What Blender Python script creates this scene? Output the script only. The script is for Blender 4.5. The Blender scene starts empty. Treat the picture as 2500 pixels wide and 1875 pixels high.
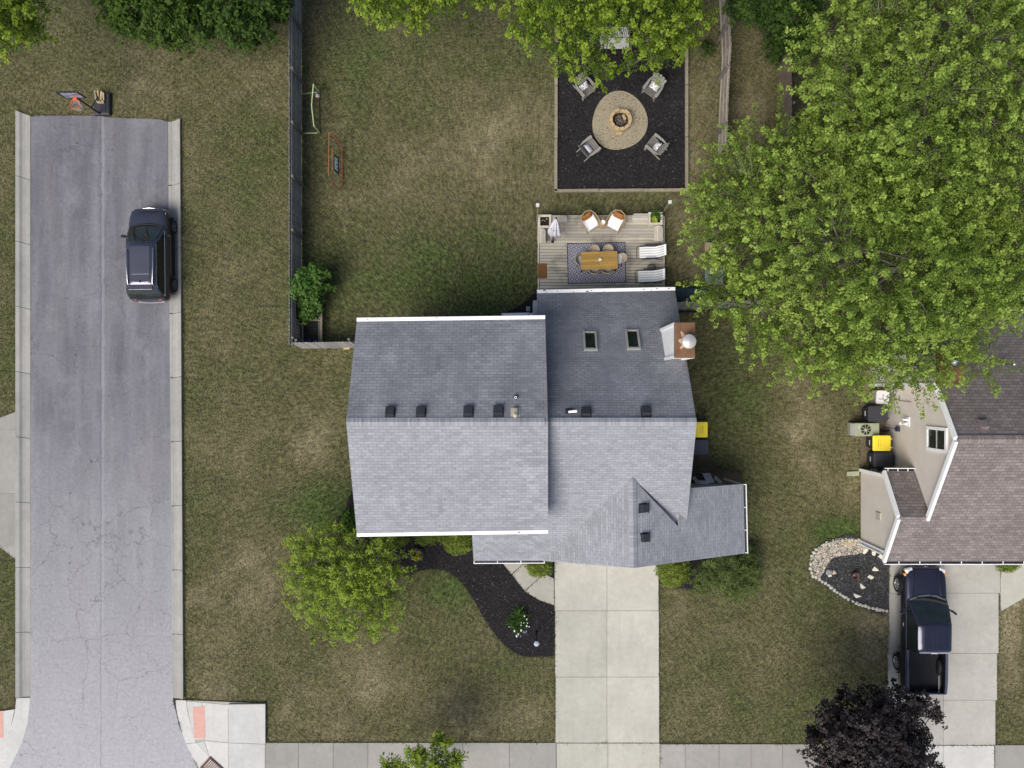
import bpy, math, random
import numpy as np
from mathutils import Vector, Matrix

random.seed(7); rng = np.random.default_rng(7)
SC = bpy.context.scene
COL = SC.collection
R = math.radians

# ------------------------------------------------------------------ camera, world, sun, exposure
H, S, CX, CY = 37.0, 0.0195, 1290.0, 950.0      # flying height, ground metres per photo pixel, point straight below
cam_d = bpy.data.cameras.new("camera"); cam = bpy.data.objects.new("camera", cam_d); COL.objects.link(cam)
cam.location = (0, 0, H); cam.rotation_euler = (0, 0, 0)
cam_d.sensor_fit = 'HORIZONTAL'; cam_d.sensor_width = 36.0; cam_d.lens = 36.0 * H / (2500 * S)
cam_d.shift_x = -(CX - 1250) / 2500.0; cam_d.shift_y = (CY - 937.5) / 2500.0
cam_d.clip_end = 2000
SC.camera = cam
SUN_EL, SUN_AZ = R(54), R(219)                   # azimuth clockwise from +Y: light comes from the lower left
w = bpy.data.worlds.new("World"); SC.world = w; w.use_nodes = True
wt = w.node_tree; sky = wt.nodes.new("ShaderNodeTexSky"); sky.sky_type = 'NISHITA'; sky.sun_disc = False
sky.sun_elevation = SUN_EL; sky.sun_rotation = SUN_AZ; sky.dust_density = 3.0; sky.air_density = 1.0; sky.ozone_density = 1.0
wt.links.new(sky.outputs[0], wt.nodes["Background"].inputs[0]); wt.nodes["Background"].inputs[1].default_value = 0.085
sun_d = bpy.data.lights.new("sun", 'SUN'); sun_d.energy = 2.2; sun_d.angle = R(40); sun_d.color = (1.0, 0.95, 0.88)
sun = bpy.data.objects.new("sun", sun_d); COL.objects.link(sun)
sdir = Vector((math.sin(SUN_AZ) * math.cos(SUN_EL), math.cos(SUN_AZ) * math.cos(SUN_EL), math.sin(SUN_EL)))
sun.location = sdir * 60; sun.rotation_euler = sdir.to_track_quat('Z', 'Y').to_euler()
SC.view_settings.view_transform = 'Standard'; SC.view_settings.look = 'None'
SC.view_settings.exposure = 0.62; SC.view_settings.gamma = 1.0; SC.view_settings.use_curve_mapping = False
SC.cycles.max_bounces = 6; SC.cycles.transparent_max_bounces = 8
SC.cycles.diffuse_bounces = 3

# ------------------------------------------------------------------ coordinates
def P(px, py, z=0.0):
    k = S * (H - z) / H
    return Vector(((px - CX) * k, (CY - py) * k, z))
VK = 2500 / 2212.0
def PV(x, y, z=0.0): return P(x * VK, y * VK, z)
def PP(px, py, pl):                              # hit a sloping plane (z0, x0, y0, dz/dx, dz/dy)
    z0, x0, y0, sx, sy = pl
    u, v = (px - CX) * S / H, (CY - py) * S / H
    t = (H - z0 + sx * x0 + sy * y0) / (1 + sx * u + sy * v)
    return Vector((u * t, v * t, H - t))

# ------------------------------------------------------------------ mesh builder
class MB:
    def __init__(s): s.v = []; s.f = []; s.m = []; s.sm = []; s.uv = {}
    def add(s, vs, fs, m=0, smooth=False, uvs=None):
        o = len(s.v); s.v += [tuple(x) for x in vs]
        for i, f in enumerate(fs):
            if uvs: s.uv[len(s.f)] = uvs[i]
            s.f.append([j + o for j in f]); s.m.append(m); s.sm.append(smooth)
        return s
    def box(s, c, d, rz=0, m=0, M=None, top=1.0):
        x, y, z = d[0] / 2, d[1] / 2, d[2] / 2
        vs = [Vector((a * x * (top if k > 0 else 1), b * y * (top if k > 0 else 1), k * z)) for k in (-1, 1) for a, b in ((-1, -1), (1, -1), (1, 1), (-1, 1))]
        T = Matrix.Translation(Vector(c)) @ (M.to_4x4() if M is not None else Matrix.Rotation(rz, 4, 'Z'))
        return s.add([T @ q for q in vs], [(3, 2, 1, 0), (4, 5, 6, 7), (0, 1, 5, 4), (1, 2, 6, 5), (2, 3, 7, 6), (3, 0, 4, 7)], m)
    def rbox(s, c, d, r=0.02, rz=0, m=0, M=None, n=3):          # rounded plan box with softened top edge
        pts = []
        x, y = d[0] / 2 - r, d[1] / 2 - r
        for cx_, cy_, a0 in ((x, y, 0), (-x, y, 90), (-x, -y, 180), (x, -y, 270)):
            for i in range(n + 1):
                a = R(a0 + 90 * i / n); pts.append((cx_, cy_, math.cos(a), math.sin(a)))
        N = len(pts); e = min(r, d[2] * 0.4)
        rings = [(r, -d[2] / 2), (r, d[2] / 2 - e), (r - e * 0.3, d[2] / 2 - e * 0.3), (max(r - e, 0.001), d[2] / 2)]
        T = Matrix.Translation(Vector(c)) @ (M.to_4x4() if M is not None else Matrix.Rotation(rz, 4, 'Z'))
        vs = [T @ Vector((a + q * ca, b + q * sa, z)) for q, z in rings for a, b, ca, sa in pts]
        fs = [(k * N + i, k * N + (i + 1) % N, (k + 1) * N + (i + 1) % N, (k + 1) * N + i) for k in range(3) for i in range(N)]
        fs += [list(range(3 * N, 4 * N)), list(range(N - 1, -1, -1))]
        return s.add(vs, fs, m)
    def beam(s, a, b, w, h, m=0, up=(0, 0, 1)):
        a, b = Vector(a), Vector(b); y = (b - a); L = y.length; y.normalize()
        x = y.cross(Vector(up))
        if x.length < 1e-4: x = y.cross(Vector((1, 0, 0)))
        x.normalize(); z = x.cross(y)
        M = Matrix((x, y, z)).transposed()
        return s.box((a + b) / 2, (w, L, h), m=m, M=M)
    def tube(s, pts, r, n=8, m=0, cap=True, closed=False, smooth=True):
        pts = [Vector(p) for p in pts]; K = len(pts)
        rs = r if isinstance(r, (list, tuple)) else [r] * K
        vs = []; ref = None
        for i, p in enumerate(pts):
            if closed: t = pts[(i + 1) % K] - pts[i - 1]
            else: t = pts[min(i + 1, K - 1)] - pts[max(i - 1, 0)]
            t.normalize()
            if ref is None: ref = Vector((0, 0, 1)) if abs(t.z) < .9 else Vector((1, 0, 0))
            x = t.cross(ref)
            if x.length < 1e-5: x = t.orthogonal()
            x.normalize(); y = t.cross(x); ref = -y if False else x.cross(t)
            for j in range(n):
                a = 2 * math.pi * j / n
                vs.append(p + x * (rs[i] * math.cos(a)) + y * (rs[i] * math.sin(a)))
        fs = []
        for i in range(K if closed else K - 1):
            i2 = (i + 1) % K
            for j in range(n):
                fs.append((i * n + j, i * n + (j + 1) % n, i2 * n + (j + 1) % n, i2 * n + j))
        s.add(vs, fs, m, smooth)
        if cap and not closed:
            s.add(vs[:n], [list(range(n - 1, -1, -1))], m); s.add(vs[-n:], [list(range(n))], m)
        return s
    def prism(s, poly, z0, z1, m=0, ms=None):
        poly = [(p[0], p[1]) for p in poly]; N = len(poly)
        A = sum(poly[i][0] * poly[(i + 1) % N][1] - poly[(i + 1) % N][0] * poly[i][1] for i in range(N))
        if A < 0: poly = poly[::-1]
        vs = [(x, y, z0) for x, y in poly] + [(x, y, z1) for x, y in poly]
        s.add(vs, [list(range(N, 2 * N))], m)
        s.add(vs, [(i, (i + 1) % N, N + (i + 1) % N, N + i) for i in range(N)], m if ms is None else ms)
        return s.add(vs, [list(range(N - 1, -1, -1))], m if ms is None else ms)
    def lathe(s, c, prof, n=24, m=0, smooth=True, M=None, cap=True):
        vs = []
        for r, z in prof:
            for j in range(n):
                a = 2 * math.pi * j / n; q = Vector((r * math.cos(a), r * math.sin(a), z))
                vs.append(Vector(c) + (M @ q if M is not None else q))
        K = len(prof)
        fs = [(i * n + j, i * n + (j + 1) % n, (i + 1) * n + (j + 1) % n, (i + 1) * n + j) for i in range(K - 1) for j in range(n)]
        s.add(vs, fs, m, smooth)
        if not cap: return s
        if prof[0][0] > 1e-4: s.add(vs[:n], [list(range(n - 1, -1, -1))], m)
        if prof[-1][0] > 1e-4: s.add(vs[-n:], [list(range(n))], m)
        return s
    def ell(s, c, r, n=16, k=10, m=0, M=None):
        prof = [(math.sin(math.pi * i / k), -math.cos(math.pi * i / k)) for i in range(k + 1)]
        sc = Matrix.Diagonal(Vector(r)); M2 = (M @ sc) if M is not None else sc
        return s.lathe(c, [(max(a, 1e-5), b) for a, b in prof], n, m, True, M2)
    def loft(s, rings, m=0, smooth=True, cap=True, closed=True):
        n = len(rings[0]); vs = [p for r_ in rings for p in r_]
        fs = [(i * n + j, i * n + (j + 1) % n, (i + 1) * n + (j + 1) % n, (i + 1) * n + j) for i in range(len(rings) - 1) for j in range(n if closed else n - 1)]
        s.add(vs, fs, m, smooth)
        if cap: s.add(rings[0], [list(range(n - 1, -1, -1))], m, smooth); s.add(rings[-1], [list(range(n))], m, smooth)
        return s
    def build(s, name, mats, parent=None, world=False, loc=None):
        me = bpy.data.meshes.new(name)
        off = Vector((0, 0, 0))
        if world:
            q = parent
            while q is not None: off = off + q.location; q = q.parent
        if loc is not None: off = Vector(loc)
        me.from_pydata([(x - off.x, y - off.y, z - off.z) for x, y, z in s.v], [], s.f)
        if not isinstance(mats, (list, tuple)): mats = [mats]
        for q in mats: me.materials.append(q)
        me.polygons.foreach_set("material_index", s.m); me.polygons.foreach_set("use_smooth", s.sm)
        if s.uv:
            ul = me.uv_layers.new(name="UVMap")
            for fi, uvs in s.uv.items():
                for li, q in zip(me.polygons[fi].loop_indices, uvs): ul.data[li].uv = q
        me.update()
        o = bpy.data.objects.new(name, me); COL.objects.link(o)
        if parent is not None: o.parent = parent
        if loc is not None: o.location = loc
        return o

def tag(o, label=None, cat=None, group=None, kind=None):
    if label: o["label"] = label
    if cat: o["category"] = cat
    if group: o["group"] = group
    if kind: o["kind"] = kind
    return o
def thing(name, label, cat, loc=(0, 0, 0), rz=0, group=None):
    o = bpy.data.objects.new(name, None); COL.objects.link(o)
    o.location = loc; o.rotation_euler = (0, 0, rz); o.empty_display_size = 0.2
    return tag(o, label, cat, group)
def copy_tree(o, parent=None):
    c = o.copy(); COL.objects.link(c); c.parent = parent
    for ch in list(o.children): copy_tree(ch, c)
    return c
def dup(root, loc, rz, label=None):
    c = copy_tree(root); c.location = loc; c.rotation_euler = (0, 0, rz)
    if label: c["label"] = label
    return c
def struct(o): o["kind"] = "structure"; return o

# ------------------------------------------------------------------ materials
class NT:
    def __init__(s, name):
        s.mat = bpy.data.materials.new(name); s.mat.use_nodes = True; s.t = s.mat.node_tree
        s.b = s.t.nodes["Principled BSDF"]; s._c = None
    def n(s, typ, **kw):
        q = s.t.nodes.new("ShaderNode" + typ)
        for k, v in kw.items(): setattr(q, k, v)
        return q
    def link(s, a, b): s.t.links.new(a, b)
    def sock(s, node, i, v):
        if isinstance(v, bpy.types.NodeSocket): s.link(v, node.inputs[i])
        elif v is not None: node.inputs[i].default_value = v
    def co(s, kind="Object", scale=None, rot=None):
        if s._c is None: s._c = s.n("TexCoord")
        o = s._c.outputs[kind]
        if scale is None and rot is None: return o
        mp = s.n("Mapping"); s.link(o, mp.inputs[0])
        if scale is not None: mp.inputs[3].default_value = scale
        if rot is not None: mp.inputs[2].default_value = rot
        return mp.outputs[0]
    def noise(s, scale, detail=4, rough=.55, vec=None, out=0, dist=0):
        q = s.n("TexNoise"); s.link(vec if vec is not None else s.co(), q.inputs["Vector"])
        q.inputs["Scale"].default_value = scale; q.inputs["Detail"].default_value = detail; q.inputs["Roughness"].default_value = rough
        q.inputs["Distortion"].default_value = dist
        return q.outputs[out]
    def vor(s, scale, feature='F1', vec=None, out="Distance", rnd=1.0):
        q = s.n("TexVoronoi", feature=feature); s.link(vec if vec is not None else s.co(), q.inputs["Vector"])
        q.inputs["Scale"].default_value = scale
        q.inputs["Randomness"].default_value = rnd
        return q.outputs[out]
    def ramp(s, fac, stops, interp='LINEAR'):
        q = s.n("ValToRGB"); q.color_ramp.interpolation = interp; e = q.color_ramp.elements
        while len(e) < len(stops): e.new(0.5)
        for i, (p, c) in enumerate(stops):
            e[i].position = p; e[i].color = (*c, 1) if len(c) == 3 else c
        s.sock(q, 0, fac); return q.outputs[0]
    def rs(s, fac, a, b): return s.ramp(fac, [(a, (0, 0, 0)), (b, (1, 1, 1))])
    def math(s, op, a, b=None, c=None, clamp=False):
        q = s.n("Math", operation=op, use_clamp=clamp); s.sock(q, 0, a); s.sock(q, 1, b); s.sock(q, 2, c); return q.outputs[0]
    def mix(s, fac, a, b, mode='MIX'):
        q = s.n("Mix", data_type='RGBA', blend_type=mode); q.clamp_factor = True
        s.sock(q, 0, fac)
        for i, v in ((6, a), (7, b)):
            if isinstance(v, (tuple, list)): v = (*v, 1) if len(v) == 3 else v
            s.sock(q, i, v)
        return q.outputs[2]
    def attr(s, name, out="Fac"):
        q = s.n("Attribute"); q.attribute_name = name; return q.outputs[out]
    def xyz(s, vec=None):
        q = s.n("SeparateXYZ"); s.link(vec if vec is not None else s.co(), q.inputs[0]); return q.outputs
    def bump(s, h, strength=.3, dist=.02):
        q = s.n("Bump"); q.inputs["Strength"].default_value = strength; q.inputs["Distance"].default_value = dist
        s.link(h, q.inputs["Height"]); s.link(q.outputs[0], s.b.inputs["Normal"])
    def fin(s, col=None, rough=.7, spec=.3, metal=0, coat=0):
        if col is not None:
            if isinstance(col, (tuple, list)): col = (*col, 1) if len(col) == 3 else col
            s.sock(s.b, s.b.inputs.find("Base Color"), col)
        s.sock(s.b, s.b.inputs.find("Roughness"), rough); s.b.inputs["Specular IOR Level"].default_value = spec
        s.b.inputs["Metallic"].default_value = metal; s.b.inputs["Coat Weight"].default_value = coat
        return s.mat
def cm(c, k): return tuple(max(0, min(1, x * k)) for x in c)
def simple(name, c, rough=.6, spec=.3, metal=0, var=.12, scale=6, bump=0, coat=0, stretch=None):
    t = NT(name); v = t.co(scale=stretch) if stretch else None
    f = t.noise(scale, 5, .6, v)
    col = t.ramp(f, [(.3, cm(c, 1 - var)), (.7, cm(c, 1 + var))])
    if bump: t.bump(t.noise(scale * 6, 4, .6, v), bump, .01)
    return t.fin(col, rough, spec, metal, coat)

def shingles(name, c1, c2, mortar, stain=.5, bw=.32, rh=.135, blotch=.05):
    t = NT(name); uv = t.co("UV")
    nz = t.noise(3.0, 3, .5, uv, out=1)
    b = t.n("TexBrick"); b.offset = .5; b.offset_frequency = 2; b.squash = 1
    t.link(uv, b.inputs["Vector"])
    for i, v in (("Color1", c1), ("Color2", c2), ("Mortar", mortar)): b.inputs[i].default_value = (*v, 1)
    b.inputs["Scale"].default_value = 1; b.inputs["Mortar Size"].default_value = .011; b.inputs["Mortar Smooth"].default_value = .3
    b.inputs["Brick Width"].default_value = bw; b.inputs["Row Height"].default_value = rh; b.inputs["Bias"].default_value = -.1
    # second, coarser course tone: whole boards a little lighter or darker
    b2 = t.n("TexBrick"); b2.offset = .37; t.link(uv, b2.inputs["Vector"])
    for i, v in (("Color1", (.88,) * 3), ("Color2", (1.12,) * 3), ("Mortar", (1, 1, 1))): b2.inputs[i].default_value = (*v, 1)
    b2.inputs["Scale"].default_value = 1; b2.inputs["Mortar Size"].default_value = 0.0; b2.inputs["Brick Width"].default_value = .21; b2.inputs["Row Height"].default_value = rh
    col = t.mix(.8, b.outputs[0], b2.outputs[0], 'MULTIPLY')
    mp = t.n("Mapping"); t.link(uv, mp.inputs[0]); mp.inputs[3].default_value = (.55, .13, 1)
    st = t.noise(1.6, 5, .6, mp.outputs[0])
    big = t.noise(.35, 3, .5, uv)
    sfac = t.math('MULTIPLY', t.rs(st, .45, .75), stain, clamp=True)
    col = t.mix(sfac, col, cm(mortar, 1.25))
    col = t.mix(1, col, t.ramp(big, [(.3, (1 - blotch * 1.3,) * 3), (.7, (1 + blotch * 1.2,) * 3)]), 'MULTIPLY')
    col = t.mix(1, col, t.ramp(t.noise(.9, 4, .6, uv), [(.3, (1 - blotch,) * 3), (.7, (1 + blotch,) * 3)]), 'MULTIPLY')
    gr = t.noise(55, 2, .6, uv)
    col = t.mix(1, col, t.ramp(gr, [(.3, (.9,) * 3), (.7, (1.1,) * 3)]), 'MULTIPLY')
    t.bump(t.math('ADD', b.outputs["Fac"], t.math('MULTIPLY', gr, -.3)), -.35, .012)
    return t.fin(col, .9, .15)

def concrete(name, c, dark=.75, stain=.5):
    t = NT(name)
    a = t.noise(.6, 5, .6); b = t.noise(4, 6, .65); g = t.noise(60, 3, .6)
    st = t.noise(1.1, 6, .7, t.co(scale=(1.6, .5, 1)))
    col = t.ramp(a, [(.3, cm(c, .9)), (.7, cm(c, 1.07))])
    col = t.mix(t.math('MULTIPLY', t.rs(st, .5, .8), stain), col, cm(c, dark))
    col = t.mix(1, col, t.ramp(b, [(.3, (.92,) * 3), (.7, (1.06,) * 3)]), 'MULTIPLY')
    col = t.mix(1, col, t.ramp(g, [(.25, (.9,) * 3), (.75, (1.08,) * 3)]), 'MULTIPLY')
    tr = t.noise(1.0, 5, .65, t.co(scale=(2.6, .22, 1)))
    col = t.mix(t.math('MULTIPLY', t.rs(tr, .55, .75), stain * .6), col, cm(c, dark * .9))
    col = t.mix(t.math('MULTIPLY', t.rs(t.noise(2.3, 3, .5), .70, .78), .35), col, cm(c, .45))
    rnd = t.n("NewGeometry").outputs["Random Per Island"]
    col = t.mix(1, col, t.ramp(rnd, [(0, (.88,) * 3), (1, (1.05, 1.04, 1.03))]), 'MULTIPLY')
    t.bump(g, .2, .004)
    return t.fin(col, .88, .2)

def mulch(name, c, light):
    t = NT(name)
    g = t.noise(28, 6, .7); v = t.vor(34, vec=t.co(scale=(1, 1.6, 1))); big = t.noise(.9, 4, .6)
    col = t.ramp(g, [(.3, cm(c, .35)), (.52, c), (.72, cm(c, 2.0))])
    col = t.mix(t.rs(t.noise(45, 2, .5), .70, .76), col, light)
    col = t.mix(1, col, t.ramp(big, [(.3, (.8,) * 3), (.7, (1.25,) * 3)]), 'MULTIPLY')
    t.bump(t.math('ADD', g, v), .9, .04)
    return t.fin(col, .95, .1)

def wood(name, c, rough=.8, stretch=(1, 12, 12), var=.25, dark=.45, per=True, scale=2.0, spot=.3):
    t = NT(name); v = t.co(scale=stretch)
    g = t.noise(scale, 6, .65, v); g2 = t.noise(scale * 5, 4, .6, v); b = t.noise(1.2, 4, .6)
    col = t.ramp(g, [(.25, cm(c, 1 - var)), (.75, cm(c, 1 + var))])
    col = t.mix(t.math('MULTIPLY', t.rs(g2, .55, .8), .5), col, cm(c, dark))
    col = t.mix(t.math('MULTIPLY', t.rs(b, .52, .75), spot), col, cm(c, dark))
    if per:
        rnd = t.n("NewGeometry").outputs["Random Per Island"]
        col = t.mix(1, col, t.ramp(rnd, [(0, (.78, .78, .8)), (.5, (1, 1, 1)), (1, (1.18, 1.16, 1.1))]), 'MULTIPLY')
    t.bump(g2, .3, .006)
    return t.fin(col, rough, .2)

def leafmat(name, stops, trans=.3, rough=.5, tcol=None):
    t = NT(name)
    rnd = t.n("NewGeometry").outputs["Random Per Island"]
    at = t.attr("tint")
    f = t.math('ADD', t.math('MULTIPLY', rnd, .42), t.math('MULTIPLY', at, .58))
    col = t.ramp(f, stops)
    t.fin(col, rough, .12)
    tr = t.n("BsdfTranslucent"); t.link(t.mix(.5, col, tcol or stops[-1][1]), tr.inputs[0])
    mx = t.n("MixShader"); mx.inputs[0].default_value = trans
    t.link(t.b.outputs[0], mx.inputs[1]); t.link(tr.outputs[0], mx.inputs[2])
    t.link(mx.outputs[0], t.t.nodes["Material Output"].inputs[0])
    return t.mat

def glass(name, c, rough=.05, spec=.6): 
    t = NT(name); n = t.noise(2.5, 3, .5)
    return t.fin(t.ramp(n, [(.3, cm(c, .7)), (.7, cm(c, 1.4))]), rough, spec)

M = {}
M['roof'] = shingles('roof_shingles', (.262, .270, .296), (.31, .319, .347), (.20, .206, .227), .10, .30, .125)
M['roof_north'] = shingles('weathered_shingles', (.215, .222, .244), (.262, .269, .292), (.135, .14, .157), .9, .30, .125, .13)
M['nroof'] = shingles('brown_shingles', (.18, .156, .149), (.25, .217, .206), (.095, .08, .076), .15, .30, .15)
M['white'] = simple('white_paint', (.86, .86, .86), .45, .3, 0, .05, 3)
M['white_dirty'] = simple('weathered_white', (.66, .66, .63), .55, .3, 0, .14, 5)
M['siding'] = simple('grey_siding', (.30, .31, .35), .6, .3, 0, .06, 2)
t = NT('taupe_siding'); z = t.xyz()[2]
wv = t.math('FRACT', t.math('MULTIPLY', z, 8.7))
col = t.mix(1, t.ramp(t.noise(1.5, 4, .6), [(.3, (.66, .60, .535)), (.7, (.73, .67, .60))]), t.ramp(wv, [(0, (.80,) * 3), (.12, (1, 1, 1))]), 'MULTIPLY')
t.bump(wv, .35, .012); M['taupe'] = t.fin(col, .6, .3)
M['black_metal'] = simple('black_metal', (.022, .023, .028), .45, .4)
M['dark_plastic'] = simple('charcoal_plastic', (.033, .034, .042), .55, .35, 0, .15)
M['navy_plastic'] = simple('navy_plastic', (.030, .034, .06), .5, .35)
M['yellow_plastic'] = simple('yellow_plastic', (.83, .66, .04), .45, .4, 0, .05)
M['concrete'] = concrete('driveway_concrete', (.475, .466, .405), .78, .5)
M['concrete2'] = concrete('sidewalk_concrete', (.33, .318, .292), .75, .4)
M['concrete3'] = concrete('neighbour_concrete', (.42, .41, .37), .8, .3)
M['newcon'] = concrete('new_concrete', (.56, .555, .53), .85, .25)
M['curbcon'] = concrete('old_curb_concrete', (.345, .338, .315), .65, .6)
M['walkcon'] = concrete('walk_concrete', (.40, .385, .335), .8, .3)
M['mulch'] = mulch('black_mulch', (.028, .026, .028), (.15, .14, .13))
M['gravel'] = mulch('dark_gravel', (.055, .055, .058), (.22, .21, .2))
M['soil'] = mulch('dark_soil', (.035, .026, .018), (.1, .07, .04))
M['ash'] = mulch('ash_and_twigs', (.06, .045, .032), (.25, .2, .15))
M['tan_pad'] = simple('pea_gravel_pad', (.30, .262, .185), .95, .1, 0, .20, 16, .6)
M['deckwood'] = wood('weathered_deck_boards', (.43, .40, .335), .85, (.35, 9, 9), .22, .34, True, 2.2, .8)
M['benchwood'] = wood('bench_boards', (.50, .465, .39), .85, (9, 9, 9), .15, .5, True, .7, .3)
M['fence_grey'] = wood('grey_fence_boards', (.30, .29, .285), .9, (8, 8, .7), .3, .4)
M['fence_tan'] = wood('tan_fence_boards', (.33, .295, .25), .9, (8, 8, .7), .3, .45)
M['timber'] = wood('edging_timber', (.24, .215, .165), .9, (3, 3, 3), .25, .45)
M['teak'] = wood('teak_boards', (.36, .225, .06), .5, (.8, 14, 14), .22, .5, True, 2, .35)
M['rattan'] = simple('rattan', (.33, .235, .13), .7, .3, 0, .3, 40, .4)
M['wicker_pale'] = simple('pale_wicker', (.42, .35, .25), .8, .2, 0, .35, 60, .5)
M['cushion'] = simple('white_cushion', (.8, .8, .8), .85, .1, 0, .04, 5)
M['grey_cushion'] = simple('grey_cushion', (.42, .43, .47), .85, .1)
M['orange'] = simple('orange_fabric', (.30, .125, .04), .85, .1, 0, .15, 8)
M['adirondack'] = simple('grey_resin', (.26, .25, .225), .65, .25, 0, .15, 8)
M['adir_dark'] = simple('brown_grey_resin', (.17, .16, .145), .65, .25, 0, .15, 8)
M['chrome'] = simple('chrome', (.75, .75, .78), .15, .5, 1, .05)
M['alu'] = simple('aluminium', (.55, .56, .58), .3, .5, 1, .05)
M['tyre'] = simple('tyre_rubber', (.022, .022, .023), .85, .2)
M['rim'] = simple('alloy_rim', (.5, .5, .52), .35, .5, .8, .1)
M['carglass'] = glass('car_glass', (.012, .017, .017))
M['bark'] = simple('bark', (.20, .175, .15), .9, .1, 0, .35, 9, .5)
M['darkbark'] = simple('dark_bark', (.10, .085, .075), .9, .1, 0, .35, 9, .5)
M['copper'] = simple('rusty_chase_cover', (.175, .092, .048), .55, .35, .2, .22, 3.5)
M['stone'] = simple('pale_stone', (.47, .44, .37), .85, .2, 0, .25, 7, .4)
M['stone_grey'] = simple('grey_stone', (.24, .24, .24), .85, .2, 0, .2, 7, .4)
M['stone_pink'] = simple('pink_stone', (.5, .38, .31), .85, .2, 0, .2, 7, .4)
M['paver'] = simple('cream_paver', (.68, .65, .53), .85, .2, 0, .08, 6, .2)
M['block'] = simple('tan_block', (.44, .33, .19), .9, .15, 0, .2, 10, .5)
M['teal'] = wood('teal_cover', (.035, .058, .068), .55, (.6, 6, 6), .2, .6, False)
M['acgreen'] = simple('sage_metal', (.30, .33, .22), .5, .35, 0, .08)
M['red_orange'] = simple('red_orange_paint', (.30, .065, .035), .5, .3)
M['lime'] = simple('pale_lime_plastic', (.42, .52, .28), .55, .3)
M['net'] = simple('net_cord', (.05, .05, .05), .8, .1)
M['white_net'] = simple('white_cord', (.7, .7, .68), .8, .1)
M['tan_wood'] = wood('raw_wood', (.48, .38, .22), .8, (6, 6, 6), .2, .6, True, 1)
M['red'] = simple('red_lens', (.5, .03, .015), .25, .5)
M['amber'] = simple('amber_lens', (.8, .3, .02), .25, .5)
M['lens'] = simple('clear_lens', (.75, .76, .78), .15, .6, .3)
M['doormat'] = simple('coir_mat', (.17, .085, .035), .95, .05, 0, .3, 20, .5)
M['terracotta'] = simple('dark_terracotta', (.12, .065, .05), .8, .2)
M['ceramic'] = simple('white_ceramic', (.8, .8, .8), .25, .5, 0, .03)
M['beige_plastic'] = simple('beige_plastic', (.42, .39, .33), .55, .3)
M['light_plastic'] = simple('light_grey_plastic', (.60, .60, .60), .5, .3, 0, .05)
M['tan_metal'] = simple('tan_metal', (.40, .37, .29), .55, .3)
M['rustred'] = simple('rusted_iron', (.13, .06, .045), .8, .3, .3, .2, 8)
M['tactile'] = simple('tactile_red', (.62, .36, .30), .8, .2, 0, .08, 5)
M['blue'] = simple('blue_plastic', (.03, .06, .35), .45, .4)
M['brownvent'] = simple('brown_metal', (.20, .165, .16), .6, .3)
# ------------------------------------------------------------------ numeric helpers
def vnoise(x, y, sc, seed):
    r = np.random.default_rng(seed); g = r.random((128, 128))
    u, v = x / sc + 500, y / sc + 500
    i, j = np.floor(u).astype(int), np.floor(v).astype(int); a, b = u - i, v - j
    a, b = a * a * (3 - 2 * a), b * b * (3 - 2 * b)
    G = lambda p, q: g[p % 128, q % 128]
    return (G(i, j) * (1 - a) + G(i + 1, j) * a) * (1 - b) + (G(i, j + 1) * (1 - a) + G(i + 1, j + 1) * a) * b
def inpoly(x, y, poly):
    c = np.zeros(x.shape, bool); n = len(poly)
    for i in range(n):
        x0, y0 = poly[i][0], poly[i][1]; x1, y1 = poly[i - 1][0], poly[i - 1][1]
        if y0 == y1: continue
        c ^= ((y0 > y) != (y1 > y)) & (x < (x1 - x0) * (y - y0) / (y1 - y0) + x0)
    return c
def npmesh(name, V, F, mats, parent=None, attrs=None, smooth=False):
    """V (n,3) float, F (m,4) or (m,3) int"""
    me = bpy.data.meshes.new(name); k = F.shape[1]
    me.vertices.add(len(V)); me.vertices.foreach_set("co", V.astype(np.float32).ravel())
    me.loops.add(F.size); me.loops.foreach_set("vertex_index", F.astype(np.int32).ravel())
    me.polygons.add(len(F)); me.polygons.foreach_set("loop_start", np.arange(0, F.size, k, dtype=np.int32))
    if smooth: me.polygons.foreach_set("use_smooth", np.ones(len(F), bool))
    for m_ in (mats if isinstance(mats, (list, tuple)) else [mats]): me.materials.append(m_)
    for an, av in (attrs or {}).items():
        a = me.attributes.new(an, 'FLOAT', 'POINT'); a.data.foreach_set("value", av.astype(np.float32))
    me.update(calc_edges=True); me.validate()
    o = bpy.data.objects.new(name, me); COL.objects.link(o)
    if parent is not None: o.parent = parent
    return o

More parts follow.
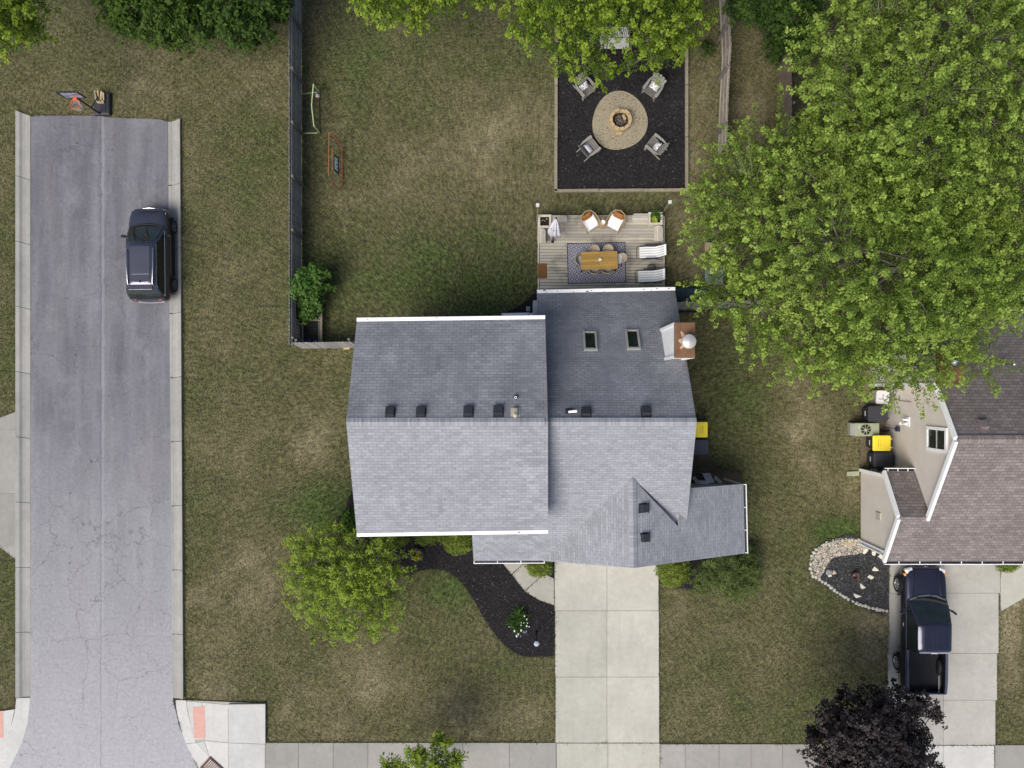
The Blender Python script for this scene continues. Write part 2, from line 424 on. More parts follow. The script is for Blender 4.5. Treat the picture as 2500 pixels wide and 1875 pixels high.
# ------------------------------------------------------------------ lawn colour: where the grass is lush and where it is burnt dry
PATCH = [  # V px, V py, rx, ry, amount
    (940, 600, 210, 110, .40), (1060, 640, 120, 60, .2), (700, 1095, 80, 52, .60), (985, 1265, 75, 45, .5), (1825, 1140, 60, 30, .75), (1790, 1160, 40, 25, .5),
    (1600, 820, 90, 260, .2), (1750, 800, 60, 200, -.2), (1560, 1050, 60, 130, .18), (500, 190, 160, 90, .12), (560, 360, 90, 90, .10), (800, 120, 140, 120, .18),
    (640, 940, 90, 70, -.2), (700, 985, 60, 50, -.15), (560, 1000, 90, 60, -.12), (470, 1330, 120, 160, -.22), (760, 1480, 170, 85, -.22), (700, 1560, 90, 60, -.12),
    (1040, 270, 110, 90, -.22), (900, 360, 160, 90, -.12), (560, 190, 60, 60, -.2), (300, 190, 160, 50, -.20), (1895, 1370, 40, 60, -.7), (2185, 1370, 30, 120, -.75),
    (2190, 1520, 40, 60, .1), (1750, 1000, 60, 130, -.14), (1620, 190, 60, 160, -.36), (1500, 250, 45, 150, -.32), (1505, 560, 60, 100, -.34), (1720, 930, 50, 70, -.1),
    (20, 800, 40, 120, .2), (20, 1300, 40, 100, .05), (980, 1420, 120, 80, -.08), (1080, 1560, 120, 60, -.18), (1500, 1430, 80, 160, -.04), (1700, 1480, 120, 120, .10),
    (820, 430, 120, 60, -.10), (690, 420, 40, 200, .14), (450, 800, 70, 200, -.06), (430, 1530, 60, 60, -.2), (1330, 445, 180, 22, .08), (1470, 640, 20, 40, .2),
    (640, 1190, 90, 60, -.1), (1880, 1000, 30, 140, -.35), (1250, 300, 200, 200, -.05), (1110, 80, 160, 90, .12), (670, 60, 40, 120, -.25)]
def lushness(x, y):
    L = np.full(x.shape, .44)
    for px, py, rx, ry, a in PATCH:
        c = PV(px, py); sx, sy = rx * VK * S, ry * VK * S
        L += a * np.exp(-(((x - c.x) / sx) ** 2 + ((y - c.y) / sy) ** 2) * .9)
    L = .45 + (L - .45) * .8
    L += .26 * (vnoise(x, y, 2.6, 1) - .5) + .26 * (vnoise(x, y, .9, 2) - .5) + .16 * (vnoise(x, y, .42, 5) - .5)
    return np.clip(L, 0, 1)

def lawnmat(name, blades):
    t = NT(name); L = t.attr("lush")
    n1 = t.noise(1.6, 6, .62); n2 = t.noise(5.2, 5, .7); n3 = t.noise(10.5, 4, .75); n4 = t.noise(24, 2, .6)
    f = t.math('ADD', L, t.math('MULTIPLY', t.math('SUBTRACT', n1, .5), .42))
    f = t.math('ADD', f, t.math('MULTIPLY', t.math('SUBTRACT', n2, .5), .46))
    f = t.math('ADD', f, t.math('MULTIPLY', t.math('SUBTRACT', n3, .5), .40))
    if blades: f = t.math('ADD', f, t.math('MULTIPLY', t.math('SUBTRACT', t.n("NewGeometry").outputs["Random Per Island"], .5), .45))
    col = t.ramp(f, [(0.02, (.255, .222, .132)), (.24, (.158, .143, .076)), (.46, (.117, .114, .054)), (.70, (.094, .108, .042)), (1, (.075, .113, .032))])
    col = t.mix(1, col, t.ramp(n2, [(.34, (.50,) * 3), (.66, (1.38,) * 3)]), 'MULTIPLY')
    col = t.mix(1, col, t.ramp(n3, [(.34, (.42,) * 3), (.66, (1.5,) * 3)]), 'MULTIPLY')
    if not blades:
        col = t.mix(t.rs(n4, .66, .72), col, (.22, .19, .12))
        t.bump(t.math('ADD', n3, n4), .8, .05)
    return t.fin(col, .9, .1)

# ------------------------------------------------------------------ ground sheet
def axis(a, b, st, far): return np.concatenate([[-far, -far / 3, a - 25, a - 8], np.arange(a, b + st / 2, st), [b + 8, b + 25, far / 3, far]])
gx, gy = axis(-30, 30, .22, 600), axis(-24, 24, .22, 600)
XX, YY = np.meshgrid(gx, gy, indexing='ij'); nx, ny = XX.shape
ZZ = 0.035 * (vnoise(XX, YY, 1.7, 9) - .6) + .02 * (vnoise(XX, YY, .45, 10) - .5) - .02
Vg = np.stack([XX.ravel(), YY.ravel(), ZZ.ravel()], 1)
ii, jj = np.meshgrid(np.arange(nx - 1), np.arange(ny - 1), indexing='ij'); a0 = (ii * ny + jj).ravel()
Fg = np.stack([a0, a0 + ny, a0 + ny + 1, a0 + 1], 1)
ground = struct(npmesh("ground", Vg, Fg, lawnmat("lawn", False), attrs={"lush": lushness(XX.ravel(), YY.ravel())}, smooth=True))

EXCL = []                                         # outlines with no grass
def sheet(name, poly, z, mat, z0=-.05, cut=True):
    if cut: EXCL.append([(p[0], p[1]) for p in poly])
    return struct(MB().prism(poly, z0, z).build(name, mat))

# ------------------------------------------------------------------ road
t = NT("asphalt"); x, y, _ = t.xyz()
wob = t.noise(1.2, 4, .6); fine = t.noise(70, 3, .6); mid = t.noise(7, 5, .65); big = t.noise(.35, 5, .6); trk = t.noise(.9, 5, .6, t.co(scale=(1.8, .16, 1)))
col = t.ramp(big, [(.3, (.112, .113, .130)), (.7, (.160, .160, .178))])
col = t.mix(t.math('MULTIPLY', t.rs(trk, .42, .70), .75), col, (.225, .223, .243))
col = t.mix(t.math('MULTIPLY', t.rs(t.noise(.5, 5, .6, t.co(scale=(1.3, .35, 1))), .5, .68), .4), col, (.17, .155, .165))
col = t.mix(t.math('MULTIPLY', t.rs(t.noise(.8, 6, .7), .52, .72), .45), col, (.27, .268, .285))
fy = t.math('MULTIPLY', t.math('SUBTRACT', 1.0, y), .05, clamp=True)                # paler, more worn towards the corner
col = t.mix(t.math('MULTIPLY', fy, .85), col, (.44, .43, .448))
col = t.mix(1, col, t.ramp(mid, [(.3, (.87,) * 3), (.7, (1.12,) * 3)]), 'MULTIPLY')
col = t.mix(1, col, t.ramp(fine, [(.3, (.75,) * 3), (.7, (1.25,) * 3)]), 'MULTIPLY')
x0 = PV(218, 800).x
dx = t.math('ADD', t.math('SUBTRACT', x, x0), t.math('MULTIPLY', t.math('SUBTRACT', wob, .5), .16))
seam = t.math('LESS_THAN', t.math('ABSOLUTE', dx), .018)
pale = t.math('LESS_THAN', t.math('ABSOLUTE', t.math('SUBTRACT', dx, .10)), .07)
col = t.mix(t.math('MULTIPLY', pale, .30), col, (.36, .36, .39))
col = t.mix(t.math('MULTIPLY', seam, .32), col, (.04, .04, .045))
wv_ = t.n("Mapping"); t.link(t.co(), wv_.inputs[0])
wd = t.n("VectorMath", operation='ADD'); t.link(t.co(), wd.inputs[0])
nsc = t.n("VectorMath", operation='SCALE'); t.link(t.noise(2.2, 4, .6, out=1), nsc.inputs[0]); nsc.inputs["Scale"].default_value = .55; t.link(nsc.outputs[0], wd.inputs[1])
cr = t.vor(1.5, 'DISTANCE_TO_EDGE', wd.outputs[0]); cr2 = t.vor(.42, 'DISTANCE_TO_EDGE', wd.outputs[0])
low = t.math('MULTIPLY', t.rs(t.math('ADD', t.math('MULTIPLY', t.math('SUBTRACT', -9.6, y), .45), t.math('SUBTRACT', wob, .5)), 0, .8), t.rs(t.noise(.45, 3, .5), .38, .55))
col = t.mix(t.math('MULTIPLY', t.math('LESS_THAN', cr, .011), t.math('MULTIPLY', low, .32)), col, (.08, .08, .085))
col = t.mix(t.math('MULTIPLY', t.math('LESS_THAN', cr2, .004), t.math('MULTIPLY', t.rs(t.noise(.2, 2, .5), .40, .5), .5)), col, (.06, .06, .065))
col = t.mix(t.math('MULTIPLY', t.math('GREATER_THAN', t.noise(3.1, 2, .5), .755), .6), col, (.05, .05, .055))
t.bump(fine, .5, .01); M['asphalt'] = t.fin(col, .9, .2)
road_poly = [PV(67, 252), PV(80, 250), PV(210, 250), PV(240, 254), PV(345, 258), PV(362, 263), PV(372, 1000), PV(374, 1512), PV(388, 1570), PV(405, 1612), PV(428, 1659), PV(470, 1720), PV(560, 1790), PV(3600, 1790), PV(3600, 2250),
             PV(-1800, 2250), PV(-1800, 1790), PV(-130, 1790), PV(0, 1690), PV(26, 1650), PV(48, 1600), PV(60, 1560), PV(66, 1505)]
sheet("road", road_poly, .012, M['asphalt'])

# ------------------------------------------------------------------ kerbs: rolled profile swept between an inner (road) and an outer (lawn) line
def sweep_kerb(mb, inner, outer, m=0, prof=((0, .016), (.35, .022), (.55, .05), (.72, .12), (1, .13)), gap=.012):
    rings = []
    for a, b in zip(inner, outer):
        a, b = Vector(a), Vector(b)
        ring = [a.lerp(b, q) + Vector((0, 0, z)) for q, z in prof]
        ring += [Vector((b.x, b.y, -.06)), Vector((a.x, a.y, -.06))]; rings.append(ring)
    mb.loft(rings, m, smooth=False)
def straight_kerb(mb, i0, i1, o0, o1, n, m=0):
    for k in range(n):
        a, b = k / n + .0004, (k + 1) / n - .0004
        sweep_kerb(mb, [Vector(i0).lerp(i1, a), Vector(i0).lerp(i1, b)], [Vector(o0).lerp(o1, a), Vector(o0).lerp(o1, b)], m)
k1 = MB(); straight_kerb(k1, PV(371, 262), PV(377, 1508), PV(391, 258), PV(398, 1508), 9); struct(k1.build("kerb", M['curbcon']))
gut = MB()
for k in range(9):
    a, b = PV(363, 262).lerp(PV(373.5, 1508), k / 9 + .001), PV(363, 262).lerp(PV(373.5, 1508), (k + 1) / 9 - .001)
    c, d = PV(370.6, 262).lerp(PV(376.8, 1508), k / 9 + .001), PV(370.6, 262).lerp(PV(376.8, 1508), (k + 1) / 9 - .001)
    gut.prism([a, b, d, c], -.03, .0165)
struct(gut.build("gutter_strip", M['curbcon']))
k2 = MB(); straight_kerb(k2, PV(66, 250), PV(66, 1505), PV(37, 240), PV(37, 1505), 9); struct(k2.build("kerb", M['curbcon']))
for q in (((66.5, 250), (66, 1505), (36, 235)), ): pass
EXCL.append([PV(34, 238), PV(68, 250), PV(68, 1508), PV(35, 1508)]); EXCL.append([PV(360, 258), PV(393, 254), PV(400, 1512), PV(372, 1512)])
k3 = MB()
inn = [PV(379, 1512), PV(383, 1540), PV(392, 1578), PV(402, 1606), PV(416, 1634), PV(430, 1659), PV(470, 1720), PV(560, 1788)]
out = [PV(402.5, 1512), PV(407, 1540), PV(418, 1585), PV(424, 1603), PV(450, 1632), PV(474, 1656), PV(515, 1700), PV(600, 1765)]
flat = ((0, .02), (.5, .03), (1, .055))
sweep_kerb(k3, inn[:4], out[:4], prof=flat); sweep_kerb(k3, [inn[3].lerp(inn[4], .03)] + inn[4:], [out[3].lerp(out[4], .03)] + out[4:], prof=flat); struct(k3.build("kerb", M['newcon']))
EXCL.append(inn + out[::-1])
k4 = MB()
inn2 = [PV(66, 1507), PV(61, 1560), PV(48, 1605), PV(24, 1654), PV(0, 1690), PV(-130, 1788)]
out2 = [PV(37, 1507), PV(33, 1540), PV(22, 1580), PV(-4, 1622), PV(-40, 1660), PV(-160, 1760)]
sweep_kerb(k4, inn2, out2, prof=flat); struct(k4.build("kerb", M['newcon'])); EXCL.append(inn2 + out2[::-1])

# ------------------------------------------------------------------ concrete flags
def flags(name, polys, z, mat, gapmat=None, shrink=.008):
    mb = MB()
    for poly in polys:
        EXCL.append([(p[0], p[1]) for p in poly])
        c = Vector((sum(p[0] for p in poly) / len(poly), sum(p[1] for p in poly) / len(poly), 0))
        q = []
        for p in poly:
            d = Vector((p[0], p[1], 0)) - c; L = d.length; q.append(c + d * ((L - shrink * 1.3) / L))
        mb.prism(q, -.05, z)
    return struct(mb.build(name, mat))
def quad(x0, y0, x1, y1): return [PV(x0, y0), PV(x1, y0), PV(x1, y1), PV(x0, y1)]
# main driveway
dl, dm, dr = (1197, 1200, 1201), (1310.5, 1311.5, 1312.5), (1423, 1424, 1425)
rows = [1195, 1319, 1462, 1604]
dp = []
for k in range(3):
    y0, y1 = rows[k], rows[k + 1]
    for xa, xb in ((1198 + k, 1311), (1311, 1422.5 + k * .7)): dp.append(quad(xa, y0, xb, y1))
flags("driveway", dp, .035, M['concrete'])
sp = [quad(1202, 1605, 1313, 1700), quad(1313, 1605, 1425, 1700), quad(1202, 1700, 1425, 1787)]
flags("driveway_apron", sp, .034, M['newcon'] if False else M['concrete'])
# sidewalk
xs = [574, 645, 720, 795, 902, 1000, 1100, 1201.5]; swp = [quad(a, 1604, b, 1672) for a, b in zip(xs, xs[1:])]
xs = [1425.5, 1480, 1553, 1622, 1690, 1760, 1840, 1930]; swp += [quad(a, 1607, b, 1674) for a, b in zip(xs, xs[1:])]
xs = [2148, 2230, 2310, 2400]; swp += [quad(a, 1609, b, 1676) for a, b in zip(xs, xs[1:])]
flags("sidewalk", swp, .03, M['concrete2'])
# neighbour's driveway
np_ = []
rws = [1190, 1281, 1411, 1512, 1609]
for k in range(4):
    l0 = (1921, 1920, 1917, 1914)[k]
    for a, b in ((l0, 2037), (2037, 2160 - k * 3.5)): np_.append(quad(a, rws[k], b, rws[k + 1]))
flags("driveway", np_, .035, M['concrete3'])
flags("driveway_apron", [quad(1930, 1610, 2037, 1690), quad(2037, 1610, 2147, 1690), quad(1930, 1690, 2147, 1787)], .034, M['newcon'])
flags("path", [[PV(2160.5, 1190), PV(2290, 1190), PV(2290, 1246), PV(2160.5, 1321)]], .034, M['concrete'])
# front walk
flags("path", shrink=.003, polys=[[PV(1075, 1180), PV(1125, 1180), PV(1118, 1212), PV(1137, 1212), PV(1105, 1240), PV(1083, 1213)],
               [PV(1138, 1212), PV(1160, 1200), PV(1175, 1240), PV(1157, 1253), PV(1145, 1287), PV(1122, 1264), PV(1106, 1240)] if False else [PV(1138, 1212), PV(1160, 1195), PV(1178, 1235), PV(1161, 1251), PV(1133, 1276), PV(1106, 1241)],
               [PV(1162, 1251), PV(1178, 1240), PV(1197, 1250), PV(1197, 1307), PV(1165, 1296), PV(1134, 1277)]], z=.033, mat=M['walkcon'])
# left driveway mouth
ld = [[PV(-300, 1040), PV(0, 915), PV(36, 891), PV(36, 928), PV(-300, 928)], quad(-300, 928, 36, 1066), quad(-300, 1066, 36, 1180), [PV(-300, 1180), PV(36, 1180), PV(36, 1204), PV(0, 1178), PV(-300, 1050)]]
ld[3] = [PV(-300, 1180), PV(36, 1180), PV(36, 1208), PV(0, 1181)]
ld[0] = [PV(-300, 928), PV(36, 928), PV(36, 889), PV(0, 903)]
flags("driveway", ld, .035, M['concrete2'])
# corner ramp pads
pads = [[PV(403, 1513), PV(437, 1516.5), PV(441, 1596), PV(420, 1598), PV(409, 1545)], [PV(438, 1516.5), PV(494, 1522), PV(494, 1603), PV(443, 1598)], [PV(494.6, 1522), PV(573, 1520.5), PV(573, 1606), PV(494.6, 1603)],
        [PV(443, 1599), PV(494, 1604), PV(494, 1700), PV(470, 1680), PV(455, 1640)], [PV(494.6, 1604), PV(573, 1607), PV(573, 1700), PV(494.6, 1700)], [PV(424, 1604), PV(442, 1600), PV(454, 1638), PV(445, 1630)]]
sheet("pavement", [PV(403, 1512), PV(574, 1519), PV(574, 1702), PV(516, 1702), PV(474, 1657), PV(450, 1633), PV(424, 1604), PV(418, 1586), PV(407, 1541)], .040, M['walkcon'])
flags("pavement", pads, .05, M['newcon'])
rim_ = MB(); rim_.prism([PV(495, 1519.5), PV(575, 1518.5), PV(575, 1526), PV(495, 1527)], -.05, .14); rim_.prism([PV(568, 1526.2), PV(575, 1526.2), PV(575, 1603), PV(568, 1603)], -.05, .14)
struct(rim_.build("kerb", M['newcon']))
flags("pavement", [[PV(-60, 1545), PV(33, 1531), PV(24, 1575), PV(10, 1604), PV(-60, 1690)]], .05, M['newcon'])
def tactile(name, poly4, label):
    a, b, c, d = [Vector(p) for p in poly4]; mb = MB(); mb.prism(poly4, .045, .056)
    for i in range(10):
        for j in range(24):
            u, v = (i + .5) / 10, (j + .5) / 24; p = a.lerp(b, u).lerp(d.lerp(c, u), v); mb.lathe((p.x, p.y, .055), [(.016, 0), (.012, .006), (.0001, .007)], 6)
    return tag(mb.build(name, M['tactile'], loc=(0, 0, 0)), label, "tactile paving")
tactile("tactile_paving", [PV(417.5, 1526), PV(443, 1525), PV(445, 1593), PV(420.5, 1594)], "pinkish red bumpy warning panel on the white corner ramp right of the road")
tactile("tactile_paving", [PV(-18, 1537), PV(8, 1534), PV(9, 1592), PV(-16, 1596)], "pinkish red bumpy warning panel cut by the photo's left edge")
# storm drain
g = PV(458, 1660, .06); dr_ = MB(); ang = R(-42)
mm = Matrix.Rotation(ang, 3, 'Z')
for k in (-1, 1):
    dr_.box(g + mm @ Vector((0, k * .33, .02)), (.9, .06, .05), M=mm); dr_.box(g + mm @ Vector((k * .42, 0, .02)), (.06, .6, .05), M=mm)
for k in range(9): dr_.box(g + mm @ Vector((-.36 + k * .09, 0, .015)), (.035, .62, .04), M=mm)
tag(dr_.build("drain_grate", M['rustred'], loc=(g.x, g.y, 0)), "rusty brown slotted storm drain grate in the white kerb corner", "drain grate")

# ------------------------------------------------------------------ planting beds
def smoothpoly(pts, n=5):
    out = []; N = len(pts)
    for i in range(N):
        p0, p1, p2, p3 = [Vector(pts[(i + k) % N]) for k in (-1, 0, 1, 2)]
        for k in range(n):
            q = k / n
            out.append(.5 * ((2 * p1) + (p2 - p0) * q + (2 * p0 - 5 * p1 + 4 * p2 - p3) * q * q + (3 * p1 - p0 - 3 * p2 + p3) * q ** 3))
    return out
bed = [PV(760, 1060), PV(745, 1103), PV(728, 1125), PV(730, 1150), PV(760, 1180), PV(820, 1225), PV(864, 1244), PV(895, 1236), PV(930, 1229), PV(962, 1233), PV(990, 1252), PV(1020, 1290), PV(1045, 1335), PV(1068, 1368), PV(1095, 1397), PV(1120, 1413), PV(1150, 1419), PV(1197.5, 1417),
       PV(1197, 1308), PV(1165, 1297), PV(1134, 1278), PV(1105, 1241), PV(1082, 1213), PV(1075, 1180), PV(1130, 1150), PV(1100, 1000), PV(900, 1000)]
bed2 = smoothpoly(bed, 4)[4:16 * 4] + bed[16:] + bed[:1]
BEDS, GRAV = [], []
_sh = sheet
def sheet(name, poly, z, mat, z0=-.05, cut=True):
    if name in ("mulch_bed", "fire_pit_bed"): BEDS.append(poly)
    if name == "gravel_bed": GRAV.append(poly)
    return _sh(name, poly, z, mat, z0, cut)
sheet("mulch_bed", bed2, .03, M['mulch'])
sheet("mulch_bed", [PV(1163, 1206), PV(1197, 1206), PV(1197, 1250), PV(1178, 1240)], .028, M['mulch'])
sheet("mulch_bed", [PV(1422, 1180), PV(1560, 1180), PV(1560, 1235), PV(1535, 1270), PV(1500, 1274), PV(1470, 1270), PV(1424, 1262)], .028, M['mulch'])
sheet("mulch_bed", [PV(1000, 700), PV(1083, 679), PV(1105, 670), PV(1135, 652), PV(1150, 636), PV(1160, 628), PV(1240, 628), PV(1240, 720), PV(1000, 720)], .028, M['mulch'])
sheet("fire_pit_bed", [PV(1203, -30), PV(1480, -30), PV(1480.5, 410), PV(1203, 411)], .03, M['mulch'])
sheet("gravel_bed", smoothpoly([PV(1858, 1165), PV(1800, 1165), PV(1765, 1183), PV(1751, 1215), PV(1755, 1240), PV(1790, 1272), PV(1850, 1307), PV(1919, 1319)], 4)[:28] + [PV(1919, 1319), PV(1919, 1150)], .03, M['gravel'])
sheet("soil", [PV(1865, 800), PV(1920, 800), PV(1920, 1050), PV(1862, 1050), PV(1857, 960)], .008, mulch('dry_dirt', (.22, .18, .115), (.34, .29, .2)))
sheet("soil", [PV(1500, 960), PV(1532, 965), PV(1545, 1010), PV(1600, 1020), PV(1600, 1045), PV(1480, 1060)], .008, mulch('bare_dirt', (.11, .09, .065), (.2, .17, .12)))
# fire pit pad (irregular round slab of fine gravel)
c0 = PV(1338, 262); padp = []
for k in range(48):
    a = 2 * math.pi * k / 48; rr = 1.32 * (1 + .035 * math.cos(3 * a + .9) + .02 * math.sin(2 * a)); padp.append((c0.x + rr * math.cos(a) * .995, c0.y + rr * math.sin(a) * 1.06))
sheet("gravel_pad", padp, .055, M['tan_pad'])
# ------------------------------------------------------------------ roofs
def roof_face(mb, pts, u=(1, 0, 0), m=0, th=.14, edge=None, ev=None):
    """solid roof panel; UV in metres (u along the eave, v up the slope)"""
    pts = [Vector(p) for p in pts]
    n = Vector((0, 0, 0))
    for i in range(len(pts)): n += (pts[i] - pts[0]).cross(pts[(i + 1) % len(pts)] - pts[0])
    n.normalize()
    if n.z < 0: pts = pts[::-1]; n = -n
    u = Vector(u); u = (u - n * u.dot(n)).normalized(); v = n.cross(u)
    N = len(pts); o = pts[0]
    mb.add(pts, [list(range(N))], m, False, [[(p.dot(u), p.dot(v)) for p in pts]])
    low = [p - Vector((0, 0, th)) for p in pts]; e = m if edge is None else edge
    mb.add(pts + low, [(i, N + i, N + (i + 1) % N, (i + 1) % N) for i in range(N)], e)
    mb.add(low, [list(range(N - 1, -1, -1))], e)
def hip_caps(mb, a, b, m=0, w=.16, step=.15):
    """ridge cap shingles lying over both slopes"""
    a, b = Vector(a), Vector(b); n = int((b - a).length / step); d = (b - a).normalized(); s_ = d.cross(Vector((0, 0, 1))).normalized()
    for k in range(n):
        p, q = a + d * step * k, a + d * step * (k + 1.12); h = .03 + .006 * (k % 2)
        for sg in (1, -1):
            vs = [p + Vector((0, 0, h)), q + Vector((0, 0, h + .012)), q + s_ * sg * w + Vector((0, 0, h - w * .55 + .012)), p + s_ * sg * w + Vector((0, 0, h - w * .55))]
            if sg < 0: vs = vs[::-1]
            mb.add(vs, [(3, 2, 1, 0)], m, False, [[(k * .33 + 7.1, 0.02), (k * .33 + 7.3, .02), (k * .33 + 7.3, .11), (k * .33 + 7.1, .11)]])

house = thing("house", "large two part house with grey shingle roofs, white chimney and black roof vents", "house", (0, -1.5, 0))
HZ = dict(parent=house, world=True)
ZR1, ZE1 = 7.6, 5.7
A, B = P(845, 1030, ZR1), P(1338, 1030, ZR1)
eb0, eb1 = P(871, 785, ZE1), P(1331, 779, ZE1); ef0, ef1 = P(871, 1302, ZE1), P(1338, 1294, ZE1)
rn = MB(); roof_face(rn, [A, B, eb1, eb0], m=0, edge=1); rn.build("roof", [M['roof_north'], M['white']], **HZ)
rs_ = MB(); roof_face(rs_, [A, B, ef1, ef0], m=0, edge=1); hip_caps(rs_, A, B); rs_.build("roof", [M['roof'], M['white']], **HZ)
# wing
ZR2, ZE2 = 7.1, 2.6
yr = P(1400, 1030, ZR2).y
yb = P(1400, 709.5, ZE2).y; SB = (ZR2 - ZE2) / (yb - yr)
yf = P(1250, 1369, 2.75).y; SF = (ZR2 - 2.75) / (yr - yf)
PLB, PLF = (ZR2, 0, yr, 0, -SB), (ZR2, 0, yr, 0, SF)
def zF(y): return ZR2 - SF * (yr - y)
wr = PP(1701, 1031, PLF); xl = .15
wb = MB()
roof_face(wb, [Vector((xl, yr, ZR2)), Vector((wr.x, yr, ZR2)), PP(1648, 709, PLB), PP(1311, 716, PLB), Vector((PP(1311, 716, PLB).x, 2.7, ZR2 - SB * (2.7 - yr))), Vector((xl, 2.7, ZR2 - SB * (2.7 - yr)))], m=0, edge=1)
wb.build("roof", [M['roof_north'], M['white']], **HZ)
gr0 = PP(1544, 1167, PLF); gv_r = PP(1675, 1292, PLF); gv_l = PP(1322, 1365, PLF); pe_l = PP(1156, 1369, PLF)
wf = MB()
xp = pe_l.x
roof_face(wf, [Vector((xl, yr, ZR2)), Vector((wr.x, yr, ZR2)), gv_r, gr0, gv_l, Vector((gv_l.x - .02, yf, zF(yf))), pe_l, Vector((xp, -5.6, zF(-5.6))), Vector((xl, -5.6, zF(-5.6)))], m=0, edge=1)
hip_caps(wf, (xl + .6, yr, ZR2), (wr.x, yr, ZR2)); wf.build("roof", [M['roof'], M['white']], **HZ)
# garage gable
GZ = gr0.z
g1 = P(1547, 1387, GZ); ge1 = P(1819, 1351, 2.66); ge0 = P(1815, 1182, 2.66); gl1 = P(1322, 1369, gv_l.z - .03)
gs = MB()
roof_face(gs, [gr0 + Vector((0, 0, .012)), g1, gl1, gv_l + Vector((0, 0, .012))], u=(0, 1, 0), edge=1)
gs.build("roof", [M['roof'], M['white']], **HZ)
gback = P(1686, 1188, 4.0)
sR = (GZ - 2.66) / (ge1.x - g1.x); xb_ = 6.3; zb_ = GZ - sR * (xb_ - gr0.x)
gs = MB()
roof_face(gs, [gr0 + Vector((0, 0, .012)), Vector((xb_, gv_r.y + .2, GZ - sR * (xb_ - gr0.x))), Vector((xb_, ge0.y, zb_)), ge0, ge1, g1], u=(0, 1, 0), edge=1)
hip_caps(gs, gr0 + Vector((0, 0, .01)), g1); gs.build("roof", [M['roof'], M['white']], **HZ)
# small roof bump at the back between the two parts
bz = 2.75; b0, b1 = P(1224, 772, bz), P(1313, 770, bz)
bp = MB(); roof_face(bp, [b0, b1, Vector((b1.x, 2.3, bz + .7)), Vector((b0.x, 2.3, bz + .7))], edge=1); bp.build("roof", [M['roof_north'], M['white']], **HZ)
# walls
def gable_walls(mb, x0, x1, y0, y1, yr_, zr_, z0_, z1_, m=0):
    prof = [(y0, 0), (y1, 0), (y1, z1_), (yr_, zr_), (y0, z0_)]
    vs = [(x0, y, z) for y, z in prof] + [(x1, y, z) for y, z in prof]
    mb.add(vs, [(4, 3, 2, 1, 0), (5, 6, 7, 8, 9)] + [(i, (i + 1) % 5, 5 + (i + 1) % 5, 5 + i) for i in range(5)], m)
wl = MB()
gable_walls(wl, A.x + .35, B.x - .2, ef0.y + .4, eb0.y - .4, A.y, ZR1 - .2, ZE1 - .05, ZE1 - .05)
gable_walls(wl, .2, wr.x - .28, yf + 1.6, yb - .45, yr, ZR2 - .25, zF(yf + 1.6) - .3, ZE2 + .15)
wl.prism([(xp + .4, -6.0), (.6, -6.0), (.6, yf + 1.2), (xp + .4, yf + 1.2)], 0, 2.55)
gx0, gx1 = gl1.x + .3, ge1.x - .35; gy0, gy1 = g1.y + .35, ge0.y - .25
gw = [(gx0, 0), (gx1, 0), (gx1, 2.66 + sR * .3 - .22), (g1.x, GZ - .3), (gx0, gv_l.z + .05)]
wl.add([(x, gy0, z) for x, z in gw] + [(x, gy1, z) for x, z in gw], [(0, 1, 2, 3, 4), (9, 8, 7, 6, 5)] + [(i, 5 + i, 5 + (i + 1) % 5, (i + 1) % 5) for i in range(5)])
wl.prism([(b0.x + .3, 2.0), (b1.x, 2.0), (b1.x, b1.y - .4), (b0.x + .3, b0.y - .4)], 0, bz - .1)
wl.build("wall", M['siding'], **HZ)
# garage door in the front gable
gd = MB(); gd.box((3.7, gy0 - .02, 1.1), (4.6, .06, 2.15)); gd.build("garage_door", M['white'], **HZ)
# gutters
def gutter(a, b, wdt=.13, trough=True, nm="gutter", mats=None):
    a, b = Vector(a), Vector(b); d = (b - a).normalized(); s_ = Vector((d.y, -d.x, 0)) * -1
    mb = MB()
    mb.beam(a + s_ * wdt * .93 - Vector((0, 0, .05)), b + s_ * wdt * .93 - Vector((0, 0, .05)), wdt * .22 if trough else wdt, .11)
    if trough:
        mb.beam(a + s_ * wdt * .5 - Vector((0, 0, .085)), b + s_ * wdt * .5 - Vector((0, 0, .085)), wdt * .9, .012, 1)
        n = max(2, int((b - a).length / .85))
        for k in range(n + 1):
            p = a.lerp(b, (k + .02) / (n + .04)); mb.beam(p + s_ * .01 - Vector((0, 0, .012)), p + s_ * wdt - Vector((0, 0, .012)), .03, .012)
    return mb.build(nm, mats or [M['white'], M['black_metal']], **HZ)
def G(p, dz=0): return p + Vector((0, 0, dz))
def fascia_gutter(a, b, parent_kw, wdt=.15, dirty=False):
    a, b = Vector(a), Vector(b); d = (b - a).normalized(); s_ = Vector((-d.y, d.x, 0)); mb = MB()
    mb.beam(a + s_ * wdt * .5 - Vector((0, 0, .05)), b + s_ * wdt * .5 - Vector((0, 0, .05)), wdt, .12)
    for k in range(int((b - a).length * 2.2)):
        q = a.lerp(b, random.random()) + s_ * random.uniform(.02, wdt - .02) + Vector((0, 0, .012))
        if dirty or random.random() < .15: mb.box(q, (random.uniform(.03, .13), random.uniform(.015, .04), .012), rz=random.uniform(-.3, .3), m=1)
    return mb.build("gutter", [M['white'], M['soil']], **parent_kw)
fascia_gutter(eb0, eb1, HZ)                                            # left block, back
fascia_gutter(ef1, ef0, HZ, .14)                                       # left block, front
fascia_gutter(PP(1311, 716, PLB), PP(1648.5, 709, PLB), HZ, .15, True)  # wing, back
fascia_gutter(b0, b1, HZ, .13, True)
gutter(PP(1330, 1368, PLF), pe_l)                                      # porch
gutter(ge0, ge1)                                                       # garage side
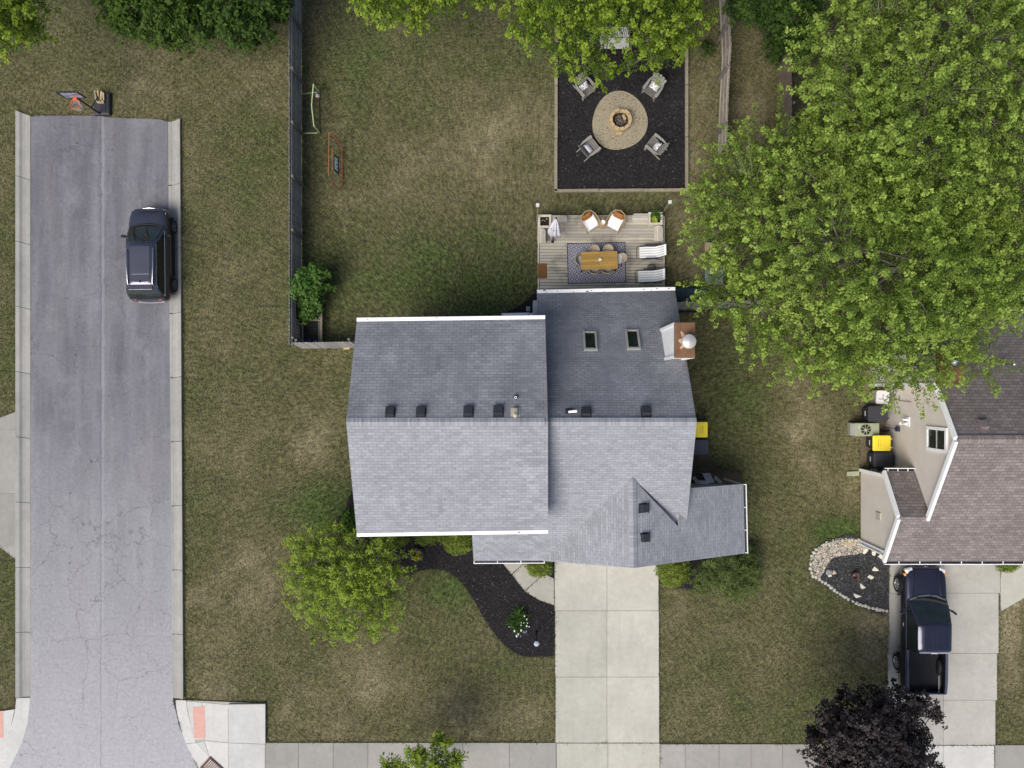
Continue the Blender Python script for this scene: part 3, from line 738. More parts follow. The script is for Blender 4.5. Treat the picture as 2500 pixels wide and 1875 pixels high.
sd = MB(); q = P(1313, 757, 2.6); sd.box((PP(1311, 745, PLB).x - .03, (P(0, 744, 2.7).y + P(0, 768, 2.7).y) / 2, 2.62), (.12, .46, .1)); sd.build("gutter_end", M['white'], **HZ)
ds = MB(); ds.beam((ge1.x - .05, ge0.y - .06, 2.5), (ge1.x - .3, ge0.y - .06, .1), .08, .06); ds.build("downspout", M['white'], **HZ)

# roof vents
def slopeM(pl_sx, pl_sy):
    z = Vector((-pl_sx, -pl_sy, 1)).normalized(); y = Vector((-pl_sx, -pl_sy, 0)); y = (Vector((0, 1, 0)) - z * z.y) if abs(pl_sy) > 0 else (Vector((1, 0, 0)) - z * z.x)
    y.normalize(); x = y.cross(z)
    return Matrix((x, y, z)).transposed()
def roof_vent(p, Mx, up, mat, parent):
    """hooded slant vent: flange, short throat, hood overhanging down the slope; `up` is +1 when local +y points down the slope"""
    mb = MB(); U = lambda v: p + Mx @ Vector(v)
    mb.box(U((0, -up * .02, .008)), (.40, .44, .016), M=Mx); mb.box(U((0, -up * .02, .05)), (.30, .30, .09), M=Mx)
    a, b = .17, .16
    vs = []
    for z_, s1 in ((.10, 1), (.165, .88)):
        vs += [U((-a * s1, up * .21 * s1, z_ * .9)), U((a * s1, up * .21 * s1, z_ * .9)), U((a * s1, -up * .16 * s1, z_)), U((-a * s1, -up * .16 * s1, z_))]
    fs = [(0, 1, 2, 3), (7, 6, 5, 4)] + [(i, 4 + i, 4 + (i + 1) % 4, (i + 1) % 4) for i in range(4)]
    mb.add(vs, fs)
    mb.box(U((0, up * .205, .115)), (.42, .018, .05), M=Mx)
    return mb.build("roof_vent", mat, parent=parent, world=True)
PL1B = (ZR1, 0, A.y, 0, -(ZR1 - ZE1) / (eb0.y - A.y))
for px, py in ((953, 1008), (1028, 1008), (1144, 1006), (1217, 1005)): roof_vent(PP(px, py, PL1B), slopeM(0, PL1B[4]), 1, M['dark_plastic'], house)
for px, py in ((1431, 1009), (1577, 1007)): roof_vent(PP(px, py, PLB), slopeM(0, PLB[4]), 1, M['dark_plastic'], house)
PLG = (GZ, gr0.x, 0, -sR, 0)
for px, py in ((1570, 1240), (1572, 1312)): roof_vent(PP(px, py, PLG), slopeM(-sR, 0), 1, M['dark_plastic'], house)
p = PP(1259, 970, PL1B); vp = MB(); vp.lathe(p, [(.10, -.03), (.085, .05), (.06, .06)], 20, 1); vp.lathe(p, [(.052, .02), (.052, .24), (.030, .24), (.030, .05)], 20, 0); vp.build("vent_pipe", [M['white'], M['dark_plastic']], **HZ)
p = PP(1258, 1008, PL1B); ev = MB(); Mx = slopeM(0, PL1B[4]); ev.box(p + Mx @ Vector((0, .03, .008)), (.36, .36, .016), M=Mx); ev.rbox(p + Mx @ Vector((0, .02, .1)), (.2, .26, .2), .05, M=Mx); ev.lathe(p + Vector((0, -.08, .1)), [(.10, 0), (.10, .14), (.07, .18), (.001, .19)], 16); ev.build("exhaust_hood", M['tan_metal'], **HZ)
p = PP(1390, 1005, PLB); pv = MB(); Mx = slopeM(0, PLB[4]); pv.box(p + Mx @ Vector((0, .02, .01)), (.3, .26, .02), M=Mx, m=1); pv.lathe(p, [(.12, -.06), (.09, .06), (.06, .10)], 16, 1); pv.tube([p, p + Vector((.0, 0, .14)), p + Vector((.06, .01, .20)), p + Vector((.28, .03, .22))], .055, 14, 0); pv.build("vent_pipe", [M['white'], M['dark_plastic']], **HZ)
# skylights
def skylight(px0, py0, px1, py1):
    a, b, c, d = PP(px0, py0, PLB), PP(px1, py0, PLB), PP(px1, py1, PLB), PP(px0, py1, PLB)
    ctr = (a + b + c + d) / 4; Mx = slopeM(0, PLB[4]); wx = (b - a).length; wy = (a - d).length; U = lambda v: ctr + Mx @ Vector(v)
    fr = MB()
    for sx in (-1, 1): fr.box(U((sx * (wx / 2 - .04), 0, .06)), (.08, wy, .12), M=Mx)
    fr.box(U((0, -wy / 2 + .045, .055)), (wx - .164, .09, .11), M=Mx); fr.box(U((0, wy / 2 - .03, .055)), (wx - .164, .06, .11), M=Mx)
    f = fr.build("skylight", simple_cache('skylight_frame', (.30, .30, .28), .5), **HZ)
    pn = MB(); pn.box(U((0, .01, .035)), (wx - .165, wy - .155, .03), M=Mx); pn.build("pane", M['carglass'], parent=f, world=True)
_sc = {}
def simple_cache(n, c, r=.6):
    if n not in _sc: _sc[n] = simple(n, c, r)
    return _sc[n]
skylight(1424, 812, 1457, 857); skylight(1528, 808, 1561, 855)
# chimney
cx0, cx1, cy0, cy1, cz = 5.62, 6.32, 1.24, 2.50, 6.96
ch = MB(); ch.box(((cx0 + cx1) / 2, (cy0 + cy1) / 2, (cz + 2.2) / 2 + .3), (cx1 - cx0, cy1 - cy0, cz - 2.2))
for xx in (cx0, cx1):
    for yy in (cy0, cy1): ch.box((xx, yy, (cz + 2.2) / 2 + .3), (.11, .11, cz - 2.22), m=0)
chm = ch.build("chimney", M['white'], **HZ)
cc = MB(); cc.rbox(((cx0 + cx1) / 2, (cy0 + cy1) / 2, cz + .33), (cx1 - cx0 + .1, cy1 - cy0 + .1, .06), .015); cc.build("chase_cover", M['copper'], parent=chm, world=True)
fl = MB(); fx, fy = cx0 + .43, 1.80
fl.lathe((fx, fy, cz + .36), [(.21, 0), (.19, .05), (.175, .30)], 24, 0); fl.lathe((fx, fy, cz + .36), [(.27, .30), (.28, .34), (.275, .44), (.25, .47), (.0001, .50)], 28, 0)
fl.lathe((fx, fy, cz + .36), [(.22, .24), (.22, .30)], 24, 1); fl.build("flue_cap", [simple('galvanised_cap', (.50, .48, .45), .45, .4, .3, .08), M['black_metal']], parent=chm, world=True)
st = MB(); zc = cz + .3625
for dx, dy, ln, wd in ((-.22, .40, .42, .05), (-.28, .05, .2, .06), (-.25, -.26, .25, .04)):
    d = Vector((dx, dy, 0)).normalized(); s_ = Vector((-d.y, d.x, 0)); b_ = Vector((fx, fy, zc))
    st.add([b_ + d * .2 + s_ * wd * 1.8, b_ + d * .2 - s_ * wd * 1.8, b_ + d * (.2 + ln * .6) - s_ * wd * .6, b_ + d * (.2 + ln * .62) + s_ * wd * .5], [(3, 2, 1, 0)])
st.build("rust_streak", simple('pale_rust_stain', (.48, .33, .22), .7), parent=chm, world=True)

# ------------------------------------------------------------------ neighbour's house
nb = thing("house", "brown shingled neighbouring house with taupe siding and white trim", "house", (17, -2, 0))
NZ = dict(parent=nb, world=True)
NY, NZR, SBk, SFr = -1.99, 6.25, .70, .62
XL, XG, XR = 16.95, 15.70, 34.0
yb2, yf2 = NY + (NZR - 2.5) / SBk, NY - (NZR - 2.78) / SFr
zf = lambda y: NZR - SFr * (NY - y); zb = lambda y: NZR - SBk * (y - NY)
GY = -5.43; GZ2 = zf(GY)
m1 = MB(); roof_face(m1, [(XL, NY, NZR), (XR, NY, NZR), (XR, yb2, 2.5), (XL, yb2, 2.5)], edge=1); m1.build("roof", [M['nroof'], M['white']], **NZ)
m1 = MB(); roof_face(m1, [(XL, NY, NZR), (XR, NY, NZR), (XR, yf2, 2.78), (XG, yf2, 2.78), (XG, GY, GZ2), (XL, GY, GZ2)], edge=1); hip_caps(m1, (XL, NY, NZR), (XR - 8, NY, NZR)); m1.build("roof", [M['nroof'], M['white']], **NZ)
gye = -3.62; m1 = MB(); roof_face(m1, [(XG, GY, GZ2), (17.05, GY, GZ2), (17.05, gye, 2.78), (XG, gye, 2.78)], edge=1); m1.build("roof", [M['nroof'], M['white']], **NZ)
wl = MB()
gable_walls(wl, 17.02, XR - .3, yf2 + .4, yb2 - .35, NY, NZR - .22, zf(yf2 + .4) - .2, 2.5)
gable_walls(wl, 15.82, 17.0, yf2 + .4, gye - .25, GY, GZ2 - .2, 2.9, 2.85)
wl.box(((16.28 + 17.0) / 2, .80, 2.95), (.72, 1.2, 5.9))
wl.build("wall", M['taupe'], **NZ)
rk = MB()
def rake(a, b): rk.beam(Vector(a) + Vector((-.05, 0, .005)), Vector(b) + Vector((-.05, 0, .005)), .12, .2)
rake((XL, NY - .05, NZR), (XL, GY - .1, zf(GY - .1))); rake((XL, NY + .05, NZR - .02), (XL, yb2, 2.5)); rake((XG, GY - .03, GZ2), (XG, yf2, 2.78)); rake((XG, GY + .03, GZ2 - .02), (XG, gye, 2.78))
rk.build("rake_trim", M['white'], **NZ)
for c_, d_ in (((15.79, gye - .22, 1.4), (.12, .14, 2.8)), ((15.79, yf2 + .36, 1.4), (.12, .14, 2.8)), ((16.25, .19, 3.0), (.1, .13, 6.0)), ((16.25, 1.42, 3.0), (.1, .12, 6.0))):
    cb = MB(); cb.box(c_, d_); cb.build("corner_board", M['white'], **NZ)
cb = MB(); cb.tube([(15.74, yf2 + .2, 2.62), (15.70, yf2 + .26, 2.3), (15.70, yf2 + .27, .15)], .045, 8); cb.build("downspout", M['white'], **NZ)
def ngutter(a, b, n):
    a, b = Vector(a), Vector(b); d = (b - a).normalized(); s_ = Vector((-d.y, d.x, 0)); mb = MB()
    mb.beam(a + s_ * .13 - Vector((0, 0, .04)), b + s_ * .13 - Vector((0, 0, .04)), .03, .12, 0); mb.beam(a + s_ * .06 - Vector((0, 0, .09)), b + s_ * .06 - Vector((0, 0, .09)), .13, .012, 1)
    for k in range(n): p = a.lerp(b, (k + .3) / n); mb.beam(p - Vector((0, 0, .005)), p + s_ * .13 - Vector((0, 0, .005)), .035, .015, 0)
    mb.build("gutter", [M['white'], M['black_metal']], **NZ)
ngutter((XR, yf2, 2.78), (XG - .02, yf2, 2.78), 20); ngutter((XL, yb2, 2.5), (XR, yb2, 2.5), 18); ngutter((XG, gye, 2.78), (17.02, gye, 2.78), 3)
cp = MB(); cp.rbox((16.74, .82, 6.12), (1.06, 1.28, .14), .02); chn = cp.build("chase_cover", M['copper'], **NZ)
fl = MB(); fl.lathe((16.75, 1.1, 6.2), [(.13, 0), (.13, .3), (.2, .3), (.2, .36), (.0001, .42)], 18); fl.build("flue_cap", M['alu'], parent=chn, world=True)
# gable window
wy0, wy1, wz0, wz1 = -2.60, -1.58, 3.86, 5.46; wx = 16.99
fr = MB()
for y_ in (wy0 + .06, wy1 - .06): fr.box((wx, y_, (wz0 + wz1) / 2), (.07, .13, wz1 - wz0))
for z_, h_ in ((wz0 + .06, .13), (wz1 - .06, .13)): fr.box((wx - .005, (wy0 + wy1) / 2, z_), (.075, wy1 - wy0 - .26, h_))
wn = fr.build("window", M['white'], **NZ)
sa = MB(); sa.box((wx + .005, (wy0 + wy1) / 2, (wz0 + wz1) / 2), (.05, wy1 - wy0 - .26, .055)); sa.build("sash_rail", simple_cache('grey_vinyl', (.4, .4, .38)), parent=wn, world=True)
pn = MB(); pn.box((wx + .012, (wy0 + wy1) / 2, (wz0 + wz1) / 2), (.02, wy1 - wy0 - .25, wz1 - wz0 - .25)); pn.build("pane", M['carglass'], parent=wn, world=True)
# wall fittings
vp = MB(); z_ = 2.1; y_ = P(2215, 1034, z_).y; vp.tube([(17.03, y_, z_), (16.72, y_, z_), (16.70, y_, z_ + .02)], .05, 10); vp.tube([(17.03, y_ + .18, z_ + .12), (16.84, y_ + .18, z_ + .12), (16.82, y_ + .18, z_ + .02)], .04, 10); vp.box((17.0, y_ + .08, z_ + .05), (.03, .42, .34)); vp.build("vent_pipe", M['white'], **NZ)
mb_ = MB(); q = P(2185, 1048, 1.3); mb_.rbox((16.96, q.y, 1.3), (.12, .2, .28), .02); mb_.tube([(16.93, q.y, 1.2), (16.9, q.y + .03, .7), (16.7, q.y + .1, .4)], .018, 6); mb_.build("disconnect_box", M['navy_plastic'], **NZ)
lv = MB(); q = P(2178, 1260, 1.9); lv.box((15.80, q.y, 1.9), (.04, .34, .42)); lv.build("access_panel", simple_cache('panel_beige', (.46, .42, .34)), **NZ)
PLN = (NZR, 0, NY, 0, -SBk); PLNf = (NZR, 0, NY, 0, SFr)
roof_vent(PP(2399, 1040, PLN), slopeM(0, -SBk), 1, M['brownvent'], nb)
p = PP(2446, 890, PLN); vp = MB(); vp.tube([p, p + Vector((0, 0, .85))], .045, 10); vp.lathe(p + Vector((0, 0, .8)), [(.09, 0), (.1, .06), (.07, .12), (.0001, .13)], 16); vp.lathe(p, [(.15, -.08), (.06, .1)], 12); vp.build("vent_pipe", M['alu'], **NZ)
# the neighbour's dark back deck
dk = MB()
x_ = 18.2
while x_ < 30: dk.box((x_, 5.1, .5), (.13, 2.6, .05)); x_ += .145
tag(dk.build("wooden_deck", wood('dark_stained_deck', (.075, .06, .05), .85, (9, .6, 9), .3, .5), loc=(24, 5.1, 0)), "dark stained board deck behind the brown roofed house, mostly under the big tree", "deck")

# footprints without grass
EXCL.append([(A.x + .3, ef0.y + .4), (B.x, ef0.y + .4), (B.x, eb0.y - .4), (A.x + .3, eb0.y - .4)])
EXCL.append([(0, yf + 1), (wr.x - .3, yf + 1), (wr.x - .3, yb - .4), (0, yb - .4)])
EXCL.append([(gx0, gy0), (gx1, gy0), (gx1, gy1), (gx0, gy1)])
EXCL.append([(17, yf2 + .4), (XR, yf2 + .4), (XR, yb2), (17, yb2)]); EXCL.append([(15.8, yf2 + .4), (17.1, yf2 + .4), (17.1, gye), (15.8, gye)])
# ------------------------------------------------------------------ trees and plants
def leaf_quads(pos, nrm, dirs, L, W, r):
    """kite shaped leaves: base, left, tip, right, folded a little along the middle"""
    n = len(pos)
    d = dirs - nrm * np.sum(dirs * nrm, 1, keepdims=True); d /= np.linalg.norm(d, axis=1, keepdims=True) + 1e-9
    s_ = np.cross(nrm, d)
    L = L[:, None]; W = W[:, None]
    V = np.empty((n, 4, 3)); fold = nrm * W * .25
    V[:, 0] = pos; V[:, 1] = pos + d * L * .45 - s_ * W * .5 + fold; V[:, 2] = pos + d * L - nrm * L * .12; V[:, 3] = pos + d * L * .45 + s_ * W * .5 + fold
    F = np.arange(4 * n).reshape(n, 4)
    return V.reshape(-1, 3), F
def unit(n, r): 
    v = r.normal(size=(n, 3)); return v / np.linalg.norm(v, axis=1, keepdims=True)

def crown_leaves(lobes, dens, leaf, wid, seed, spray=.5, per=7, sprad=.13, spraylen=(.3, 1.1), floor=.3, updroop=.15, hole=.45, shell=.33, billow=True, tipn=.22, tipsize=1.55):
    """lobes: (x,y,z,rx,ry,rz). Leaf rosettes through each lobe's outer volume, sprays of leafy twigs standing out of it, holes cut by noise."""
    r = np.random.default_rng(seed); tips = []; outd = []; tint = []; twigs = []; clump = []
    if billow:
        out = []
        for l in lobes:
            if l[3] < .9: out.append(l); continue
            c = np.array(l[:3]); rr = np.array(l[3:6]); out.append((*c, *(rr * .66)))
            ns = int(7 + 5 * min(l[3], 2.6))
            for k in range(ns):
                z_ = 1 - (k + .5) / ns * 1.35; a_ = k * 2.39996 + seed + len(out); q = math.sqrt(max(0, 1 - z_ * z_))
                u_ = np.array([q * math.cos(a_), q * math.sin(a_), z_]); s1 = r.uniform(.26, .46); out.append((*(c + u_ * rr * r.uniform(.62, .80)), *(rr * s1)))
        lobes = out
    C_ = np.array([l[:3] for l in lobes]); Rr = np.array([l[3:6] for l in lobes])
    for li, l in enumerate(lobes):
        c = C_[li]; rr = Rr[li]; area = 4 * math.pi * (rr[0] * rr[1] * rr[2]) ** (2 / 3)
        n = int(area * dens); u = unit(n, r); u[:, 2] = np.where(u[:, 2] < -.55, -u[:, 2], u[:, 2])
        rad = r.random(n) ** shell
        bump_ = 1 + .16 * np.sin(u[:, 0] * 5.1 + li * 1.7) * np.cos(u[:, 1] * 4.3 + li) + .10 * np.sin(u[:, 2] * 9 + u[:, 0] * 7 + li * 2)
        p = c + u * rr * (rad * bump_)[:, None]
        # drop what lies deep inside another lobe
        keep = np.ones(n, bool)
        for lj in range(len(lobes)):
            if lj != li: keep &= np.linalg.norm((p - C_[lj]) / Rr[lj], axis=1) > .62
        h = .5 + .5 * np.sin(p[:, 0] * 2.3 + li) * np.sin(p[:, 1] * 2.1 + 1.3 * li) * np.sin(p[:, 2] * 2.6 + .7)
        h2 = .5 + .5 * np.sin(p[:, 0] * 5.3 + 2 * li) * np.sin(p[:, 1] * 5.9 + 2.1) * np.sin(p[:, 2] * 5.1)
        keep &= (.6 * h + .4 * h2) > hole * r.random(n) * 1.25
        keep &= p[:, 2] > floor
        if billow: keep &= (h > .12) | (r.random(n) < .25)
        tl = r.normal() * .13 if billow else 0
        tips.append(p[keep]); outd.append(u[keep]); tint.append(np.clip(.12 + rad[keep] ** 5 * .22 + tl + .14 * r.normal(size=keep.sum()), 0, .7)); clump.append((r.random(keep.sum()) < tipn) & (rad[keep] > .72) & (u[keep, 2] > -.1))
        ns = int(area * spray)
        us = unit(ns, r); us[:, 2] = np.abs(us[:, 2]) * r.choice([1, 1, 1, -.35], ns)
        for k in range(ns):
            base = c + us[k] * rr * .88
            dd = np.linalg.norm((base - C_) / Rr, axis=1); dd[li] = 9
            if dd.min() < .85 or base[2] < floor: continue
            ln = r.uniform(*spraylen) * min(1, rr.min() / 1.2 + .3); d = us[k] + np.array([0, 0, .25]) + r.normal(size=3) * .3; d /= np.linalg.norm(d)
            m = max(2, int(ln / .13)); q = base + d * np.linspace(0, ln, m)[:, None]; q[:, 2] -= updroop * np.linspace(0, 1, m) ** 2 * ln
            twigs.append((base - us[k] * .3, q[-1])); tips.append(q); outd.append(np.tile(d, (m, 1))); tint.append(np.linspace(.3, .75, m)); clump.append(np.arange(m) >= m - (1 + (k % 3 == 0)))
    tips = np.concatenate(tips); outd = np.concatenate(outd); tint = np.concatenate(tint); clump = np.concatenate(clump); tint = np.where(clump, r.uniform(.72, 1.0, len(tint)), tint)
    n = len(tips); k = per
    T = np.repeat(tips, k, 0); O = np.repeat(outd, k, 0); tn = np.repeat(tint, k)
    off = unit(n * k, r)
    cl_ = np.repeat(clump, k); pos = T + off * (sprad * np.where(cl_, .5, 1.0) * r.random(n * k) ** .5)[:, None] + np.where(cl_, .05, 0.)[:, None] * O
    nr = O * .55 + np.array([0, 0, .75]) + r.normal(size=(n * k, 3)) * np.where(cl_, .22, .46)[:, None]; nr /= np.linalg.norm(nr, axis=1, keepdims=True)
    dr = off + O * .4 + np.array([0, 0, -.15]) + r.normal(size=(n * k, 3)) * .3
    sz = np.where(cl_, tipsize, 1.0); L = leaf * sz * r.uniform(.65, 1.3, n * k); W = wid * sz * r.uniform(.7, 1.25, n * k)
    V, F = leaf_quads(pos, nr, dr, L, W, r)
    return V, F, np.repeat(tn, 4), twigs, tips

def branches(mb, base, fork, lobes, tips, twigs, r0, seed, sub=9, maxtw=260):
    r = np.random.default_rng(seed); base, fork = Vector(base), Vector(fork)
    mb.lathe((base.x, base.y, -.05), [(r0 * 1.6, 0), (r0 * 1.15, .25)], 10)
    mb.tube([base, base.lerp(fork, .5) + Vector((.05, -.04, 0)), fork], [r0 * 1.15, r0, r0 * .8], 10)
    for l in lobes:
        c = Vector(l[:3]); mid = fork.lerp(c, .55) + Vector((r.normal() * .15, r.normal() * .15, .15))
        rl = r0 * .42 * min(1, .35 + max(l[3:6]) / 3)
        mb.tube([fork - Vector((0, 0, .15)), mid, c - Vector((0, 0, .2))], [rl, rl * .75, rl * .5], 7)
        near = tips[np.linalg.norm((tips - np.array(l[:3])) / np.array(l[3:6]), axis=1) < 1.25]
        if len(near) == 0: continue
        for q in near[r.choice(len(near), min(sub, len(near)), replace=False)]:
            q = Vector(q); m_ = c.lerp(q, .5) + Vector((r.normal() * .1, r.normal() * .1, .08)); mb.tube([c - Vector((0, 0, .2)), m_, q], [rl * .4, rl * .28, .006], 5, cap=False)
    for a, b in twigs[:maxtw]:
        a, b = Vector(a), Vector(b); mb.tube([a, a.lerp(b, .5), b], [.014, .009, .004], 4, cap=False)

def tree(name, label, cat, base, fork_z, lobes, dens, leaf, wid, mat, seed, r0=.2, bark='bark', group=None, crown="crown", sub=9, fork=None, **kw):
    """lobes: (px, py, z, r) or (px, py, z, rxy, rz), in photo pixels at their own height"""
    b = P(base[0], base[1], 0)
    root = thing(name, label, cat, (b.x, b.y, 0), 0, group)
    L = []
    for l in lobes:
        c = P(l[0], l[1], l[2]); rz = l[4] if len(l) > 4 else l[3] * .82
        L.append((c.x - b.x, c.y - b.y, c.z, l[3], l[3], rz))
    V, F, tn, tw, tips = crown_leaves(L, dens, leaf, wid, seed, **kw)
    npmesh(crown, V, F, mat, root, {"tint": tn})
    mb = MB(); branches(mb, (0, 0, 0), fork or (.05, .05, fork_z), L, tips, tw, r0, seed, sub); mb.build("trunk", M[bark], root)
    return root

LM = {}
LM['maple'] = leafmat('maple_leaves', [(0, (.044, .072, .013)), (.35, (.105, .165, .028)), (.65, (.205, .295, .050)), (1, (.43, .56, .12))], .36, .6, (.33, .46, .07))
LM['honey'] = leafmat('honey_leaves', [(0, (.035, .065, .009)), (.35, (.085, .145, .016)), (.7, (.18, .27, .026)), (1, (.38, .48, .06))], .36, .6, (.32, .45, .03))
LM['deep'] = leafmat('deep_leaves', [(0, (.012, .028, .007)), (.4, (.025, .055, .010)), (.75, (.045, .090, .014)), (1, (.085, .14, .02))], .25, .55)
LM['front'] = leafmat('front_leaves', [(0, (.055, .085, .012)), (.35, (.125, .19, .022)), (.7, (.22, .31, .035)), (1, (.36, .47, .07))], .36, .6)
LM['purple'] = leafmat('purple_leaves', [(0, (.010, .008, .009)), (.5, (.022, .018, .019)), (.85, (.042, .034, .035)), (1, (.085, .068, .066))], .06, .4)
LM['box'] = leafmat('boxwood_leaves', [(0, (.07, .10, .018)), (.4, (.135, .185, .03)), (.8, (.20, .26, .045)), (1, (.32, .37, .09))], .25, .6)
LM['pine'] = leafmat('pine_needles', [(0, (.028, .042, .012)), (.5, (.065, .092, .025)), (.85, (.11, .145, .04)), (1, (.17, .21, .06))], .15, .6)
LM['herb'] = leafmat('herb_leaves', [(0, (.025, .06, .012)), (.5, (.05, .12, .02)), (1, (.12, .21, .04))], .3, .5)
LM['yellow'] = leafmat('yellow_flowers', [(0, (.20, .21, .03)), (.6, (.5, .45, .05)), (1, (.7, .62, .12))], .2, .6)
LM['violet'] = leafmat('violet_flowers', [(0, (.10, .06, .32)), (1, (.22, .13, .5))], .2, .6)

# the two big maples on the right
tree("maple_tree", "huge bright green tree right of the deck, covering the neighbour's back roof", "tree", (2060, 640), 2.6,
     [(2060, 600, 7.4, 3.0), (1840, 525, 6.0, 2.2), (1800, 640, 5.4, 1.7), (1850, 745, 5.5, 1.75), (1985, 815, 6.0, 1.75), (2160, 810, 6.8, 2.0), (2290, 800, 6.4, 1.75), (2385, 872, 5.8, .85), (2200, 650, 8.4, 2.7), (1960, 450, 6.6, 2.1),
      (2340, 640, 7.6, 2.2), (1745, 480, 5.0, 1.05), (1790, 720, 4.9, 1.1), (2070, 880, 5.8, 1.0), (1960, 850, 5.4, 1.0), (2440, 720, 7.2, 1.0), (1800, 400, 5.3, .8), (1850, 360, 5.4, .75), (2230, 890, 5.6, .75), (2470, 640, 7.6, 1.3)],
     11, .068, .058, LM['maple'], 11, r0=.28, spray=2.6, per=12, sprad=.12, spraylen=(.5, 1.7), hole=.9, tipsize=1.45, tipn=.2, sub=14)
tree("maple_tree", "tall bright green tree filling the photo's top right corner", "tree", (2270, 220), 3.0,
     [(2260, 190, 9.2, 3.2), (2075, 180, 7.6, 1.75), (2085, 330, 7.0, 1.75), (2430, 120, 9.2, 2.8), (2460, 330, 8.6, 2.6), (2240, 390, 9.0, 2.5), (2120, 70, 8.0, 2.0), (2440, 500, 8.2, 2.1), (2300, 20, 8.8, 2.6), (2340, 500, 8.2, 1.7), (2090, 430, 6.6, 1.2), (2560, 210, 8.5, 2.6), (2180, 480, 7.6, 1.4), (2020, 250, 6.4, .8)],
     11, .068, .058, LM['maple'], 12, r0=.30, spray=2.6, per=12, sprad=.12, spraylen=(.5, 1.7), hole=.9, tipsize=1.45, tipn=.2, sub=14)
# tree over the fire pit
tree("honey_locust_tree", "yellow green tree whose crown hangs over the back of the fire pit square", "tree", (1490, -120), 2.6,
     [(1480, -28, 6.6, 1.7), (1345, 45, 6.0, 1.15), (1388, 85, 5.6, 1.0), (1448, 150, 5.0, .7), (1595, 98, 5.5, .92), (1640, 50, 6.0, 1.15), (1285, 70, 5.4, .72), (1560, -90, 7.0, 2.4), (1390, -70, 7.0, 2.0), (1365, 155, 4.6, .42), (1475, 180, 4.4, .45), (1600, 140, 4.8, .55), (1665, 105, 5.0, .55), (1700, 40, 5.6, .6), (1548, 152, 4.8, .42), (1300, 20, 5.6, .8)],
     24, .068, .052, LM['honey'], 13, r0=.22, spray=2.4, per=15, sprad=.14, spraylen=(.2, .9), hole=.8)
tree("locust_tree", "tree at the photo's top edge above the middle of the back lawn", "tree", (990, -170), 2.4,
     [(960, -50, 6.2, 1.5), (905, 15, 5.2, .62), (1010, 30, 4.8, .55), (960, 10, 5.4, .8), (1020, 62, 4.2, .36), (1060, -40, 6, 1.2), (1140, -22, 5.6, .75), (1195, -10, 5.2, .5), (930, 35, 4.8, .35), (1000, 0, 5.5, .8)],
     24, .068, .052, LM['honey'], 14, r0=.18, spray=2.4, per=15, sprad=.14, spraylen=(.2, .8), hole=.8)
tree("maple_tree", "bright green tree in the photo's top left corner", "tree", (-40, -10), 2.4, [(-10, 15, 6.4, 1.6), (45, 50, 5.6, .9), (10, 95, 5.2, .7), (60, 15, 5.6, .8), (80, 80, 5, .45), (-60, -70, 6.5, 1.8)],
     24, .068, .054, LM['honey'], 15, r0=.2, spray=2.4, per=15, sprad=.14, spraylen=(.2, .8), hole=.8)
tree("evergreen_tree", "dark feathery tree at the top edge just left of the long grey fence", "tree", (600, 10), 1.4, [(590, 30, 4.6, 1.2), (640, 0, 4.6, 1.1), (560, 70, 3.8, .75), (620, 75, 3.8, .6), (600, -70, 5, 1.5), (530, 15, 4.2, .9), (670, 20, 3.8, .6), (580, 100, 3.0, .35)],
     36, .13, .055, LM['deep'], 16, r0=.14, bark='darkbark', spray=5, per=8, sprad=.12, spraylen=(.3, 1.0), hole=.6)
tree("broadleaf_tree", "mid green bushy tree at the top edge above the end of the road", "tree", (390, 0), 1.4, [(350, 20, 4.4, 1.25), (440, 20, 4.6, 1.35), (470, 70, 3.8, .85), (390, 70, 3.8, .8), (310, 50, 3.6, .7), (410, -70, 5, 1.6), (430, 95, 3.0, .45), (500, 20, 4, .9), (290, 10, 3.6, .7)],
     34, .105, .065, leafmat('shade_leaves', [(0, (.016, .036, .008)), (.4, (.034, .070, .011)), (.75, (.060, .108, .016)), (1, (.11, .17, .022))], .28, .55), 17, r0=.14, bark='darkbark', spray=2.5, per=8, sprad=.12, spraylen=(.2, .7), hole=.6)
tree("dark_tree", "very dark green tree in the shade behind the two leaning plank fences", "tree", (1880, -60), 1.4, [(1860, -5, 4.0, 1.3), (1930, 30, 4.2, 1.25), (1960, 100, 3.2, .8), (1840, 30, 3.2, .65), (1890, 50, 3.2, .65), (1950, 70, 3.0, .55), (1900, -80, 4.4, 1.4), (1800, 20, 3, .5), (1930, 110, 2.4, .35)],
     34, .11, .06, LM['deep'], 18, r0=.12, bark='darkbark', spray=2.5, per=7, sprad=.12, spraylen=(.2, .6), hole=.6)
tree("shrub", "small dark shrub leaning on the middle plank fence beside the top right tree", "shrub", (1885, 125), .3, [(1885, 118, 1.2, .5), (1895, 90, 1.3, .45), (1890, 140, .9, .3)], 55, .10, .05, LM['deep'], 19, r0=.04, bark='darkbark', spray=3, per=6, sprad=.1, spraylen=(.1, .4), crown="foliage", floor=.05)
tree("shrub", "low dark bush in the shade between the slanting fence and the fire pit square", "shrub", (1733, 118), .2, [(1733, 118, .3, .24), (1722, 108, .3, .2)], 55, .10, .05, LM['deep'], 20, r0=.03, bark='darkbark', spray=3, per=6, sprad=.1, spraylen=(.1, .3), crown="foliage", floor=.03)
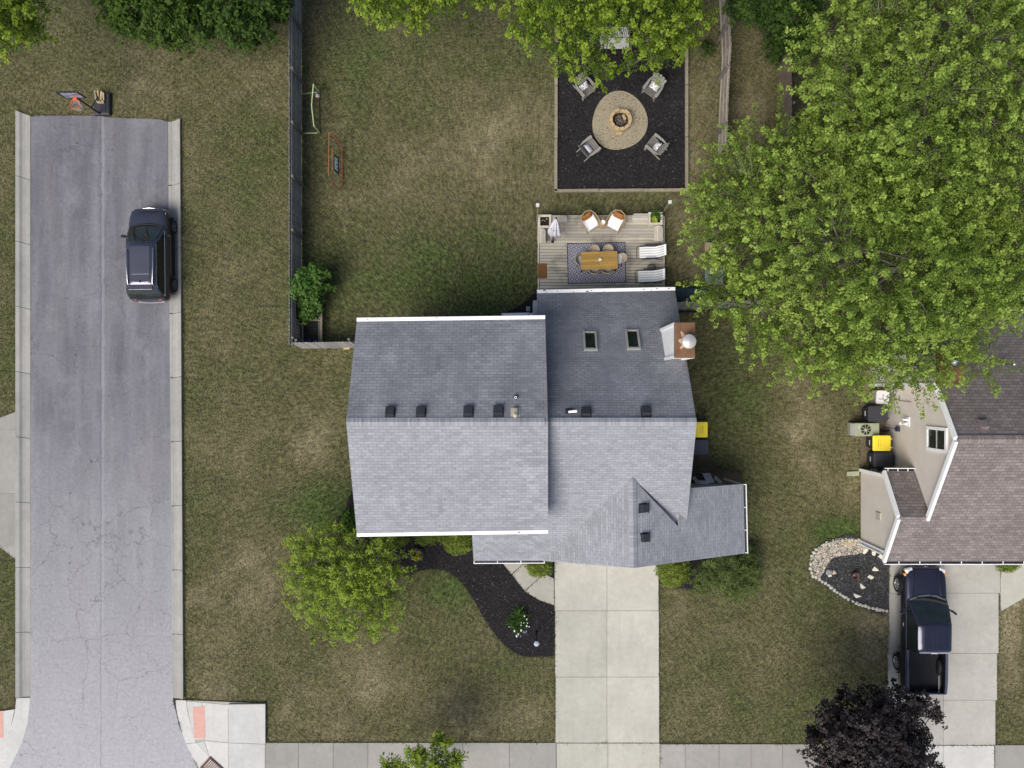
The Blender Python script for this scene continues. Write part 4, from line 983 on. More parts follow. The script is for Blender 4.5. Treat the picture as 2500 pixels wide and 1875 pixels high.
# tree by the front corner
tree("crab_apple_tree", "thin green tree with bare grey branches at the house's front left corner", "tree", (858, 1400), 1.2,
     [(790, 1375, 3.7, 1.18), (905, 1375, 3.9, 1.15), (862, 1470, 3.7, 1.18), (765, 1430, 3.0, .75), (945, 1440, 3.1, .62), (830, 1310, 3.3, .62), (800, 1525, 2.5, .5), (925, 1500, 2.8, .55), (872, 1405, 4.3, .95), (735, 1390, 2.9, .55), (975, 1405, 2.6, .35), (840, 1540, 2.3, .35), (745, 1340, 2.8, .5), (925, 1330, 3.2, .6), (715, 1470, 1.8, .22), (760, 1560, 1.6, .22), (900, 1540, 2.2, .3), (780, 1480, 2.8, .55)],
     20, .10, .042, LM['front'], 21, r0=.14, spray=5.5, per=10, sprad=.10, spraylen=(.3, 1.0), hole=1.0, sub=16, tipn=.3, tipsize=1.3)
tree("purple_maple_tree", "near black purple leaved maple beside the neighbour's driveway", "tree", (2130, 1815), 1.6,
     [(2120, 1800, 5.0, 1.5), (2045, 1765, 4.0, .95), (2020, 1835, 3.9, .85), (2195, 1745, 4.2, .85), (2245, 1718, 3.5, .5), (2125, 1712, 4.0, .7), (2185, 1855, 4.6, 1.2), (2095, 1890, 4.5, 1.4), (2265, 1865, 3.6, .5), (1990, 1790, 3.0, .35), (2060, 1700, 3.2, .35), (2285, 1745, 3.0, .32), (2225, 1800, 3.8, .75), (2200, 1690, 3.2, .3), (2160, 1940, 4.4, 1.3)],
     42, .085, .078, LM['purple'], 22, r0=.14, bark='darkbark', spray=3.5, per=10, sprad=.13, spraylen=(.2, .6), hole=.65, tipsize=1.35)
tree("young_tree", "small fresh green tree at the bottom edge standing over the front sidewalk", "tree", (1040, 1895), 1.0,
     [(1055, 1872, 3.0, .72), (955, 1868, 2.5, .40), (1075, 1818, 2.8, .34), (1108, 1852, 2.7, .36), (1020, 1845, 2.8, .42), (1078, 1800, 2.6, .2), (985, 1885, 2.5, .35), (1050, 1920, 3, .8), (1105, 1880, 2.5, .4)],
     50, .13, .045, LM['front'], 23, r0=.06, spray=5, per=7, sprad=.12, spraylen=(.15, .45), hole=.55)
tree("mugo_pine", "feathery dark pine bush by the garage's right front corner", "shrub", (1780, 1405), .3,
     [(1785, 1395, 1.0, .75, .7), (1735, 1400, .8, .6, .6), (1825, 1390, .9, .6, .6), (1715, 1425, .5, .4, .4), (1790, 1432, .7, .55, .5), (1830, 1425, .6, .4, .4), (1765, 1375, 1.2, .5, .5), (1825, 1360, .9, .4, .4)],
     60, .16, .022, LM['pine'], 24, r0=.06, bark='darkbark', spray=7, per=12, sprad=.07, spraylen=(.15, .45), hole=.5, tipsize=1.1, billow=False, crown="foliage", floor=.05)
tree("garden_shrub", "leafy green shrub growing in the raised bed by the left fence", "shrub", (762, 705), .5,
     [(745, 690, 1.6, .55), (770, 668, 1.6, .45), (728, 700, 1.7, .38), (772, 705, 1.2, .35), (755, 745, 1.0, .42), (768, 730, 1.1, .38), (742, 765, .8, .35), (800, 700, .7, .22), (765, 762, .8, .3)],
     60, .12, .07, LM['herb'], 25, r0=.03, spray=4, per=6, sprad=.1, spraylen=(.1, .35), hole=.6, crown="foliage", floor=.05)
def boxwood(px, py, r, h, label, seed, grp=None):
    tree("boxwood_bush", label, "shrub", (px, py), .25, [(px, py, h * .52, r, h * .5), (px - 6, py + 4, h * .45, r * .9, h * .45)], 260, .05, .032, LM['box'], seed, r0=.03, bark='darkbark', group=grp, spray=6, per=6, sprad=.05, spraylen=(.03, .1), hole=.2, crown="foliage", floor=.02, shell=.18, sub=6, billow=False, tipn=.1, tipsize=1.2)
bg = "clipped round bushes along the house front"
boxwood(962, 1296, .80, 1.0, "round clipped bush under the front gutter, leftmost of three by the corner tree", 31, bg)
boxwood(1046, 1288, .76, 1.0, "round clipped bush under the front gutter, middle one behind the flowers", 32, bg)
boxwood(1121, 1312, .76, 1.0, "largest showing clipped bush in the row, touching the porch roof's left end", 33, bg)
boxwood(1319, 1376, .60, .8, "round clipped bush between the porch gutter and the curved front walk", 34, bg)
boxwood(1647, 1392, .76, 1.0, "round clipped bush right of the main driveway under the garage eave", 35, bg)
boxwood(2462, 1366, .55, .8, "small green bush under the neighbour's front gutter at the right edge", 36)
tree("hydrangea_bush", "light green shrub peeking out at the house's left front corner above the thin tree", "shrub", (866, 1268), .3, [(862, 1268, .7, .42), (870, 1285, .6, .4), (850, 1290, .5, .3)], 70, .12, .08, LM['herb'], 37, r0=.03, spray=3, per=6, sprad=.09, spraylen=(.05, .2), crown="foliage", floor=.05)
# flowers
fb = P(1018, 1352); fr_ = thing("flower_clump", "yellow and violet flowers in the black mulch before the house", "flowers", (fb.x, fb.y, 0))
for nm, mt, sd_, pts_ in (("yellow_blooms", LM['yellow'], 41, 110), ("violet_blooms", LM['violet'], 42, 45), ("leaves", LM['herb'], 43, 60)):
    r = np.random.default_rng(sd_); a = r.uniform(0, 6.283, pts_); q = .31 * r.random(pts_) ** .45
    if nm == "violet_blooms": a = r.choice([.35, 2.7, 3.7, 1.4], pts_) + r.normal(size=pts_) * .22; q = np.clip(.27 + .05 * r.normal(size=pts_), .1, .34)
    pos = np.stack([q * np.cos(a), q * np.sin(a), .12 + .22 * (1 - (q / .34) ** 2).clip(0) + .04 * r.normal(size=pts_)], 1); k = 5
    T = np.repeat(pos, k, 0); off = unit(pts_ * k, r); off[:, 2] *= .4
    V, F = leaf_quads(T, np.array([0, 0, 1.]) + .35 * r.normal(size=(pts_ * k, 3)), off, np.full(pts_ * k, .05 if nm != "leaves" else .09), np.full(pts_ * k, .04), r)
    npmesh(nm, V, F, mt, fr_, {"tint": r.random(len(V))})
# ornamental clump with white flower spikes
ob = P(1262, 1512); og = thing("butterfly_bush", "spiky green clump with white and lilac flower heads near the driveway", "shrub", (ob.x, ob.y, 0))
r = np.random.default_rng(51); n = 420
cl = np.array([[.12, .30], [-.22, .02], [.10, -.08], [-.02, -.28], [.22, .05], [.18, -.25]]); ci = r.integers(0, 6, n)
ba = np.concatenate([cl[ci] + .12 * r.normal(size=(n, 2)), .05 + .25 * r.random((n, 1))], 1)
dr = np.concatenate([cl[ci] * .9 + .35 * r.normal(size=(n, 2)), r.uniform(.5, 1.3, (n, 1))], 1); dr /= np.linalg.norm(dr, axis=1, keepdims=True)
V, F = leaf_quads(ba, unit(n, r) * .6 + np.array([0, 0, .5]), dr, r.uniform(.25, .5, n), np.full(n, .035), r)
npmesh("leaves", V, F, LM['herb'], og, {"tint": r.random(len(V))})
for px, py, rr in ((1256, 1540, .05), (1272.5, 1538.5, .055), (1265.5, 1548, .045), (1261.5, 1552.5, .055), (1286, 1528, .045), (1280.5, 1504, .04), (1286, 1512, .035), (1272, 1526, .035), (1292, 1530, .03), (1273, 1520, .03), (1288, 1521, .03), (1243, 1530, .025), (1279, 1521, .03)):
    q = P(px, py, .45) - Vector((ob.x, ob.y, 0)); d = Vector((q.x, q.y, .3)).normalized(); b_ = Vector((q.x * .45, q.y * .45, .2))
    fw = MB(); fw.tube([b_, q], .006, 4, 1); fw.ell(q, (rr * .8, rr * 1.3, rr), 8, 6, 0); fw.build("bloom", [M['ceramic'], LM['herb']], og)
for px, py in ((1278, 1543), (1282, 1543.5), (1285.5, 1541.5), (1271, 1553)):
    q = P(px, py, .42) - Vector((ob.x, ob.y, 0)); fl = MB(); fl.ell(q, (.025, .05, .03), 8, 6); fl.build("bloom", simple_cache('lilac', (.36, .25, .5)), og)

# ------------------------------------------------------------------ vehicles
def carpaint(name, c):
    t = NT(name); f = t.noise(1.2, 3, .5)
    return t.fin(t.ramp(f, [(.3, cm(c, .85)), (.7, cm(c, 1.15))]), .26, .5, .75, .8)
M['paint_suv'] = carpaint('black_violet_paint', (.078, .078, .105))
M['paint_truck'] = carpaint('navy_paint', (.036, .038, .062))
M['trim'] = simple('black_trim', (.012, .012, .014), .6, .3)
def body_ring(y, w, zb, zt, cr=.03):
    h = zt - zb
    half = [(0, zb), (w * .78, zb), (w * .93, zb + .06), (w * .985, zb + .26 * h), (w, zb + .5 * h), (w * .985, zb + .74 * h), (w * .95, zt - .10), (w * .90, zt - .03), (w * .80, zt + .005), (w * .45, zt + cr * .75), (0, zt + cr)]
    pts = [Vector((x, y, z)) for x, z in half] + [Vector((-x, y, z)) for x, z in half[-2:0:-1]]
    return pts
def catrings(st, n=3):
    """smooth stations (y, w, zb, zt, crown) by Catmull-Rom"""
    out = []
    for i in range(len(st) - 1):
        p = [np.array(st[min(max(i + k, 0), len(st) - 1)], float) for k in (-1, 0, 1, 2)]
        for j in range(n):
            q = j / n; out.append(.5 * (2 * p[1] + (p[2] - p[0]) * q + (2 * p[0] - 5 * p[1] + 4 * p[2] - p[3]) * q * q + (3 * p[1] - p[0] - 3 * p[2] + p[3]) * q ** 3))
    out.append(np.array(st[-1], float)); return out
class Cabin:
    """greenhouse: levels (z, yfront, yrear, halfwidth, corner, bow)"""
    def __init__(s, lv): s.lv = lv
    def at(s, q):
        f = q * (len(s.lv) - 1); i = min(int(f), len(s.lv) - 2); a, b = np.array(s.lv[i], float), np.array(s.lv[i + 1], float); return a + (b - a) * (f - i)
    def ring(s, q, off=0):
        z, yf, yr_, w, c, bow = s.at(q); yf += off; yr_ -= off; w += off
        R_ = [(0, yf + bow), (.45 * (w - c), yf + bow * .8), (.8 * (w - c), yf + bow * .35), (w - c, yf), (w - c * .35, yf - c * .35 * 1.2), (w, yf - c * 1.4), (w, yf * .66 + yr_ * .34), (w, yf * .33 + yr_ * .67), (w, yr_ + c), (w - c * .35, yr_ + c * .3), (w - c, yr_), (.5 * (w - c), yr_ - bow * .25), (0, yr_ - bow * .3)]
        full = R_ + [(-x, y) for x, y in R_[-2:0:-1]]
        return [Vector((x, y, z)) for x, y in full]
    def shell(s, mb, m=0, n=6):
        rings = [s.ring(k / n) for k in range(n + 1)]; mb.loft(rings, m, True, cap=False)
        return rings[-1]
    def patch(s, idx, q0, q1, off=.012, n=4):
        mb = MB(); rr = [s.ring(q0 + (q1 - q0) * k / n, off) for k in range(n + 1)]
        vs = [r_[i] for r_ in rr for i in idx]; L = len(idx)
        mb.add(vs, [(k * L + i, k * L + i + 1, (k + 1) * L + i + 1, (k + 1) * L + i) for k in range(n) for i in range(L - 1)], 0, True)
        return mb
def wheel(root, x, y, rad, wdt, spokes, rimmat, dark=False):
    sg = 1 if x > 0 else -1; Mx = Matrix.Rotation(R(90) * sg, 3, 'Y'); c = Vector((x, y, rad)); mb = MB()
    mb.lathe(c, [(rad * .62, -wdt / 2), (rad * .92, -wdt / 2), (rad, -wdt * .3), (rad, wdt * .3), (rad * .93, wdt / 2), (rad * .66, wdt / 2), (rad * .64, wdt * .3), (.001, wdt * .2)], 32, 0, True, Mx)
    wo = mb.build("wheel", M['tyre'], root)
    rm = MB(); rm.lathe(c, [(rad * .66, wdt * .48), (rad * .60, wdt * .50), (rad * .58, wdt * .34)], 32, 0, True, Mx, cap=False); rm.lathe(c, [(rad * .17, wdt * .22), (rad * .17, wdt * .44), (.001, wdt * .46)], 16, 0, True, Mx)
    for k in range(spokes):
        a = 2 * math.pi * k / spokes; d = Vector((0, math.cos(a), math.sin(a)))
        sw = .15 if spokes == 6 else .10
        rm.beam(c + d * rad * .12 + Vector((sg * wdt * .40, 0, 0)), c + d * rad * .60 + Vector((sg * wdt * .42, 0, 0)), rad * sw, .04, 0, up=(1, 0, 0))
    rm.build("rim", rimmat, wo)

# --- SUV
so = P(374, 622, 0); so.x = -17.66; so.y = 6.22
suv = thing("parked_car", "glossy black SUV with silver roof rails parked against the road's right kerb", "car", so, R(.6))
st = [(2.22, .60, .42, .70, .01), (2.17, .74, .33, .80, .015), (2.05, .84, .29, .89, .02), (1.8, .90, .28, .95, .03), (1.45, .925, .28, .99, .035), (1.15, .93, .28, 1.03, .03), (.4, .93, .28, 1.05, .02), (-.6, .93, .28, 1.06, .02), (-1.5, .925, .29, 1.06, .02), (-1.85, .90, .32, 1.04, .02), (-2.04, .85, .36, .98, .02), (-2.13, .76, .42, .90, .01)]
bd = MB(); bd.loft([body_ring(*s_) for s_ in catrings(st)], 0, True); bd.build("body", M['paint_suv'], suv)
cab = Cabin([(1.03, 1.28, -2.06, .86, .10, .10), (1.30, .90, -1.90, .80, .10, .09), (1.52, .60, -1.66, .71, .10, .07), (1.62, .46, -1.55, .64, .12, .05)])
sh = MB(); top = cab.shell(sh)
ins = [Vector((p.x * .93, (p.y + .5) * .95 - .5, 1.655)) for p in top]; ins2 = [Vector((p.x * .6, (p.y + .5) * .8 - .5, 1.68)) for p in top]
sh.loft([top, ins, ins2], 0, True, cap=False); sh.add(ins2, [list(range(len(ins2)))], 0, True); sh.build("cabin", M['paint_suv'], suv)
N24 = 24
cab.patch([21, 22, 23, 0, 1, 2, 3], .05, .95).build("windshield", M['carglass'], suv)
cab.patch([10, 11, 12, 13, 14], .10, .86).build("rear_window", M['carglass'], suv)
for idx in ([5, 6, 7, 8], [16, 17, 18, 19]):
    pw = cab.patch(idx, .12, .80, .01).build("side_window", M['carglass'], suv)
    tr = MB(); lo = cab.ring(.09, .016); hi = cab.ring(.84, .016)
    tr.tube([lo[i] for i in idx], .02, 6); tr.tube([hi[i] for i in idx], .008, 6); tr.tube([lo[idx[-1] if idx[0] == 5 else idx[0]], hi[idx[-1] if idx[0] == 5 else idx[0]]], .010, 6); tr.build("chrome_trim", M['chrome'], suv)
for sx in (-1, 1):
    rl = MB(); rl.tube([(sx * .60, .20, 1.635), (sx * .605, .10, 1.70), (sx * .60, -.6, 1.715), (sx * .56, -1.40, 1.70), (sx * .55, -1.48, 1.635)], .026, 8); rl.build("roof_rail", M['alu'], suv)
    mr = MB(); mr.ell((sx * 1.06, .86, 1.06), (.13, .07, .075), 14, 8); mr.beam((sx * .86, .84, 1.03), (sx * 1.0, .86, 1.04), .06, .04); mr.build("mirror", M['trim'], suv)
    hl = MB(); hl.tube([(sx * .52, 2.17, .745), (sx * .70, 2.09, .80), (sx * .82, 1.90, .86)], [.03, .05, .02], 8); hl.build("headlight", M['lens'], suv)
    tl = MB(); tl.tube([(sx * .88, -1.80, 1.03), (sx * .78, -1.99, 1.02), (sx * .52, -2.09, .96)], [.025, .05, .03], 8); tl.build("taillight", M['red'], suv)
gt = MB(); gt.tube([(-.82, 1.98, .80), (-.6, 2.16, .765), (0, 2.235, .75), (.6, 2.16, .765), (.82, 1.98, .80)], .022, 8); gt.build("grille_bar", M['chrome'], suv)
gt = MB(); gt.tube([(-.62, -2.13, .60), (-.4, -2.16, .585), (0, -2.175, .58), (.4, -2.16, .585), (.62, -2.13, .60)], .028, 8); gt.build("rear_bumper", simple_cache('dull_silver', (.28, .28, .30), .4), suv)
sp_ = MB(); sp_.rbox((0, -1.58, 1.655), (1.10, .24, .04), .02); sp_.build("spoiler", M['paint_suv'], suv)
sr = MB(); sr.rbox((0, -.36, 1.682), (.86, 1.28, .016), .05); sr.build("sunroof", carpaint('smoked_roof_glass', (.095, .097, .125)), suv)
sf = MB(); sf.tube([(0, -1.28, 1.67), (0, -1.33, 1.73), (0, -1.40, 1.67)], [.03, .02, .008], 8); sf.build("antenna_fin", M['trim'], suv)
rg = MB()
for k in range(6): rg.box((-.36 + k * .145, -1.28, 1.668), (.012, .26, .012))
rg.build("roof_ribs", M['trim'], suv)
cw = MB(); cw.tube([(-.78, 1.26, 1.05), (-.4, 1.37, 1.065), (0, 1.41, 1.07), (.4, 1.37, 1.065), (.78, 1.26, 1.05)], .035, 6); cw.build("cowl", M['trim'], suv)
for x in (-.935, .935):
    sl = MB(); sl.box((x, .05, .36), (.03, 1.9, .2)); sl.build("sill_cladding", M['trim'], suv)
for x in (-.86, .86):
    for y in (1.42, -1.32):
        wheel(suv, x, y, .35, .22, 5, simple_cache('dark_alloy', (.16, .16, .17), .4))
        ar = MB(); ar.tube([Vector((x * 1.075, y + .41 * math.cos(R(a)), .35 + .41 * math.sin(R(a)))) for a in range(-5, 186, 19)], .035, 6); ar.build("wheel_arch", M['trim'], suv)

# --- pickup
to = Vector((18.36, -11.12, 0))
tk = thing("pickup_truck", "dark blue pickup with an open empty bed on the neighbour's driveway", "pickup", to, R(-.6))
st = [(2.92, .62, .50, .88, .01), (2.86, .80, .44, 1.0, .02), (2.70, .92, .42, 1.06, .03), (2.35, .985, .42, 1.12, .04), (1.9, 1.0, .44, 1.16, .045), (1.5, 1.005, .44, 1.19, .04), (1.2, 1.005, .44, 1.20, .03), (.2, 1.0, .44, 1.22, .02), (-.84, 1.0, .44, 1.24, .01), (-.86, .99, .46, 1.23, .01)]
bd = MB(); bd.loft([body_ring(*s_) for s_ in catrings(st)], 0, True); bd.build("body", M['paint_truck'], tk)
cab = Cabin([(1.20, 1.48, -.90, .93, .08, .12), (1.50, 1.06, -.86, .87, .08, .10), (1.80, .64, -.80, .79, .09, .08), (1.88, .52, -.76, .77, .10, .06)])
sh = MB(); top = cab.shell(sh); ins = [Vector((p.x * .97, (p.y + .1) * .97 - .1, 1.905)) for p in top]; ins2 = [Vector((p.x * .6, (p.y + .1) * .8 - .1, 1.935)) for p in top]
sh.loft([top, ins, ins2], 0, True, cap=False); sh.add(ins2, [list(range(len(ins2)))], 0, True); sh.build("cabin", M['paint_truck'], tk)
cab.patch([21, 22, 23, 0, 1, 2, 3], .05, .90).build("windshield", M['carglass'], tk)
cab.patch([10, 11, 12, 13, 14], .2, .86).build("rear_window", M['carglass'], tk)
for idx in ([5, 6, 7, 8], [16, 17, 18, 19]): cab.patch(idx, .10, .86, .01).build("side_window", M['carglass'], tk)
rb = MB()
for i, x in enumerate((-.45, -.27, -.09, .09, .27, .45)):
    for y0, y1 in ((.20, -.05), (-.16, -.34), (-.44, -.66)): rb.beam((x, y0, 1.93 - abs(x) * .03), (x, y1, 1.93 - abs(x) * .03), .022, .024)
rb.build("roof_ribs", M['paint_truck'], tk)
vz = MB(); vz.box((-.42, -.80, 1.86), (.5, .07, .05)); vz.box((.42, -.80, 1.86), (.5, .07, .05)); vz.box((0, -.82, 1.86), (.3, .06, .05), m=1); vz.build("brake_light_strip", [simple_cache('pale_grey_trim', (.30, .30, .34), .4), M['lens']], tk)
cw = MB(); cw.tube([(-.84, 1.42, 1.225), (-.4, 1.60, 1.245), (0, 1.65, 1.25), (.4, 1.60, 1.245), (.84, 1.42, 1.225)], .045, 6); cw.build("cowl", simple_cache('grey_cowl', (.10, .10, .115), .6), tk)
for q_ in ([(.05, 1.64, 1.29), (.35, 1.50, 1.31)], [(-.55, 1.55, 1.29), (-.25, 1.56, 1.30)]): wp = MB(); wp.tube(q_, .014, 5); wp.build("wiper", M['trim'], tk)
hd = MB()
for sx in (-1, 1): hd.beam((sx * .52, 2.72, 1.10), (sx * .66, 1.58, 1.222), .05, .05)
hd.build("hood_ridge", M['paint_truck'], tk)
# bed
b1_ = MB(); b1_.box((0, -1.88, .80), (1.5, 2.0, .06)); 
for k in range(15): b1_.box((-.70 + k * .1, -1.88, .835), (.05, 1.98, .02))
b1_.box((0, -.90, 1.02), (1.7, .05, .42)); b1_.build("bed_floor", M['trim'], tk)
for sx in (-1, 1):
    sd_ = MB(); prof = [(.98, .46), (1.0, .75), (1.005, 1.0), (.985, 1.22), (.96, 1.265), (.86, 1.265), (.83, 1.235), (.83, .78)]
    rr = [[Vector((sx * x * k, y, z)) for x, z in prof] for y, k in ((-.88, 1), (-1.5, 1), (-2.2, .998), (-2.6, .985), (-2.86, .955))]
    if sx < 0: rr = [r_[::-1] for r_ in rr]
    sd_.loft(rr, 0, True); sd_.build("bed_side", M['paint_truck'], tk)
    rlc = MB(); rlc.beam((sx * .905, -.90, 1.272), (sx * .875, -2.84, 1.272), .10, .014); rlc.build("bed_rail", simple_cache('rail_grey', (.075, .08, .12), .5), tk)
    ww = MB(); ww.ell((sx * .74, -1.78, .84), (.14, .42, .24), 16, 10); ww.build("wheel_well", M['trim'], tk)
    mr = MB(); mr.beam((sx * .93, 1.02, 1.25), (sx * 1.12, .90, 1.28), .07, .05); mr.beam((sx * 1.10, .93, 1.30), (sx * 1.26, .80, 1.30), .09, .2); mr.build("mirror", M['paint_truck'], tk)
    hl = MB(); hl.rbox((sx * .76, 2.72, .96), (.34, .22, .2), .05, rz=-sx * R(22)); hl.build("headlight", M['lens'], tk)
    am = MB(); am.rbox((sx * .92, 2.52, .94), (.10, .14, .17), .03, rz=-sx * R(15)); am.build("turn_signal", M['amber'], tk)
    dh = MB(); dh.box((sx * 1.01, .22, 1.02), (.03, .16, .04)); dh.build("door_handle", M['chrome'], tk)
tg = MB(); tg.box((0, -2.88, 1.02), (1.78, .07, .5)); tg.build("tailgate", M['paint_truck'], tk)
gb = MB(); gb.tube([(-.86, 2.72, .72), (-.55, 2.93, .70), (0, 2.98, .70), (.55, 2.93, .70), (.86, 2.72, .72)], [.06] * 5, 8); gb.build("front_bumper", M['paint_truck'], tk)
gb = MB(); gb.box((0, 2.90, .90), (.9, .05, .16), m=0); gb.box((0, 2.90, 1.0), (.16, .05, .05), m=1); gb.build("grille", [M['trim'], M['chrome']], tk)
for x in (-.90, .90):
    for y in (1.92, -1.74):
        wheel(tk, x, y, .40, .26, 6, M['rim'])
        ar = MB(); ar.tube([Vector((x * 1.10, y + .47 * math.cos(R(a)), .40 + .47 * math.sin(R(a)))) for a in range(0, 181, 18)], .035, 6); ar.build("wheel_arch", M['trim'], tk)

# ------------------------------------------------------------------ fences
M['old_post'] = wood('old_posts', (.17, .16, .145), .9, (8, 8, .7), .3, .5, False)
def picket_fence(name, label, pts, hgt, mat, rails_side, pw=.14, gap=.012, post=2.4, jag=.03, lean=0, rails=(.35, 1.45), th=.02, phase=0.0, group=None, thick_posts=.10):
    """vertical boards along a line, rails and posts on one side (+1 = left of the line's direction)"""
    pts = [Vector(p) for p in pts]; o = pts[0]
    root = thing(name, label, "fence", (o.x, o.y, 0), 0, group)
    bo, ra = MB(), MB(); r = random.Random(hash(label) % 1000 if False else len(label)); acc = phase; first = True
    posts = []
    for a, b in zip(pts, pts[1:]):
        d = (b - a); L = d.length; d.normalize(); nrm = Vector((-d.y, d.x, 0)) * rails_side; ang = math.atan2(d.y, d.x)
        k = 0.0
        while k + pw <= L + .02:
            p = a + d * (k + pw / 2) - o; h = hgt + r.uniform(-jag, jag)
            vs = []
            y2 = th / 2
            for yy in (-y2, y2):
                for xx, zz in ((-pw / 2, .03), (pw / 2, .03), (pw / 2, h - .05), (pw / 2 - .04, h), (-pw / 2 + .04, h), (-pw / 2, h - .05)):
                    q = p + d * xx + nrm * (yy + r.uniform(-.003, .003)) + nrm * lean * zz; vs.append((q.x, q.y, zz))
            bo.add(vs, [(0, 1, 2, 3, 4, 5), (11, 10, 9, 8, 7, 6)] + [(i, 6 + i, 6 + (i + 1) % 6, (i + 1) % 6) for i in range(6)])
            k += pw + gap
        for z in rails:
            off = nrm * (.045 + lean * z); ra.beam(a - o + off + Vector((0, 0, z)), b - o + off + Vector((0, 0, z)), .04, .09)
        s_ = phase
        while s_ <= L + .01: posts.append((a + d * s_ - o + nrm * .12, nrm)); s_ += post
    bo.build("board_panel", mat, root); ra.build("rail", mat, root)
    for p, nrm in posts:
        pm = MB(); pm.beam(p, p + nrm * lean * hgt + Vector((0, 0, hgt - .04)), thick_posts, thick_posts, up=(0, 1, 0)); pm.build("post", M['old_post'], root)
    return root
f0 = P(736, -30); f1 = P(737, 838)
picket_fence("wooden_fence", "long weathered grey plank fence between the road side grass and the back lawn", [P(736, 846), P(735, -60)], 1.9, M['fence_grey'], -1, post=2.44, phase=.3, rails=(.4, 1.1, 1.65))
picket_fence("wooden_fence", "short grey plank fence joining the long fence's corner to the house wall", [P(738, 851), P(880, 849)], 1.75, M['fence_grey'], 1, lean=.10, phase=.2, rails=(.4, 1.4))
picket_fence("wooden_fence", "plank fence with slanting posts close to the fire pit square's right edge", [P(1752, 382), P(1756, 250), P(1762, 150), P(1752, -60)], 1.75, M['fence_tan'], 1, post=2.44, phase=1.0, rails=(.35, 1.0, 1.6), thick_posts=.12)
picket_fence("wooden_fence", "brownish plank fence running into the top right tree, farthest right of all", [P(1903, 360), P(1900, 150), P(1896, -60)], 1.8, wood('brown_fence_boards', (.19, .15, .125), .9, (8, 8, .7), .3, .45), -1, post=2.44, phase=1.5, rails=(.4, 1.4))
picket_fence("wooden_fence", "dark grey plank fence between the house's right back corner and the big tree", [P(1630, 756), P(1850, 751)], 1.75, M['fence_grey'], 1, lean=.09, phase=.6, rails=(.4, 1.4))
# garden edging hose/black landscape edging in front of it
eg = MB(); eg.tube([P(1655, 764, .05), P(1690, 762, .05), P(1715, 763, .05), P(1745, 757, .05), P(1780, 752, .05)], .05, 6); tag(eg.build("edging_tube", M['black_metal'], loc=P(1690, 762)), "wavy black edging along the foot of the dark grey plank fence", "edging")

# ------------------------------------------------------------------ timber border of the fire pit square
tb = "timbers edging the fire pit square"
def timber(a, b, label):
    a, b = Vector(a), Vector(b); mb = MB(); n = max(2, round((b - a).length / 2.45))
    for k in range(n):
        p, q = a.lerp(b, k / n + .002), a.lerp(b, (k + 1) / n - .002); j = random.uniform(-.012, .012); d = Vector((b.y - a.y, a.x - b.x, 0)).normalized() * j
        mb.beam(p + d + Vector((0, 0, .08)), q + d + Vector((0, 0, .08)), .14, .16)
    c = (a + b) / 2; return tag(mb.build("edging_timber", M['timber'], loc=(c.x, c.y, 0)), label, "timber edging", tb)
timber(PV(1200.5, 415), PV(1200.5, -40), "grey timber along the left side of the black fire pit square")
timber(PV(1482.5, 410), PV(1482.5, -40), "grey timber along the right side of the black fire pit square")
timber(PV(1197, 414), PV(1486, 411), "grey timber along the near side of the black fire pit square, facing the deck")

# ------------------------------------------------------------------ fire pit
pc = P(1513, 298); fp = thing("fire_pit", "round fire pit of tan blocks on the gravel circle", "fire pit", (pc.x, pc.y, .055))
for tier in range(3):
    mb = MB(); n = 11; r0_, r1_ = .39, .535
    for k in range(n):
        a0_, a1_ = 2 * math.pi * (k + .5 * (tier % 2)) / n + .025, 2 * math.pi * (k + 1 + .5 * (tier % 2)) / n - .025
        if tier == 2 and k == 2: continue
        poly = [(r0_ * math.cos(a0_), r0_ * math.sin(a0_)), (r1_ * math.cos(a0_), r1_ * math.sin(a0_)), (r1_ * math.cos(a1_), r1_ * math.sin(a1_)), (r0_ * math.cos(a1_), r0_ * math.sin(a1_))]
        mb.prism(poly, tier * .125, tier * .125 + .12)
    mb.build("block_course", M['block'], fp)
mb = MB(); mb.lathe((0, 0, 0), [(.385, .0), (.385, .10), (.2, .13), (.0001, .12)], 24); mb.build("ash_bed", M['ash'], fp)
tw = MB(); r = random.Random(5)
for k in range(60):
    a, q = r.uniform(0, 6.28), r.uniform(0, .27); c = Vector((q * math.cos(a), q * math.sin(a), .14 + r.uniform(0, .06))); d = Vector((r.uniform(-1, 1), r.uniform(-1, 1), r.uniform(-.2, .3))).normalized() * r.uniform(.05, .16)
    tw.tube([c - d, c + d], r.uniform(.004, .010), 4)
tag(tw.build("twigs", M['bark'], loc=None), "brown twigs heaped inside the round fire pit", "twigs"); tw_o = bpy.data.objects[-1] if False else None
for o in COL.objects:
    if o.name.startswith("twigs"): o.location = (pc.x, pc.y, .055)
bl = MB(); bl.rbox((0, 0, .06), (.11, .26, .10), .015); q = P(1524, 289.5); tag(bl.build("block", M['block'], loc=(0, 0, 0)), "loose tan block lying inside the fire pit on the twigs", "block"); o = bpy.data.objects["block"]; o.location = (pc.x + .17, pc.y + .12, .25); o.rotation_euler = (0, .1, R(28))
bl = MB(); bl.rbox((0, 0, .05), (.30, .10, .10), .012); o = tag(bl.build("block", M['block']), "loose tan block on the gravel just below the fire pit ring", "block"); q = P(1511, 327.5); o.location = (q.x, q.y, .055); o.rotation_euler = (0, 0, R(3))

